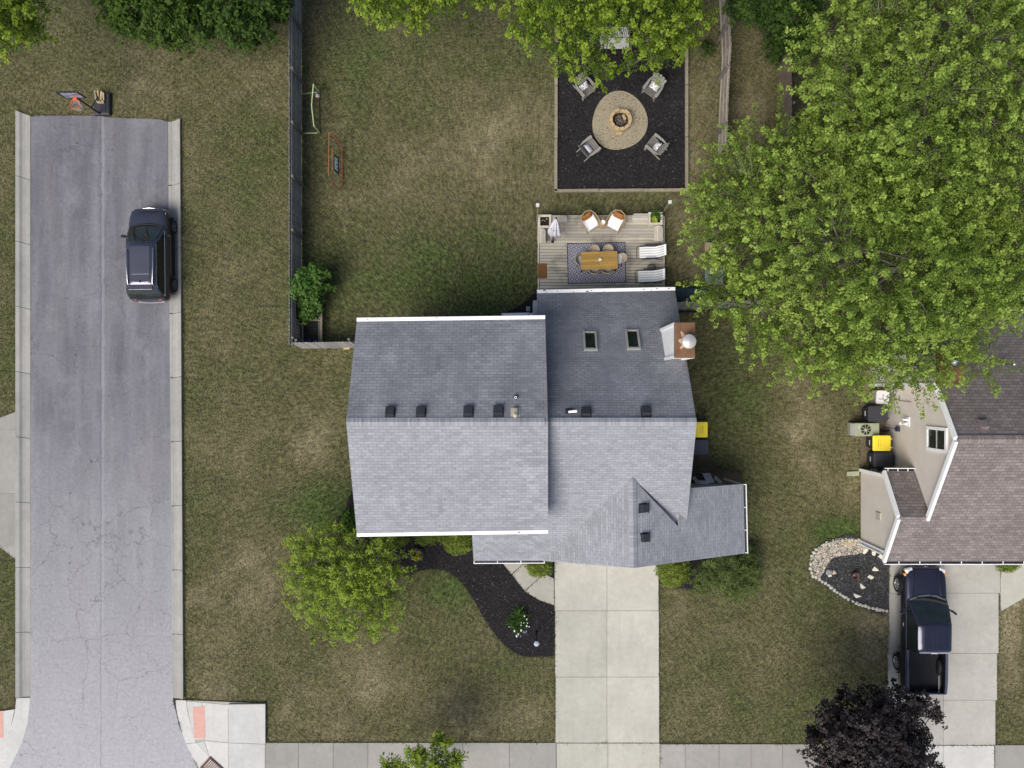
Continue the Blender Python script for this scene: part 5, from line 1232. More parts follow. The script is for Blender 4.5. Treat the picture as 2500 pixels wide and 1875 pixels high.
# ------------------------------------------------------------------ adirondack chairs (front of the chair looks along -y)
def adirondack(label, mat):
    root = thing("adirondack_chair", label, "chair", (0, 0, 0), 0, "chairs around the fire pit")
    se = MB()
    for k in range(6):
        y0_ = -.40 + k * .092; z0_ = .36 - k * .030; se.box((0, y0_, z0_), (.52, .083, .022), M=Matrix.Rotation(R(-17), 3, 'X'))
    se.build("seat", M['adir_dark'], root)
    bk = MB(); L_ = .80; tilt = R(26)
    for k in range(5):
        u = (k - 2); a = R(-u * 5.0); wb_, wt_ = .088, .135; ht = L_ - .022 * u * u
        up = Vector((0, math.sin(tilt), math.cos(tilt))); rt = Vector((1, 0, 0)); b_ = Vector((u * .092, .10, .20)); d = (up * math.cos(a) - rt * math.sin(a)); rr = (rt * math.cos(a) + up * math.sin(a)); nn = Vector((0, -math.cos(tilt), math.sin(tilt)))
        vs = []
        for dn in (0, .02):
            for q in ((-wb_ / 2, 0), (wb_ / 2, 0), (wt_ / 2, ht - .05), (wt_ / 2 - .03, ht), (-wt_ / 2 + .03, ht), (-wt_ / 2, ht - .05)): vs.append(b_ + rr * q[0] + d * q[1] - nn * dn)
        bk.add(vs, [(0, 1, 2, 3, 4, 5), (11, 10, 9, 8, 7, 6)] + [(i, 6 + i, 6 + (i + 1) % 6, (i + 1) % 6) for i in range(6)])
    bk.beam((-.30, .22, .40), (.30, .22, .40), .03, .07); bk.beam((-.27, .36, .70), (.27, .36, .70), .03, .06)
    bk.build("backrest", mat, root)
    for sx in (-1, 1):
        am = MB(); pl = [(sx * .27, -.40), (sx * .40, -.42), (sx * .42, -.30), (sx * .40, .10), (sx * .34, .30), (sx * .29, .30), (sx * .30, .05)]; am.prism(pl, .55, .578); am.build("armrest", mat, root)
        lg = MB(); lg.beam((sx * .34, -.36, 0), (sx * .34, -.36, .55), .04, .11, up=(0, 1, 0)); lg.build("leg", mat, root)
        lg = MB(); lg.beam((sx * .285, -.44, .36), (sx * .285, .48, .04), .03, .11); lg.build("leg", mat, root)
    return root
ad = adirondack("grey slatted garden chair at the fire pit's upper left, partly beside the overhanging leaves", M['adirondack'])
q = P(1425, 220); adl = [(ad, q, R(40))]
ad.location = (q.x, q.y, .03); ad.rotation_euler = (0, 0, R(38))
ADP = [(1425, 221, 38), (1593, 221, -36), (1436, 369, 128), (1599, 364, -128)]
for (px, py, a), lb in zip(ADP[1:], ("grey slatted garden chair at the fire pit's upper right with its fanned back showing", "grey slatted garden chair at the fire pit's lower left with a plain pillow", "grey slatted garden chair at the fire pit's lower right with a zigzag pillow")):
    q = P(px, py); dup(ad, (q.x, q.y, .03), R(a), lb)
# pillows
t = NT('zigzag_fabric'); x, y, z = t.xyz(); ax = t.math('ABSOLUTE', x); ay = t.math('ABSOLUTE', y)
dd = t.math('FRACT', t.math('MULTIPLY', t.math('ADD', ax, ay), 13)); dm_ = t.math('ABSOLUTE', t.math('SUBTRACT', ax, t.math('MULTIPLY', ay, .75)))
msk = t.math('MULTIPLY', t.math('GREATER_THAN', dd, .55), t.math('GREATER_THAN', dm_, .03))
M['zigzag'] = t.fin(t.mix(msk, (.76, .76, .78), (.035, .03, .045)), .9, .1)
def pillow_mesh(mb, wx, wy, th, n=10):
    vs = []
    for sgn in (1, -1):
        for i in range(n + 1):
            for j in range(n + 1):
                u, v = i / n * 2 - 1, j / n * 2 - 1; pin = 1 - .10 * (1 - abs(u * v)) * (abs(u) ** 4 + abs(v) ** 4) / 2
                vs.append((u * wx / 2 * pin, v * wy / 2 * pin, sgn * th / 2 * ((1 - u ** 4) * (1 - v ** 4)) ** .5))
    K = (n + 1) ** 2
    fs = [(i * (n + 1) + j, (i + 1) * (n + 1) + j, (i + 1) * (n + 1) + j + 1, i * (n + 1) + j + 1) for i in range(n) for j in range(n)]
    mb.add(vs[:K], fs, 0, True); mb.add(vs[K:], [f[::-1] for f in fs], 0, True); return mb
def pillow(label, px, py, z, a, mat, wx=.46, wy=.34, tilt=40):
    mb = MB(); pillow_mesh(mb, wx, wy, .14); o = tag(mb.build("pillow", mat), label, "pillow", "pillows on the fire pit chairs"); q = P(px, py, z); o.location = q; o.rotation_euler = (R(tilt), 0, a); return o
for (px, py, a), lb, mt in zip(ADP, ("white pillow with dark zigzags on the upper left fire pit chair", "white pillow with dark zigzags on the upper right fire pit chair", "plain pale pillow on the lower left fire pit chair", "white pillow with dark zigzags on the lower right fire pit chair"), (M['zigzag'], M['zigzag'], simple_cache('pale_lilac_fabric', (.62, .62, .70), .9), M['zigzag'])):
    c = P(px, py); off = Matrix.Rotation(R(a), 3, 'Z') @ Vector((0, .02, 0)); mb = MB(); pillow_mesh(mb, .46, .32, .14)
    o = tag(mb.build("pillow", mt), lb, "pillow", "pillows on the fire pit chairs"); o.location = (c.x + off.x, c.y + off.y, .45); o.rotation_euler = (R(42), 0, R(a))
# ------------------------------------------------------------------ deck
DZ = .30
d0, d1 = P(1312, 527, DZ), P(1621, 760, DZ)
dkr = thing("wooden_deck", "weathered grey board deck behind the house with table, rug and loungers", "deck", ((d0.x + d1.x) / 2, (d0.y + d1.y) / 2, 0))
mb = MB(); y = d0.y; r = random.Random(3); pitch = .143
while y > d1.y:
    cuts = [d0.x + .1]; x = d0.x + .1 + r.choice([1.2, 1.8, 2.4, 3.0, 3.6])
    while x < d1.x - .6: cuts.append(x); x += r.choice([1.8, 2.4, 3.0])
    cuts.append(d1.x)
    for a, b in zip(cuts, cuts[1:]): mb.box(((a + b) / 2, y - pitch / 2, DZ - .019 + r.uniform(-.002, .002)), (b - a - .006, pitch - .019, .038))
    y -= pitch
mb.build("deck_boards", M['deckwood'], dkr, True)
mb = MB(); mb.box((d0.x + .045, (d0.y + d1.y) / 2, DZ / 2 - .01), (.06, d0.y - d1.y, DZ)); mb.box(((d0.x + d1.x) / 2, d0.y + .022, DZ / 2 - .02), (d1.x - d0.x, .04, DZ - .04)); mb.box((d1.x + .022, (d0.y + d1.y) / 2, DZ / 2 - .02), (.04, d0.y - d1.y, DZ - .04))
mb.build("rim_board", M['benchwood'], dkr, True)
EXCL_D = [(d0.x, d0.y), (d1.x, d0.y), (d1.x, d1.y), (d0.x, d1.y)]
def planter(label, x0, y0, x1, y1, h, plants):
    a, b = P(x0, y0, DZ + h), P(x1, y1, DZ + h); c = (a + b) / 2; wx, wy = b.x - a.x, a.y - b.y
    root = thing("planter_box", label, "planter", (c.x, c.y, DZ))
    mb = MB()
    for s_ in (-1, 1):
        for k in range(4):
            z = .07 + k * (h - .04) / 4; hh = (h - .04) / 4 - .008
            mb.box((0, s_ * (wy / 2 - .07), z), (wx - .1, .04, hh)); mb.box((s_ * (wx / 2 - .07), 0, z), (.04, wy - .18, hh))
    mb.build("box_side", M['benchwood'], root)
    mb = MB()
    for s_ in (-1, 1): mb.box((0, s_ * (wy / 2 - .05), h - .02), (wx, .10, .04)); mb.box((s_ * (wx / 2 - .05), 0, h - .02), (.10, wy - .204, .04))
    mb.build("rim_board", M['benchwood'], root)
    mb = MB(); mb.box((0, 0, h - .12), (wx - .2, wy - .2, .06)); mb.build("soil", M['soil'], root)
    if plants:
        r_ = np.random.default_rng(plants)
        for nm, mt, n, cx_, cy_, sp_, ln in (("yellow_plant", leafmat('chartreuse_leaves', [(0, (.25, .32, .03)), (1, (.55, .62, .08))], .3), 90, -.04, -.04, .10, .11), ("green_plant", LM['herb'], 150, .02, .14, .18, .13)):
            pos = np.stack([cx_ + sp_ * r_.normal(size=n) * .6, cy_ + sp_ * r_.normal(size=n) * .6, h - .05 + .14 * r_.random(n)], 1); d = unit(n, r_); d[:, 2] = np.abs(d[:, 2]) * .5
            V, F = leaf_quads(pos, np.array([0, 0, 1.]) + .3 * r_.normal(size=(n, 3)), d, np.full(n, ln), np.full(n, ln * .45), r_); npmesh(nm, V, F, mt, root, {"tint": r_.random(len(V))})
    else:
        mb = MB(); mb.tube([(-.06 + .09 * math.cos(a), .0 + .07 * math.sin(a), h - .08) for a in (0, .6, 1.2, 1.8, 2.4, 3.0)], .012, 5); mb.box((.1, .12, h - .08), (.06, .04, .02)); mb.build("dry_stalk", simple_cache('dry_straw', (.45, .4, .28), .9), root)
planter("square wooden planter box with bare soil on the deck's upper left corner", 1313.5, 524, 1346, 556, .52, 0)
planter("square wooden planter box with a bright yellow green plant on the deck's right corner", 1583, 518, 1617.5, 548.5, .52, 61)
def bench(label, x0, y0, x1, y1, cutends):
    z = DZ + .43; a, b = P(x0, y0, z), P(x1, y1, z); c = (a + b) / 2; wx, wy = b.x - a.x, a.y - b.y; root = thing("deck_bench", label, "bench", (c.x, c.y, DZ), 0, "corner benches built along the deck edge")
    mb = MB(); n = 4; along_x = wx > wy; ch = .10
    for k in range(n):
        W = (wy if along_x else wx) / n; L = wx if along_x else wy
        e0 = ch if k in (0, n - 1) else 0
        o_ = -(wy if along_x else wx) / 2 + W * k; p0, p1 = o_ + .004, o_ + W - .004
        l0 = -L / 2; l1 = L / 2
        inner = (p1 if k == 0 else p0); outer = (p0 if k == 0 else p1)
        pl = [(l0, p0), (l1, p0), (l1, p1), (l0, p1)]
        if e0:
            A_ = cutends[0] * e0; B_ = cutends[1] * e0
            pl = [(l0 + A_, outer), (l1 - B_, outer), (l1, outer + (inner - outer) * .85), (l1, inner), (l0, inner), (l0, outer + (inner - outer) * .85)]
        if not along_x: pl = [(q, -p) for p, q in pl]
        mb.prism(pl, .39, .43)
    mb.build("seat", M['benchwood'], root)
    mb = MB()
    for s_ in (-.7, .7):
        if along_x: mb.box((s_ * wx / 2, 0, .195), (.09, wy * .6, .385))
        else: mb.box((0, s_ * wy / 2, .195), (wx * .6, .09, .385))
    mb.build("leg", M['benchwood'], root)
bench("short wooden bench behind the folded umbrella, right of the bare planter", 1348, 525.5, 1384.5, 546.5, (0, 1))
bench("short wooden bench on the deck's left edge, below the bare planter", 1312, 557.5, 1332, 594, (1, 0))
bench("short wooden bench left of the planter with the yellow green plant", 1544, 521, 1582, 543, (1, 0))
bench("short wooden bench on the deck's right edge, below the leafy planter", 1597, 550.5, 1618.5, 588, (1, 0))
# umbrella
ub = P(1349, 590, DZ); ut = P(1358, 532, 2.75)
um = thing("patio_umbrella", "closed white patio umbrella tied to its dark leaning pole by the left planter", "umbrella", (ub.x, ub.y, DZ)); d = ut - ub
mb = MB(); mb.tube([(0, 0, .02), d], .032, 12); mb.build("pole", M['navy_plastic'], um)
mb = MB(); mb.lathe((0, 0, 0), [(.07, 0), (.07, .03), (.05, .05), (.045, .25)], 20); mb.build("base", M['black_metal'], um)
mb = MB(); rings = []; N = 40
dn = d.normalized(); ax = dn.orthogonal().normalized(); ay = dn.cross(ax)
for q, rad in ((.40, .24), (.43, .25), (.50, .25), (.62, .20), (.8, .13), (.94, .05), (.985, .015)):
    ring = []
    for k in range(N):
        a = 2 * math.pi * k / N; f = 1 + .30 * math.cos(8 * a) + .1 * math.sin(3 * a); hang = .06 * math.cos(8 * a + 1) if q < .45 else 0
        ring.append(d * (q + hang) + ax * (rad * f * math.cos(a)) + ay * (rad * f * math.sin(a)) + Vector((.06, -.02, 0)) * (1 - q))
    rings.append(ring)
mb.loft(rings, 0, True, cap=False); mb.build("canopy", simple_cache('umbrella_cloth', (.60, .60, .66), .8), um)
mb = MB(); mb.tube([d * .99, d * 1.03], [.035, .02], 10); mb.tube([d * .62 + ax * .22, d * .62 + ay * .22, d * .62 - ax * .22, d * .62 - ay * .22], .02, 6, closed=True); mb.build("tie_strap", M['navy_plastic'], um)
# post lanterns
def lantern(label, bx_, by_, tx, ty, h, bz=0):
    b = P(bx_, by_, bz); tp = P(tx, ty, h); root = thing("post_lantern", label, "lantern", (b.x, b.y, bz)); d = tp - b
    mb = MB(); mb.beam((0, 0, 0), d, .05, .05, up=(0, 1, 0)); mb.build("post", M['timber'], root)
    mb = MB(); mb.rbox(d + Vector((0, 0, .06)), (.15, .15, .14), .02); mb.build("lamp_head", M['light_plastic'], root)
lantern("thin wooden post with a small white cube light by the deck's left planter", 1310.5, 543, 1312.7, 501.5, 2.9); lantern("thin wooden post with a small white cube light by the deck's right planter", 1618, 519, 1635, 494, 2.2)
# lounge chairs in rattan (front of chair looks along -y)
def armchair(label):
    root = thing("rattan_armchair", label, "chair", (0, 0, 0), 0, "rattan armchairs at the deck's far edge")
    fr = MB(); rim_ = [(-.38, -.36, .58), (-.40, -.10, .60), (-.37, .16, .66), (-.26, .36, .76), (0, .44, .82), (.26, .36, .76), (.37, .16, .66), (.40, -.10, .60), (.38, -.36, .58)]
    fr.tube(rim_, .028, 8); bot = [(x * .85, y * .85, .30) for x, y, z in rim_]; fr.tube(bot, .022, 6)
    for k in range(len(rim_) - 1):
        for q in (0, .25, .5, .75):
            a, b = Vector(rim_[k]).lerp(rim_[k + 1], q), Vector(bot[k]).lerp(bot[k + 1], q); fr.tube([a, b], .010, 5)
    for z_ in (.4, .5, .6):
        f = (z_ - .30) / .35; fr.tube([Vector(b).lerp(Vector(a), min(1, f)) for a, b in zip(rim_, bot)], .007, 4)
    fr.build("frame", M['rattan'], root)
    for x, y in ((-.33, -.34), (.33, -.34), (-.22, .30), (.22, .30)):
        lg = MB(); lg.tube([(x, y, .32), (x * 1.12, y * 1.12, 0)], [.024, .018], 8); lg.build("leg", M['rattan'], root)
    se = MB(); se.rbox((0, -.06, .385), (.64, .62, .13), .06); se.build("seat_cushion", M['cushion'], root)
    return root
q = P(1438, 545, DZ); AC = armchair("rattan armchair with white seat left of the round side table on the deck"); AC.location = (q.x, q.y, DZ); AC.rotation_euler = (0, 0, R(33))
q2 = P(1501, 544, DZ); dup(AC, (q2.x, q2.y, DZ), R(-28), "rattan armchair with white seat right of the round side table on the deck")
for c, a, lb in ((q, 33, "orange brown pillow on the left rattan armchair"), (q2, -28, "orange brown pillow on the right rattan armchair")):
    mb = MB(); pillow_mesh(mb, .50, .34, .15); o = tag(mb.build("pillow", M['orange']), lb, "pillow", "pillows on the rattan armchairs"); off = Matrix.Rotation(R(a), 3, 'Z') @ Vector((0, .24, 0)); o.location = (c.x + off.x, c.y + off.y, DZ + .58); o.rotation_euler = (R(60), 0, R(a))
q = P(1471.5, 543.5, DZ + .48); st_ = thing("side_table", "round rattan side table between the two rattan armchairs", "side table", (q.x, q.y, DZ))
mb = MB(); mb.lathe((0, 0, 0), [(.20, 0), (.17, .2), (.20, .42)], 24, 0); mb.build("base", M['rattan'], st_)
mb = MB(); mb.lathe((0, 0, 0), [(.24, .42), (.25, .45), (.24, .475), (.0001, .48)], 28)
for k in range(5): mb.tube([(math.cos(a) * (.05 + k * .042), math.sin(a) * (.05 + k * .042), .482) for a in [i * .2618 for i in range(24)]], .008, 4, closed=True)
mb.build("table_top", M['rattan'], st_)
mb = MB(); mb.lathe((0, 0, 0), [(.05, 0), (.09, .03), (.11, .09), (.102, .09), (.08, .035), (.0001, .03)], 28); o = tag(mb.build("bowl", M['ceramic']), "white round bowl on the rattan side table", "bowl"); o.location = (q.x, q.y, DZ + .49)
# rug
t = NT('diamond_rug'); x, y, z = t.xyz()
def tri(a, f): return t.math('PINGPONG', t.math('MULTIPLY', a, f), 1.0)
u, v = tri(x, 8.5), tri(y, 8.0); s1 = t.math('ADD', u, v)
rg1 = t.math('GREATER_THAN', t.math('FRACT', t.math('MULTIPLY', s1, 1.0)), .64)
edge = t.math('MAXIMUM', t.math('SUBTRACT', t.math('ABSOLUTE', x), 1.345), t.math('SUBTRACT', t.math('ABSOLUTE', y), .925))
col = t.mix(rg1, (.32, .312, .36), (.10, .097, .125)); col = t.mix(t.math('GREATER_THAN', edge, 0), col, (.03, .03, .045))
col = t.mix(1, col, t.ramp(t.noise(3, 4, .6), [(.3, (.85,) * 3), (.7, (1.12,) * 3)]), 'MULTIPLY'); M['rug'] = t.fin(col, .95, .1)
q = P(1456.5, 642, DZ); mb = MB(); mb.rbox((0, 0, .005), (2.76, 1.92, .01), .01); rug = tag(mb.build("outdoor_rug", M['rug']), "grey rug of small diamonds under the deck's dining table", "rug"); rug.location = (q.x, q.y, DZ); rug.rotation_euler = (0, 0, R(1.2))
# table
TZ = .74; q = P(1463, 636, DZ + TZ); tbr = thing("dining_table", "honey brown plank dining table on the diamond rug", "table", (q.x, q.y, DZ + .01), R(1.6))
mb = MB(); W_, L_ = .83, 1.69
for k in range(7):
    yy = -W_ / 2 + (k + .5) * W_ / 7
    for s_ in (-1, 1): mb.box((s_ * L_ / 4, yy, TZ - .02), (L_ / 2 - .006, W_ / 7 - .005, .035))
mb.build("table_top", M['teak'], tbr)
mb = MB(); mb.box((0, 0, TZ - .07), (L_ - .3, W_ - .25, .06)); mb.build("apron", M['black_metal'], tbr)
for sx in (-1, 1):
    for sy in (-1, 1): lg = MB(); lg.beam((sx * (L_ / 2 - .12), sy * (W_ / 2 - .1), TZ - .05), (sx * (L_ / 2 - .04), sy * (W_ / 2 - .02), 0), .05, .05); lg.build("leg", M['black_metal'], tbr)
c = P(1464.5, 634.5, DZ + TZ); mb = MB(); mb.lathe((0, 0, 0), [(.075, 0), (.08, .02), (.08, .09), (.072, .09), (.07, .05), (.0001, .05)], 24); cd = tag(mb.build("candle_jar", simple_cache('frosted_glass', (.55, .55, .5), .2)), "small round glass candle jar in the middle of the dining table", "candle"); cd.location = (c.x, c.y, DZ + TZ + .012)
mb = MB(); mb.lathe((0, 0, .05), [(.05, 0), (.05, .02), (.0001, .022)], 16); mb.build("candle", M['ceramic'], cd)
# dining chairs (back at +y)
def dchair(label):
    root = thing("dining_chair", label, "chair", (0, 0, 0), 0, "chairs around the dining table")
    for x, y in ((-.22, -.22), (.22, -.22), (-.21, .2), (.21, .2)): lg = MB(); lg.tube([(x, y, .44), (x * 1.15, y * 1.2, 0)], .013, 6); lg.build("leg", M['black_metal'], root)
    se = MB(); se.rbox((0, 0, .46), (.46, .44, .06), .05); se.build("seat_cushion", M['grey_cushion'], root)
    bk = MB(); n = 12; rows_ = []
    for z, rr, yo in ((.44, .235, .0), (.62, .25, .05), (.80, .25, .11), (.92, .235, .16)):
        rows_.append([Vector((rr * math.sin(R(-78 + 156 * k / n)), yo + .23 * math.cos(R(-78 + 156 * k / n)), z - (.16 * (abs(k - n / 2) / (n / 2)) ** 2.2 if z > .5 else 0))) for k in range(n + 1)])
    vs = [p for r_ in rows_ for p in r_]; L = n + 1
    fs = [(i * L + j, i * L + j + 1, (i + 1) * L + j + 1, (i + 1) * L + j) for i in range(3) for j in range(n)]
    bk.add(vs, fs, 0, True); bk.tube(rows_[-1], .016, 6)
    for k in range(0, n + 1, 1): bk.tube([r_[k] for r_ in rows_], .006, 4)
    bk.build("backrest", M['wicker_pale'], root)
    return root
CH = [(1448, 627, 0, "pale woven dining chair at the far side of the table, left one"), (1481, 626, 0, "pale woven dining chair at the far side of the table, right one"), (1421, 640, 90, "pale woven dining chair at the table's left end"), (1504, 636, -92, "pale woven dining chair at the table's right end, its back turned out"),
      (1447, 656, 180, "pale woven dining chair at the table's near side, left one"), (1478, 655, 180, "pale woven dining chair at the table's near side, right one")]
ch0 = None
for px, py, a, lb in CH:
    c = P(px, py, DZ)
    if ch0 is None: ch0 = dchair(lb); ch0.location = (c.x, c.y, DZ + .01); ch0.rotation_euler = (0, 0, R(a))
    else: dup(ch0, (c.x, c.y, DZ + .01), R(a), lb)
# striped loungers (feet to the left, raised back to the right)
def lounger(label):
    root = thing("sun_lounger", label, "lounger", (0, 0, 0), 0, "striped loungers on the deck"); prof = [(-.62, .30), (-.30, .37), (-.05, .36), (.10, .35), (.32, .66), (.46, .98), (.50, 1.07)]; hw = .255
    mb = MB(); ns = 9; 
    for k in range(ns):
        y0_, y1_ = -hw + 2 * hw * k / ns, -hw + 2 * hw * (k + 1) / ns; m = 1 if k % 2 else 0
        vs = [(x, y0_, z) for x, z in prof] + [(x, y1_, z) for x, z in prof]; n = len(prof); mb.add(vs, [(i, i + 1, n + i + 1, n + i) for i in range(n - 1)], m, True)
    mb.build("sling", [M['cushion'], simple_cache('grey_stripe', (.52, .53, .52), .85)], root)
    fr = MB()
    for s_ in (-1, 1): fr.tube([(x, s_ * (hw + .02), z) for x, z in prof], .019, 6); fr.tube([(-.45, s_ * (hw + .05), .02), (.15, s_ * (hw + .05), .36)], .013, 6); fr.tube([(.48, s_ * (hw + .05), .02), (-.1, s_ * (hw + .05), .36)], .013, 6); fr.tube([(-.40, s_ * (hw + .06), .52), (.18, s_ * (hw + .06), .55)], .034, 6)
    for x, z in ((-.45, .02), (.48, .02)): fr.tube([(x, -hw - .05, z), (x, hw + .05, z)], .013, 6)
    fr.tube([(-.62, -hw - .02, .30), (-.74, -hw - .02, .16), (-.74, hw + .02, .16), (-.62, hw + .02, .30)], .014, 6); fr.build("frame", M['black_metal'], root)
    pl = MB(); pl.rbox((.455, 0, 1.01), (.10, .50, .06), .03, M=Matrix.Rotation(R(-55), 3, 'Y')); pl.build("head_pillow", M['cushion'], root)
    return root
c = P(1591, 619, DZ); lo = lounger("white and grey striped lounger on the deck's right edge, the one nearer the planter"); lo.location = (c.x, c.y, DZ); lo.rotation_euler = (0, 0, R(1))
c = P(1588, 677, DZ); dup(lo, (c.x, c.y, DZ), R(1), "white and grey striped lounger on the deck's right edge, the one nearer the house")
c = P(1591, 654.5, DZ + .33); sb = thing("side_table", "small black round mesh table between the two striped loungers", "side table", (c.x, c.y, DZ))
mb = MB(); mb.tube([(.19 * math.cos(i * .2618), .19 * math.sin(i * .2618), .33) for i in range(24)], .014, 6, closed=True)
for k in range(-3, 4): w_ = math.sqrt(max(0, .19 ** 2 - (k * .05) ** 2)); mb.beam((k * .05, -w_, .33), (k * .05, w_, .33), .022, .01)
mb.build("table_top", M['black_metal'], sb)
mb = MB()
for k in range(3): a = k * 2.094; mb.tube([(.17 * math.cos(a), .17 * math.sin(a), .33), (.2 * math.cos(a), .2 * math.sin(a), 0)], .012, 6)
mb.build("leg", M['black_metal'], sb)
a, b = P(1313, 643, DZ), P(1335.5, 680, DZ); mb = MB(); mb.rbox(((a.x + b.x) / 2, (a.y + b.y) / 2, DZ + .008), (b.x - a.x, a.y - b.y, .016), .01); tag(mb.build("doormat", M['doormat'], loc=((a.x + b.x) / 2, (a.y + b.y) / 2, DZ)), "brown coir doormat on the deck's left edge", "doormat")

# ------------------------------------------------------------------ right of the deck, under the tree
c = P(1738, 609, 0); gl = thing("patio_rocker", "tan cushioned chair with black arms half under the big maple", "chair", (c.x, c.y, 0))
mb = MB(); mb.rbox((-.12, 0, .42), (.62, .52, .10), .04); mb.build("seat_cushion", simple_cache('tan_canvas', (.34, .28, .16), .85), gl)
mb = MB(); mb.rbox((.34, 0, .70), (.60, .52, .10), .04, M=Matrix.Rotation(R(-60), 3, 'Y')); mb.build("backrest", simple_cache('tan_canvas', (.34, .28, .16), .85), gl)
for s_ in (-1, 1): am = MB(); am.tube([(-.56, s_ * .33, .50), (-.45, s_ * .32, .60), (-.1, s_ * .31, .63), (.35, s_ * .31, .62)], [.05, .055, .045, .03], 8); am.tube([(-.42, s_ * .31, .58), (-.44, s_ * .31, 0)], .02, 6); am.tube([(.3, s_ * .31, .6), (.32, s_ * .31, 0)], .02, 6); am.build("armrest", M['black_metal'], gl)
a, b = P(1721, 648, .4), P(1765, 694, .4); c = (a + b) / 2; bx_ = thing("slatted_box", "grey slatted storage box half hidden under the big maple's left edge", "box", (c.x, c.y, 0)); mb = MB(); w_, l_ = b.x - a.x, a.y - b.y; mb.box((0, 0, .19), (w_ - .05, l_ - .05, .38)); mb.build("box_side", simple_cache('slate_resin', (.16, .18, .19), .6), bx_)
mb = MB(); n = 9
for k in range(n): mb.box((-w_ / 2 + (k + .5) * w_ / n, 0, .40), (w_ / n - .012, l_, .03))
mb.build("lid", simple_cache('slate_resin_lid', (.24, .27, .275), .6), bx_)
a, b = P(1640, 702, .75), P(1731, 738, .75); c = (a + b) / 2; tc = thing("covered_grill", "long low object under a dark teal cover beside the house's back right corner", "covered furniture", (c.x, c.y, 0)); mb = MB(); w_, l_ = b.x - a.x, a.y - b.y
mb.rbox((0, 0, .37), (w_, l_, .74), .12, n=5); mb.build("cover", M['teal'], tc)
# white seat under the locust tree
c = P(1497, 118); ws = thing("garden_swing", "white slatted garden seat almost hidden under the tree above the fire pit", "garden seat", (c.x, c.y, .03))
mb = MB()
for k in range(7): mb.box((0, -.20 + k * .075, .46), (1.25, .062, .025))
mb.build("seat", M['white_dirty'], ws)
mb = MB()
for k in range(15): mb.box((-.58 + k * .083, .40, .76), (.055, .02, .62), M=Matrix.Rotation(R(-14), 3, 'X'))
mb.beam((-.63, .48, 1.06), (.63, .48, 1.06), .04, .07); mb.build("backrest", M['white_dirty'], ws)
for s_ in (-1, 1): mb = MB(); mb.box((s_ * .62, .05, .66), (.09, .56, .03)); mb.beam((s_ * .62, -.2, 0), (s_ * .62, -.2, .65), .06, .06, up=(0, 1, 0)); mb.beam((s_ * .62, .32, 0), (s_ * .62, .32, .65), .06, .06, up=(0, 1, 0)); mb.build("armrest", M['white_dirty'], ws)

# ------------------------------------------------------------------ raised bed by the left fence
rb = thing("raised_garden_bed", "long timber framed garden bed in the corner of the left fence", "garden bed", P(765, 760)); RZ = dict(parent=rb, world=True)
z = .45; mb = MB(); mb.beam(P(784.5, 668, z), P(784.5, 838, z), .10, .10); mb.beam(P(739, 780, z), P(739, 838, z), .07, .09); mb.beam(P(741, 782, z), P(782, 782, z), .06, .06); mb.beam(P(739, 666, z), P(782, 666, z), .06, .06); mb.build("top_rail", M['timber'], **RZ)
mb = MB(); mb.box(((P(784.5, 0, 0).x), (P(0, 668, .2).y + P(0, 838, .2).y) / 2, .2), (.05, P(0, 668, .2).y - P(0, 838, .2).y, .4)); mb.build("side_board", M['fence_grey'], **RZ)
mb = MB(); mb.prism([P(738, 668), P(783, 668), P(783, 838), P(738, 838)], 0, .22); mb.build("soil", M['soil'], **RZ)
mb = MB()
for k in range(9): mb.tube([P(743 + k * 4.6, 785, .40), P(743 + k * 4.6, 834, .40)], .006, 4)
for k in range(10): mb.tube([P(742, 786 + k * 5.2, .405), P(782, 786 + k * 5.2, .405)], .006, 4)
mb.build("wire_mesh", simple_cache('grey_green_wire', (.10, .13, .12), .6), **RZ)
EXCL.append([P(736, 664), P(788, 664), P(788, 846), P(736, 846)])
c = P(751, 831, .5); mb = MB(); mb.lathe((0, 0, 0), [(.09, 0), (.10, .05), (.09, .20), (.06, .22)], 16); mb.tube([(.08, 0, .08), (.17, .03, .2), (.2, .04, .24)], [.02, .015, .025], 6); mb.tube([(-.06, 0, .22), (-.02, 0, .29), (.06, 0, .22)], .012, 6); o = tag(mb.build("watering_can", M['blue']), "blue watering can in the corner of the raised garden bed", "watering can"); o.location = (c.x, c.y, .22)
c = P(770, 835, .4); mb = MB(); mb.lathe((0, 0, 0), [(.06, 0), (.085, .16), (.075, .16), (.06, .12), (.0001, .12)], 16); o = tag(mb.build("flower_pot", M['beige_plastic']), "small pale pot at the near end of the raised garden bed", "pot"); o.location = (c.x, c.y, .22)
c = P(847, 851); mb = MB(); mb.rbox((0, 0, .05), (.30, .09, .1), .01); o = tag(mb.build("wood_block", M['tan_wood']), "pale wood block lying in the grass beside the short fence", "block"); o.location = (c.x, c.y, 0)

# ------------------------------------------------------------------ lawn toys
gA, gB = P(780, 226), P(781, 325); gt = thing("soccer_goal", "small soccer goal with pale green frame against the left fence", "soccer goal", ((gA.x + gB.x) / 2, (gA.y + gB.y) / 2, 0)); GZ_ = dict(parent=gt, world=True)
tA, tB = P(767, 206, 1.05), P(769.5, 306, 1.05); bA, bB = P(733, 231), P(737, 326)
for a, b in ((gA, tA), (gB, tB)): mb = MB(); mb.tube([Vector((a.x, a.y, .03)), Vector((a.x, a.y + (tA.y - a.y if a is gA else 0) * .0, 1.02))], .03, 8); mb.build("post", M['lime'], **GZ_)
mid = P(764, 252, 1.0); mb = MB(); mb.tube([Vector((gA.x, gA.y, 1.03)), Vector((gA.x - .10, (gA.y + gB.y) / 2, .99)), Vector((gB.x, gB.y, 1.03))], .03, 8); mb.build("crossbar", M['lime'], **GZ_)
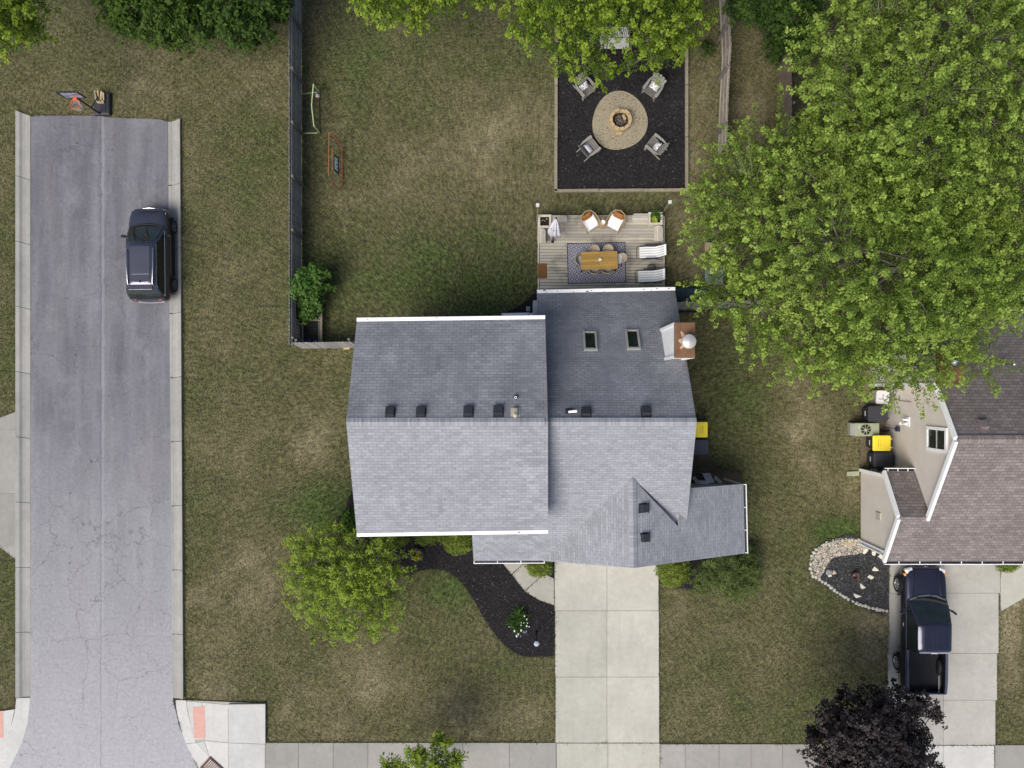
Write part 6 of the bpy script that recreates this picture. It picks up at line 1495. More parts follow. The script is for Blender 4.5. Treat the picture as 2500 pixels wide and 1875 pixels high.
for a, b in ((gA, bA), (gB, bB)): mb = MB(); mb.tube([Vector((a.x - .1, a.y, .04)), Vector((b.x, b.y, .04))], .035, 8); mb.build("base_bar", M['lime'], **GZ_)
mb = MB(); mb.tube([Vector((gA.x, gA.y, .03)), Vector((gB.x, gB.y, .03))], .02, 6); n = 14
for k in range(n + 1):
    q = k / n; a = Vector((gA.x, gA.y, 1.02)).lerp(Vector((gB.x, gB.y, 1.02)), q); b = Vector((bA.x, bA.y, .04)).lerp(Vector((bB.x, bB.y, .04)), q); mb.tube([a, a.lerp(b, .5) - Vector((0, 0, .12)), b], .004, 4, cap=False)
    a2, b2 = Vector((gA.x, gA.y, 1.02)).lerp(bA, q), Vector((gB.x, gB.y, 1.02)).lerp(bB, q); sag = Vector((0, 0, .12 * math.sin(math.pi * q))); mb.tube([a2 - sag, (a2 + b2) / 2 - sag * 1.5, b2 - sag], .004, 4, cap=False)
mb.build("net", M['net'], **GZ_)
c = P(775.5, 233.5, .11); t = NT('ball_skin'); o_ = t.fin(t.mix(t.math('LESS_THAN', t.vor(9), .28), (.68, .55, .58), (.30, .10, .14)), .45, .3); mb = MB(); mb.ell((0, 0, 0), (.11, .11, .11), 20, 14); o = tag(mb.build("soccer_ball", o_), "pinkish white ball in the soccer goal's far corner", "ball"); o.location = c
rA = P(836, 329); rbn = thing("rebound_net", "red framed rebound net with a white sign standing on the back lawn", "sports net", (P(820, 394).x, P(820, 394).y, 0)); RBZ = dict(parent=rbn, world=True)
mb = MB(); zt = 1.05
mb.tube([P(804, 322, zt), P(815, 333, zt * .9), P(828, 347, .55), P(835, 362, .1), P(835, 420, .06)], .022, 6); mb.tube([P(808, 440, zt * .95), P(818, 452, .7), P(828, 463, .12), P(835, 450, .06), P(835, 420, .06)], .022, 6); mb.build("frame", M['red_orange'], **RBZ)
mb = MB(); mb.tube([P(803, 322, 1.08), P(802, 430, 1.08)], .014, 6); mb.tube([P(811, 362, .9), P(811.5, 415, .9)], .016, 6); mb.build("top_bar", simple_cache('orange_tube', (.42, .16, .08), .5), **RBZ)
mb = MB()
for k in range(13):
    q = k / 12; mb.tube([P(803, 322, 1.05).lerp(P(802, 430, 1.05), q), P(835, 340, .08).lerp(P(835, 452, .08), q)], .004, 4)
for k in range(1, 8): q = k / 8; mb.tube([P(803, 322, 1.05).lerp(P(835, 340, .08), q), P(802, 430, 1.05).lerp(P(835, 452, .08), q)], .004, 4)
mb.build("net", M['net'], **RBZ)
a, b, c, d = P(816.5, 382, .72), P(824.5, 388, .47), P(824.5, 419, .47), P(817, 412.5, .72)
def lift(p, h=.014): return p + Vector((.006, 0, h))
mb = MB(); mb.add([lift(a.lerp(b, -.25) + Vector((0, .08, 0)), .004), lift(b.lerp(a, -.35) + Vector((0, .1, 0)), .004), lift(c.lerp(d, -.35) - Vector((0, .08, 0)), .004), lift(d.lerp(c, -.25) - Vector((0, .1, 0)), .004)], [(0, 1, 2, 3), (3, 2, 1, 0)]); mb.build("sign_backing", simple_cache('dark_blue_cloth', (.02, .02, .045), .8), **RBZ)
mb = MB(); mb.add([lift(q) for q in (a, b, c, d)], [(0, 1, 2, 3), (3, 2, 1, 0)])
def on(u, v, h=.02): return lift(a.lerp(b, u).lerp(d.lerp(c, u), v), h)
for u0, v0, u1, v1 in ((.70, .10, .90, .30), (.62, .38, .90, .60), (.66, .72, .90, .92)): mb.add([on(u0, v0), on(u1, v0), on(u1, v1), on(u0, v1)], [(0, 1, 2, 3), (3, 2, 1, 0)], 1)
for u0, v0, u1, v1 in ((.2, .10, .30, .3), (.2, .36, .26, .5), (.22, .62, .5, .7), (.2, .8, .3, .92), (.42, .1, .5, .34), (.4, .8, .52, .86)): mb.add([on(u0, v0), on(u1, v0), on(u1, v1), on(u0, v1)], [(0, 1, 2, 3), (3, 2, 1, 0)], 2)
mb.build("sign", [simple_cache('white_vinyl', (.85, .85, .92), .6), simple_cache('navy_ink', (.02, .02, .07), .6), simple_cache('pale_violet_ink', (.30, .29, .45), .6)], **RBZ)
# basketball hoop
hb = P(247, 254); hp = thing("basketball_hoop", "portable basketball hoop with black base at the end of the road", "basketball hoop", (hb.x, hb.y, 0)); HPZ = dict(parent=hp, world=True)
a, b = P(227, 225, .2), P(267, 280, .2); mb = MB(); c = (a + b) / 2; mb.rbox((c.x, c.y, .10), (b.x - a.x, a.y - b.y, .2), .07, n=4); mb.rbox((c.x - .05, c.y - .18, .21), ((b.x - a.x) * .7, .52, .04), .04); mb.build("base", M['dark_plastic'], **HPZ)
p0 = P(243, 277, .2); p1 = P(196, 241, 2.75); mb = MB(); mb.tube([p0, Vector((p0.x, p0.y + .02, 1.2)), Vector((p0.x + .02, p1.y + .30, 2.2)), Vector((p1.x + .05, p1.y + .12, 2.75))], .045, 10); mb.tube([Vector((p0.x, p0.y, .9)), Vector((c.x - .1, c.y + .35, .25))], .025, 8); mb.build("pole", M['black_metal'], **HPZ)
q0, q1, q2, q3 = P(137, 223, 3.35), P(189, 224, 3.35), P(210, 238.5, 2.68), P(157, 240, 2.68)
by = (q0.y + q1.y + q2.y + q3.y) / 4; bx0, bx1 = (q0.x + q3.x) / 2, (q1.x + q2.x) / 2; bz0, bz1 = 2.66, 3.36
q_ = Vector(((bx0 + bx1) / 2, by, (bz0 + bz1) / 2)); mb = MB(); wv_, hv_ = bx1 - bx0, bz1 - bz0
for s_ in (-1, 1): mb.box((q_.x + s_ * (wv_ / 2 - .03), by, q_.z), (.06, .05, hv_)); mb.box((q_.x, by, q_.z + s_ * (hv_ / 2 - .03)), (wv_ - .125, .05, .06))
bbd = mb.build("backboard", M['black_metal'], **HPZ)
mb = MB(); mb.box((q_.x, by, q_.z), (wv_ - .12, .02, hv_ - .12)); t = NT('backboard_graphic'); gn = t.noise(3.2, 5, .65, t.co(scale=(1, 1, 2))); pm = t.fin(t.ramp(gn, [(.38, (.035, .04, .06)), (.46, (.22, .23, .3)), (.55, (.40, .41, .50)), (.7, (.13, .14, .19))]), .25, .4); mb.build("panel", pm, parent=bbd, world=True)
rc = Vector((q_.x + .02, by - .33, 2.74)); mb = MB(); mb.tube([rc + Vector((.225 * math.cos(i * .2618), .225 * math.sin(i * .2618), 0)) for i in range(24)], .014, 8, closed=True); mb.rbox((rc.x, by - .075, 2.73), (.18, .12, .09), .02); mb.build("rim", simple_cache('orange_rim', (.75, .11, .03), .45), **HPZ)
mb = MB(); n = 12
for k in range(n):
    for sg in (-1, 1):
        pts = []
        for z_, rr in ((0, .225), (-.14, .18), (-.28, .14), (-.40, .13)): a_ = 2 * math.pi * (k + sg * (-z_) * 3.2) / n; pts.append(rc + Vector((rr * math.cos(a_), rr * math.sin(a_), z_)))
        mb.tube(pts, .008, 4, cap=False)
mb.build("net", M['white_net'], **HPZ)
r = random.Random(9)
for k, (px, py, L, a_, w_) in enumerate(((233, 230, .52, 8, .09), (239, 229, .50, 4, .08), (246, 231, .5, -6, .09), (252, 230, .34, 2, .07), (235.5, 232, .45, 14, .07), (245, 249.5, .13, 88, .30))):
    mb = MB(); mb.rbox((0, 0, .04), (w_, L, .075), .008); q = P(px + 2, py + 6 if k < 5 else py, .24); o = tag(mb.build("wood_piece", M['tan_wood'] if k != 4 else M['timber']), "scrap wood piece laid as a weight on the basketball hoop's black base", "wood", "wood weights on the basketball hoop base"); o.location = (q.x, q.y, .235 + (.078 if k == 4 else 0)); o.rotation_euler = (0, 0, R(a_ if k < 5 else -2))

# ------------------------------------------------------------------ bins and equipment
def wheelie(label, x0, y0, x1, y1, h, body, lid, handle_right=True, marks=False, grp=None):
    a, b = P(x0, y0, h), P(x1, y1, h); c = (a + b) / 2; L, W = b.x - a.x, a.y - b.y; sg = 1 if handle_right else -1
    root = thing("wheelie_bin", label, "bin", (c.x, c.y, 0), 0, grp)
    mb = MB(); rr = []
    for z, kl, kw, off in ((.05, .70, .72, .06), (.5, .80, .82, .03), (h - .12, .93, .92, 0), (h - .05, .97, .96, 0)):
        l, w_ = L * kl / 2, W * kw / 2; e = .05; rr.append([Vector((sx * (l - (e if q in (0,) else 0)) + sg * off * 0, sy * (w_ - (e if q == 1 else 0)), z)) for sx, sy, q in ((1, 1, 1), (1, 1, 0), (-1, 1, 0), (-1, 1, 1), (-1, -1, 1), (-1, -1, 0), (1, -1, 0), (1, -1, 1))])
    rr = [[Vector((p.x, p.y, p.z)) for p in q] for q in rr]
    mb.loft(rr, 0, False); mb.build("body", body, root)
    mb = MB(); mb.rbox((0, 0, h - .025), (L, W, .07), .06, n=4); mb.rbox((-sg * L * .02, 0, h + .008), (L * .84, W * .82, .02), .05, n=4)
    for k in (-.28, .28): mb.beam((sg * (L / 2 - .02), k * W, h - .01), (sg * (L / 2 + .06), k * W, h - .01), .045, .04)
    if marks:
        for xx, w_ in ((-.155, .055), (-.06, .03)):
            for k in range(7):
                mb.box((sg * xx * L / .78 + (.01 if k % 2 else 0), (-.18 + k * .06) * W / .8, h + .0195), (w_ * (.6 + .4 * (k % 3) / 2), .032, .003), m=1)
    lo_ = mb.build("lid", [lid, simple_cache('faded_lettering', (.42, .32, .03), .6)], root)
    mb = MB(); mb.tube([(sg * (L / 2 + .07), -W * .36, h - .06), (sg * (L / 2 + .07), W * .36, h - .06)], .016, 6)
    for k in (-.33, .33): mb.tube([(sg * (L / 2 - .03), k * W, h - .10), (sg * (L / 2 + .07), k * W, h - .06)], .014, 6)
    mb.build("handle", M['black_metal'], root)
    mb = MB(); mb.box((-sg * L * .47, 0, h * .62), (.012, W * .32, .07)); mb.build("label_strip", M['light_plastic'], root)
    for k in (-1, 1): wm = MB(); wm.lathe((sg * L * .36, k * W * .36, .12), [(.12, -.03), (.12, .03), (.05, .035), (.0001, .035)], 16, M=Matrix.Rotation(R(90), 3, 'X')); wm.build("wheel", M['tyre'], root)
bg_ = "wheelie bins beside the houses"
wheelie("black wheelie bin by the taupe wall, between the white box and the green air conditioner", 2120, 991, 2168, 1029, 1.08, M['dark_plastic'], M['dark_plastic'], grp=bg_)
wheelie("yellow lidded wheelie bin by the taupe wall, below the green air conditioner", 2131, 1063, 2175, 1101, 1.08, M['dark_plastic'], M['yellow_plastic'], marks=True, grp=bg_)
wheelie("black wheelie bin by the taupe wall, touching the yellow lidded bin", 2133, 1104, 2180, 1141, 1.08, M['dark_plastic'], M['dark_plastic'], grp=bg_)
wheelie("yellow lidded wheelie bin half under the grey house's right roof edge", 1686, 1030, 1728, 1068, 1.08, M['navy_plastic'], M['yellow_plastic'], False, marks=True, grp=bg_)
wheelie("dark navy wheelie bin half under the grey house's right roof edge", 1686, 1073, 1730, 1111, 1.08, M['navy_plastic'], M['navy_plastic'], False, grp=bg_)
a, b = P(2139.5, 953, .85), P(2171, 987, .85); c = (a + b) / 2; ub_ = thing("storage_bin", "beige box with a white slotted lid, topmost in the row by the taupe wall", "storage box", (c.x, c.y, 0), R(-4)); L, W = b.x - a.x, a.y - b.y
mb = MB(); mb.loft([[Vector((sx * L * k / 2, sy * W * k / 2, z)) for sx, sy in ((1, 1), (-1, 1), (-1, -1), (1, -1))] for z, k in ((0, .86), (.78, .95))], 0, False); mb.build("body", M['beige_plastic'], ub_)
mb = MB(); mb.rbox((0, 0, .82), (L, W, .10), .09, n=5); mb.build("lid", M['light_plastic'], ub_)
mb = MB(); mb.box((0, .02, .876), (.02, .22, .008)); mb.box((-.10, -.09, .876), (.22, .02, .008)); mb.box((.11, -.09, .876), (.20, .02, .008)); mb.build("lid_slot", M['dark_plastic'], ub_)
mb = MB(); mb.tube([(c.x + L / 2, c.y - .1, .5), (16.95, c.y - .12, .7), (16.985, c.y - .08, 1.2), (16.985, c.y - .16, 1.7), (16.985, c.y - .19, 2.5)], .012, 5); tag(mb.build("power_cord", M['dark_plastic'], loc=(c.x, c.y, 0)), "thin dark cord running up the taupe wall from the white lidded box", "cord")
a, b = P(2087, 1033, .80), P(2147, 1065, .80); c = (a + b) / 2; ac = thing("air_conditioner", "sage green air conditioner with a round fan grille beside the taupe wall", "air conditioner", (c.x, c.y, 0)); L, W = b.x - a.x, a.y - b.y
mb = MB(); mb.rbox((0, 0, .40), (L, W, .8), .02); mb.build("casing", M['acgreen'], ac)
mb = MB(); fx = -.06; fr_c = Vector((fx, 0, .80)); mb.lathe(fr_c, [(.235, .0), (.235, .012), (.0001, .012)], 28, 0); mb.build("fan_opening", M['trim'], ac)
mb = MB(); mb.lathe(fr_c, [(.085, .014), (.085, .03), (.0001, .032)], 20)
for k in range(8): a_ = k * math.pi / 4 + .2; mb.beam(fr_c + Vector((.07 * math.cos(a_), .07 * math.sin(a_), .022)), fr_c + Vector((.245 * math.cos(a_), .245 * math.sin(a_), .022)), .028, .014)
mb.tube([fr_c + Vector((.245 * math.cos(i * .224), .245 * math.sin(i * .224), .012)) for i in range(28)], .014, 6, closed=True); mb.build("fan_grille", M['acgreen'], ac)
mb = MB(); mb.box((-L / 2 - .006, 0, .52), (.012, W * .9, .42)); mb.build("louvre_panel", M['light_plastic'], ac)
mb = MB(); mb.box((-L / 2 + .20, .10, .803), (.03, .16, .004)); mb.build("label_strip", M['light_plastic'], ac)
mb = MB(); mb.tube([(c.x + L / 2, c.y - .02, .3), (16.7, c.y - .05, .32), (17.0, c.y - .05, .45)], .03, 6); mb.tube([(c.x + L / 2, c.y - .08, .25), (16.6, c.y - .12, .2), (17.0, c.y - .12, .3)], .02, 6); o = mb.build("pipe", M['trim'], ac, True)
c = P(2082, 1156); mb = MB(); mb.rbox((0, 0, .03), (.58, .22, .06), .02); o = tag(mb.build("splash_block", M['acgreen']), "sage green rain splash block at the neighbour's garage corner", "splash block"); o.location = (c.x, c.y, 0); o.rotation_euler = (0, 0, R(3))
c = P(2131, 1147); mb = MB(); mb.rbox((0, 0, .12), (.28, .14, .24), .03); o = tag(mb.build("utility_box", M['light_plastic']), "small pale box between the black bin and the neighbour's garage roof", "utility box"); o.location = (c.x, c.y, 0)
mb = MB(); mb.beam(P(2108, 1152, .25), P(2156, 1164, .3), .1, .1); mb.beam(P(2110, 1158, .15), P(2150, 1158, .2), .08, .06); tag(mb.build("plank_stack", M['trim'], loc=P(2132, 1157)), "dark planks stacked against the neighbour's garage back wall", "planks")
# small square light box behind the house
c = P(1289.5, 754, .4); mb = MB(); mb.rbox((0, 0, .2), (.19, .21, .4), .02); o = tag(mb.build("garden_box", simple_cache('pale_blue_metal', (.36, .42, .44), .4)), "pale blue grey square box in the mulch by the house's inner back corner", "utility box"); o.location = (c.x, c.y, .02); mb = MB(); mb.lathe((0, 0, .402), [(.075, 0), (.075, .006), (.04, .008), (.0001, .008)], 20); mb.build("round_cover", simple_cache('blue_grey_metal', (.22, .27, .29), .4), o)
# things behind the garage
c = P(1719, 1167); mb = MB(); rr = [[Vector((x_, y_, z_)) for x_, y_ in ((-.22 + k * .30, .30 - k * .48), (.16 + k * .30, .30 - k * .48))] for k, z_ in ((0, .62), (.25, .44), (.5, .34), (.75, .30), (1, .30))]
vs = [p for q in rr for p in q]; mb.add(vs, [(2 * i, 2 * i + 1, 2 * i + 3, 2 * i + 2) for i in range(4)], 0, True); mb.add([v - Vector((0, 0, .03)) for v in vs], [(2 * i + 2, 2 * i + 3, 2 * i + 1, 2 * i) for i in range(4)], 0, True)
for x_, y_, h_ in ((-.18, .26, .6), (.12, .26, .6), (.1, -.16, .28), (.4, -.16, .28)): mb.tube([(x_, y_, 0), (x_, y_, h_)], .012, 5)
o = tag(mb.build("plastic_slide", simple_cache('lilac_grey_plastic', (.70, .70, .78), .5)), "pale grey curved plastic sheet behind the garage's back wall", "plastic sheet"); o.location = (c.x, c.y, 0)
a, b = P(1708, 1176, .5), P(1731, 1183, .5); mb = MB(); mb.rbox((0, 0, .24), (b.x - a.x, a.y - b.y + .05, .48), .015); o = tag(mb.build("foam_box", M['light_plastic']), "white box against the garage's back wall", "box"); o.location = ((a.x + b.x) / 2, (a.y + b.y) / 2, 0)
mb = MB(); mb.beam(P(1693, 1166, .2), P(1706, 1182, .35), .16, .3); tag(mb.build("bench_plank", M['tan_metal'], loc=P(1699, 1174)), "tan board leaning by the garage's back wall under the roof edge", "board")
mb = MB(); mb.beam(P(1744, 1165, .25), P(1760, 1179, .35), .18, .24); tag(mb.build("downspout_block", M['beige_plastic'], loc=P(1752, 1172)), "pale beige trough leaning right of the yellow hose", "trough")
c = P(1737, 1167); mb = MB()
for k in range(7): mb.tube([Vector(((.15 + .012 * (k % 3)) * math.cos(i * .3307), (.15 + .012 * (k % 3)) * math.sin(i * .3307), .05 + k * .028)) for i in range(19)], .014, 5, closed=True)
o = tag(mb.build("garden_hose", simple_cache('yellow_hose', (.24, .19, .02), .5)), "coiled yellow hose on the ground behind the garage", "hose"); o.location = (c.x, c.y, 0)

# ------------------------------------------------------------------ beds: lamp, stones, pot
b = P(1309, 1543); tp = P(1309.5, 1571, 1.72); sl = thing("garden_lamp", "black garden lamp post with a pale hexagonal head near the driveway", "lamp", (b.x, b.y, .03)); d = tp - b
mb = MB(); mb.tube([(0, 0, 0), (0, 0, .12), (0, 0, 1.45)], [.09, .035, .03], 10); mb.build("post", M['black_metal'], sl)
mb = MB(); mb.lathe((0, 0, 1.45), [(.05, 0), (.09, .04), (.115, .22)], 6, 0, False); mb.build("lantern", M['carglass'], sl)
mb = MB(); mb.lathe((0, 0, 1.67), [(.125, 0), (.13, .02), (.07, .06), (.03, .075), (.0001, .08)], 6, 0, False); mb.build("cap", simple_cache('pale_lamp_cap', (.42, .44, .50), .4), sl)
ring = [(1965, 1440, 0)] ; STN = [(1978, 1387.5), (1981, 1397.5), (1984, 1406), (1991.5, 1408.5), (2000, 1413.5), (2006.5, 1419.5), (2014.5, 1423), (2022, 1428), (2028.5, 1434), (2036.5, 1440.5), (2043, 1445.5), (2050.5, 1450), (2057.5, 1454.5), (2063.5, 1457.5), (2070.5, 1462.5), (2081.5, 1467.5), (2090, 1472), (2097.5, 1475.5), (2105, 1478), (2113, 1479), (2120.5, 1483), (2130.5, 1484.5), (2140, 1487), (2148, 1488.5), (2155.5, 1489.5), (2164, 1491), (1981, 1356.5), (1986.5, 1348.5), (1992, 1341), (2015.5, 1328.5), (2009, 1330), (2079.5, 1318), (2088.5, 1319), (2073, 1319.5), (2056, 1319), (1979, 1377)]
def stone_mesh(seed, flat=.62):
    r_ = random.Random(seed); mb = MB(); n, k = 12, 7; rings = []
    for i in range(1, k):
        th_ = math.pi * i / k; rings.append([Vector((math.sin(th_) * math.cos(2 * math.pi * j / n) * (1 + .14 * math.sin(2 * 2 * math.pi * j / n + seed)), math.sin(th_) * math.sin(2 * math.pi * j / n) * (1 + .12 * math.cos(3 * 2 * math.pi * j / n + seed)), -math.cos(th_) * flat)) * (1 + r_.uniform(-.04, .04)) for j in range(n)])
    mb.loft(rings, 0, True); return mb
protos = []
for k in range(4):
    o = stone_mesh(k).build("border_stone", M['stone']); protos.append(o)
for i, (px, py) in enumerate(STN):
    o = protos[i] if i < 4 else protos[i % 4].copy()
    if i >= 4: COL.objects.link(o)
    c = P(px, py); s_ = random.uniform(.070, .095); o.location = (c.x, c.y, .045); o.scale = (s_ * random.uniform(.9, 1.2), s_ * random.uniform(.85, 1.05), s_ * .9); o.rotation_euler = (0, 0, random.uniform(0, 6.28))
    tag(o, "pale rounded stone in the row edging the neighbour's gravel bed", "stone", "stones edging the neighbour's bed")
o = stone_mesh(9).build("border_stone", M['stone_grey']); c = P(2000.5, 1336); o.location = (c.x, c.y, .05); o.scale = (.11, .08, .09); o.rotation_euler = (0, 0, .5); tag(o, "bluish grey stone, the darkest in the row edging the gravel bed", "stone")
o = stone_mesh(10).build("border_stone", M['stone_pink']); c = P(2097.5, 1317); o.location = (c.x, c.y, .05); o.scale = (.115, .075, .08); o.rotation_euler = (0, 0, -.3); tag(o, "tan stone at the garage wall end of the row edging the gravel bed", "stone")
o = stone_mesh(12, .45).build("garden_stone", M['stone_grey']); c = P(2023, 1396); o.location = (c.x, c.y, .07); o.scale = (.18, .15, .17); tag(o, "large flat grey stone in the neighbour's dark gravel", "stone")
def flat_stone(name, label, pts, mat, h=.05, cat="stone", grp=None):
    q = [P(x, y) for x, y in pts]; c = sum(q, Vector()) / len(q); mb = MB(); lo_ = [Vector((p.x, p.y, .02)) for p in q]; hi = [Vector((p.x, p.y, .03 + h * .8)) for p in q]; tp_ = [c.lerp(Vector((p.x, p.y, 0)), .9) + Vector((0, 0, .03 + h)) for p in q]
    A_ = sum(q[i].x * q[(i + 1) % len(q)].y - q[(i + 1) % len(q)].x * q[i].y for i in range(len(q)))
    if A_ < 0: lo_, hi, tp_ = lo_[::-1], hi[::-1], tp_[::-1]
    mb.loft([lo_, hi, [Vector((p.x, p.y, .03 + h)) for p in tp_]], 0, False); return tag(mb.build(name, mat, loc=(c.x, c.y, 0)), label, cat, grp)
flat_stone("garden_stone", "pinkish triangular stone beside the large grey stone in the gravel", [(2029, 1402), (2033.5, 1390), (2040, 1398), (2039, 1400)], M['stone_pink'], .10)
flat_stone("garden_stone", "small white square stone below the large grey stone in the gravel", [(2020, 1404), (2028, 1402), (2030, 1406), (2021.5, 1408)], M['paver'], .06)
PAV = [((2105, 1351), (2107, 1341), (2113, 1337.5), (2119.5, 1341), (2114, 1349), (2109, 1352), "rounded cream stepping stone nearest the pebbles under the garage wall"), ((2127, 1345), (2137.5, 1347), (2136, 1355), (2132, 1356.5), (2128, 1354), "cream stepping stone, middle of the three under the garage wall"), ((2141.5, 1358), (2149, 1351.5), (2157.5, 1352.5), (2153, 1366), "cream stepping stone nearest the downspout of the garage"),
       ((2128, 1390), (2134, 1382.5), (2144.5, 1391), (2142, 1393.5), (2130, 1393.5), "cream stepping stone topmost of the four crossing the dark gravel"), ((2115.5, 1408.5), (2122, 1402.5), (2131.5, 1407), (2132.5, 1410), (2126, 1414), "cream stepping stone second from the top crossing the dark gravel"), ((2099, 1423), (2113, 1434), (2107, 1436), (2103, 1437.5), (2099, 1431), "cream stepping stone third from the top crossing the dark gravel"), ((2083, 1448), (2102.5, 1455), (2096, 1457.5), (2089, 1459.5), (2084, 1453), "pointed cream stepping stone lowest in the dark gravel")]
for p_ in PAV: flat_stone("stepping_stone", p_[-1], p_[:-1], M['paver'], .04, "stepping stone", "stepping stones in the neighbour's bed")
flat_stone("stone_slab", "flat tan slab set in the pebbles by the garage corner", [(2057, 1321.5), (2082, 1321.5), (2083, 1330), (2066, 1331.5)], M['block'], .04, "slab")
c = P(2082, 1403, .0); mb = MB(); mb.lathe((0, 0, 0), [(.10, 0), (.16, .26), (.175, .28), (.175, .33), (.15, .33), (.13, .12), (.0001, .10)], 28); o = tag(mb.build("plant_pot", M['terracotta']), "dark round plant pot standing in the neighbour's gravel bed", "pot"); o.location = (c.x, c.y, .03)
mb = MB(); mb.ell((-.02, .02, .16), (.09, .07, .05), 10, 6); mb.build("pot_filling", M['stone_grey'], o)

EXCL.append(EXCL_D)
# ------------------------------------------------------------------ grass blades
nb_ = 330000
gxr, gyr = rng.uniform(-27, 25.5, nb_), rng.uniform(-19.5, 20, nb_)
ok = np.ones(nb_, bool)
for poly in EXCL: ok &= ~inpoly(gxr, gyr, poly)
ok &= ~((gyr < -18.2) & (gxr < 40)) if False else True
gxr, gyr = gxr[ok], gyr[ok]; n = len(gxr)
lu = lushness(gxr, gyr); hgt = (.025 + .045 * rng.random(n)) * (.7 + .5 * lu)
az = rng.uniform(0, 6.283, n); lean = rng.uniform(.5, 1.7, n); wd = rng.uniform(.010, .022, n)
bx = np.stack([np.cos(az), np.sin(az), np.zeros(n)], 1); sd2 = np.stack([-np.sin(az), np.cos(az), np.zeros(n)], 1)
b0_ = np.stack([gxr, gyr, np.full(n, -.005)], 1)
V = np.empty((n, 3, 3)); V[:, 0] = b0_ - sd2 * wd[:, None]; V[:, 1] = b0_ + sd2 * wd[:, None]; V[:, 2] = b0_ + bx * (hgt * lean)[:, None]; V[:, 2, 2] = hgt
ev, el_ = [], []
for poly in EXCL:
    for k in range(len(poly)):
        p, q = np.array(poly[k - 1][:2]), np.array(poly[k][:2]); L_ = np.linalg.norm(q - p)
        if L_ < .01 or abs(p[0]) > 27 or abs(p[1]) > 21: continue
        m = int(min(L_, 60) * 70); f_ = rng.random(m)[:, None]; nn = np.array([q[1] - p[1], p[0] - q[0]]) / L_
        ev.append(p + (q - p) * f_ + nn * (rng.normal(size=(m, 1)) * .045))
ev = np.concatenate(ev); cnt = np.zeros(len(ev), int)
inn_ = np.zeros(len(ev), bool)
for poly in EXCL: cnt += inpoly(ev[:, 0], ev[:, 1], [(p[0], p[1]) for p in poly])
keep = (cnt == 0) & (np.abs(ev[:, 0]) < 27) & (np.abs(ev[:, 1]) < 20)
keep &= vnoise(ev[:, 0], ev[:, 1], .55, 77) > .38
ev = ev[keep]; n2 = len(ev); lu2 = lushness(ev[:, 0], ev[:, 1]) + .1; h2 = .04 + .06 * rng.random(n2); az = rng.uniform(0, 6.283, n2); ln2 = rng.uniform(.5, 1.6, n2); w2 = rng.uniform(.010, .02, n2)
bx = np.stack([np.cos(az), np.sin(az), np.zeros(n2)], 1); sd2 = np.stack([-np.sin(az), np.cos(az), np.zeros(n2)], 1); b2_ = np.stack([ev[:, 0], ev[:, 1], np.full(n2, .0)], 1)
V2 = np.empty((n2, 3, 3)); V2[:, 0] = b2_ - sd2 * w2[:, None]; V2[:, 1] = b2_ + sd2 * w2[:, None]; V2[:, 2] = b2_ + bx * (h2 * ln2)[:, None]; V2[:, 2, 2] = h2 + .02
V = np.concatenate([V, V2]); lu = np.concatenate([lu, lu2]); n = len(V)
go = npmesh("grass", V.reshape(-1, 3), np.arange(3 * n).reshape(n, 3), lawnmat("grass_blades", True), attrs={"lush": np.repeat(lu, 3)})
tag(go, kind="stuff")
# pale river pebbles in the neighbour's bed
pebpoly = smoothpoly([PV(1858, 1168), PV(1805, 1168), PV(1770, 1185), PV(1756, 1213), PV(1760, 1238), PV(1772, 1245), PV(1785, 1222), PV(1802, 1203), PV(1840, 1198), PV(1868, 1190), PV(1878, 1176)], 3)
px_ = np.array([[p.x, p.y] for p in pebpoly]); lo, hi = px_.min(0), px_.max(0)
q = rng.uniform(lo - .15, hi + .15, (9000, 2)); ins = inpoly(q[:, 0], q[:, 1], pebpoly)
cen = px_.mean(0); q2 = cen + (q - cen) * .88; near = inpoly(q2[:, 0], q2[:, 1], pebpoly) & (rng.random(9000) < .22)
q = q[ins | near][:2600]; n = len(q)
oct_ = np.array([[1, 0, 0], [0, 1, 0], [-1, 0, 0], [0, -1, 0], [0, 0, 1]], float); of = np.array([[0, 1, 4], [1, 2, 4], [2, 3, 4], [3, 0, 4]])
rad = rng.uniform(.022, .05, n); an = rng.uniform(0, 6.28, n); el = rng.uniform(.6, 1, n)
ca, sa_ = np.cos(an), np.sin(an)
V = np.tile(oct_, (n, 1, 1)) * np.stack([rad, rad * el, rad * .7], 1)[:, None, :]
Vx = V[:, :, 0] * ca[:, None] - V[:, :, 1] * sa_[:, None]; Vy = V[:, :, 0] * sa_[:, None] + V[:, :, 1] * ca[:, None]
V = np.stack([Vx + q[:, 0:1], Vy + q[:, 1:2], V[:, :, 2] + .03], 2)
F = (np.arange(n)[:, None, None] * 5 + of[None]).reshape(-1, 3)
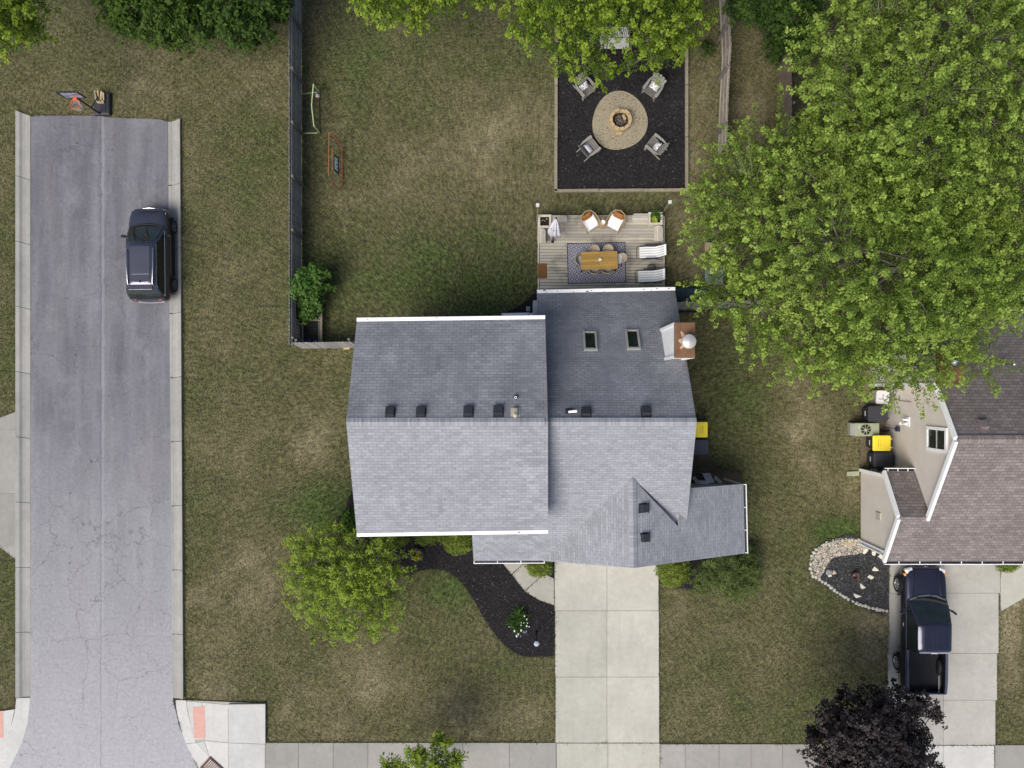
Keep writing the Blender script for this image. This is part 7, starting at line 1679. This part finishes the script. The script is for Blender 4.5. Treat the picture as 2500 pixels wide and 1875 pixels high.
t = NT('river_pebbles'); pebm = t.fin(t.ramp(t.n("NewGeometry").outputs["Random Per Island"], [(0, (.26, .21, .16)), (.35, (.45, .39, .3)), (.7, (.56, .5, .41)), (1, (.7, .67, .6))]), .85, .2)
tag(npmesh("pebbles", V.reshape(-1, 3), F, pebm, smooth=True), kind="stuff")

# shredded bark lying on the beds, some of it spilt over the edges
def chips(name, polys, per_m2, size, mat, seed, spill=.06, z=.035):
    r = np.random.default_rng(seed); out = []
    for poly in polys:
        a_ = np.array([(p[0], p[1]) for p in poly]); lo, hi = a_.min(0), a_.max(0); m = int((hi - lo).prod() * per_m2); q = r.uniform(lo, hi, (m, 2)); q = q[inpoly(q[:, 0], q[:, 1], poly)]
        q = q + r.normal(size=q.shape) * spill * (r.random((len(q), 1)) < .3); out.append(q)
    q = np.concatenate(out); m = len(q); L_ = size * r.uniform(.5, 1.6, m); W_ = size * r.uniform(.18, .4, m); an = r.uniform(0, 6.28, m); tl = r.normal(size=m) * .35
    dx = np.stack([np.cos(an), np.sin(an), np.sin(tl)], 1) * L_[:, None] / 2; dy = np.stack([-np.sin(an), np.cos(an), r.normal(size=m) * .3], 1) * W_[:, None] / 2
    c = np.concatenate([q, (z + .02 * r.random((m, 1)))], 1)
    V = np.stack([c - dx - dy, c + dx - dy, c + dx + dy, c - dx + dy], 1)
    return tag(npmesh(name, V.reshape(-1, 3), np.arange(4 * m).reshape(m, 4), mat), kind="stuff")
t = NT('bark_chips'); chm_ = t.fin(t.ramp(t.n("NewGeometry").outputs["Random Per Island"], [(0, (.014, .013, .014)), (.55, (.030, .028, .030)), (.90, (.046, .043, .044)), (.985, (.075, .07, .068)), (1, (.2, .18, .15))]), .9, .15)
chips("bark_chips", BEDS, 300, .07, chm_, 5)
t = NT('gravel_chips'); chg_ = t.fin(t.ramp(t.n("NewGeometry").outputs["Random Per Island"], [(0, (.02, .02, .021)), (.5, (.055, .055, .058)), (.85, (.13, .13, .13)), (1, (.33, .31, .3))]), .9, .15)
chips("gravel_chips", GRAV, 900, .045, chg_, 6, .03)
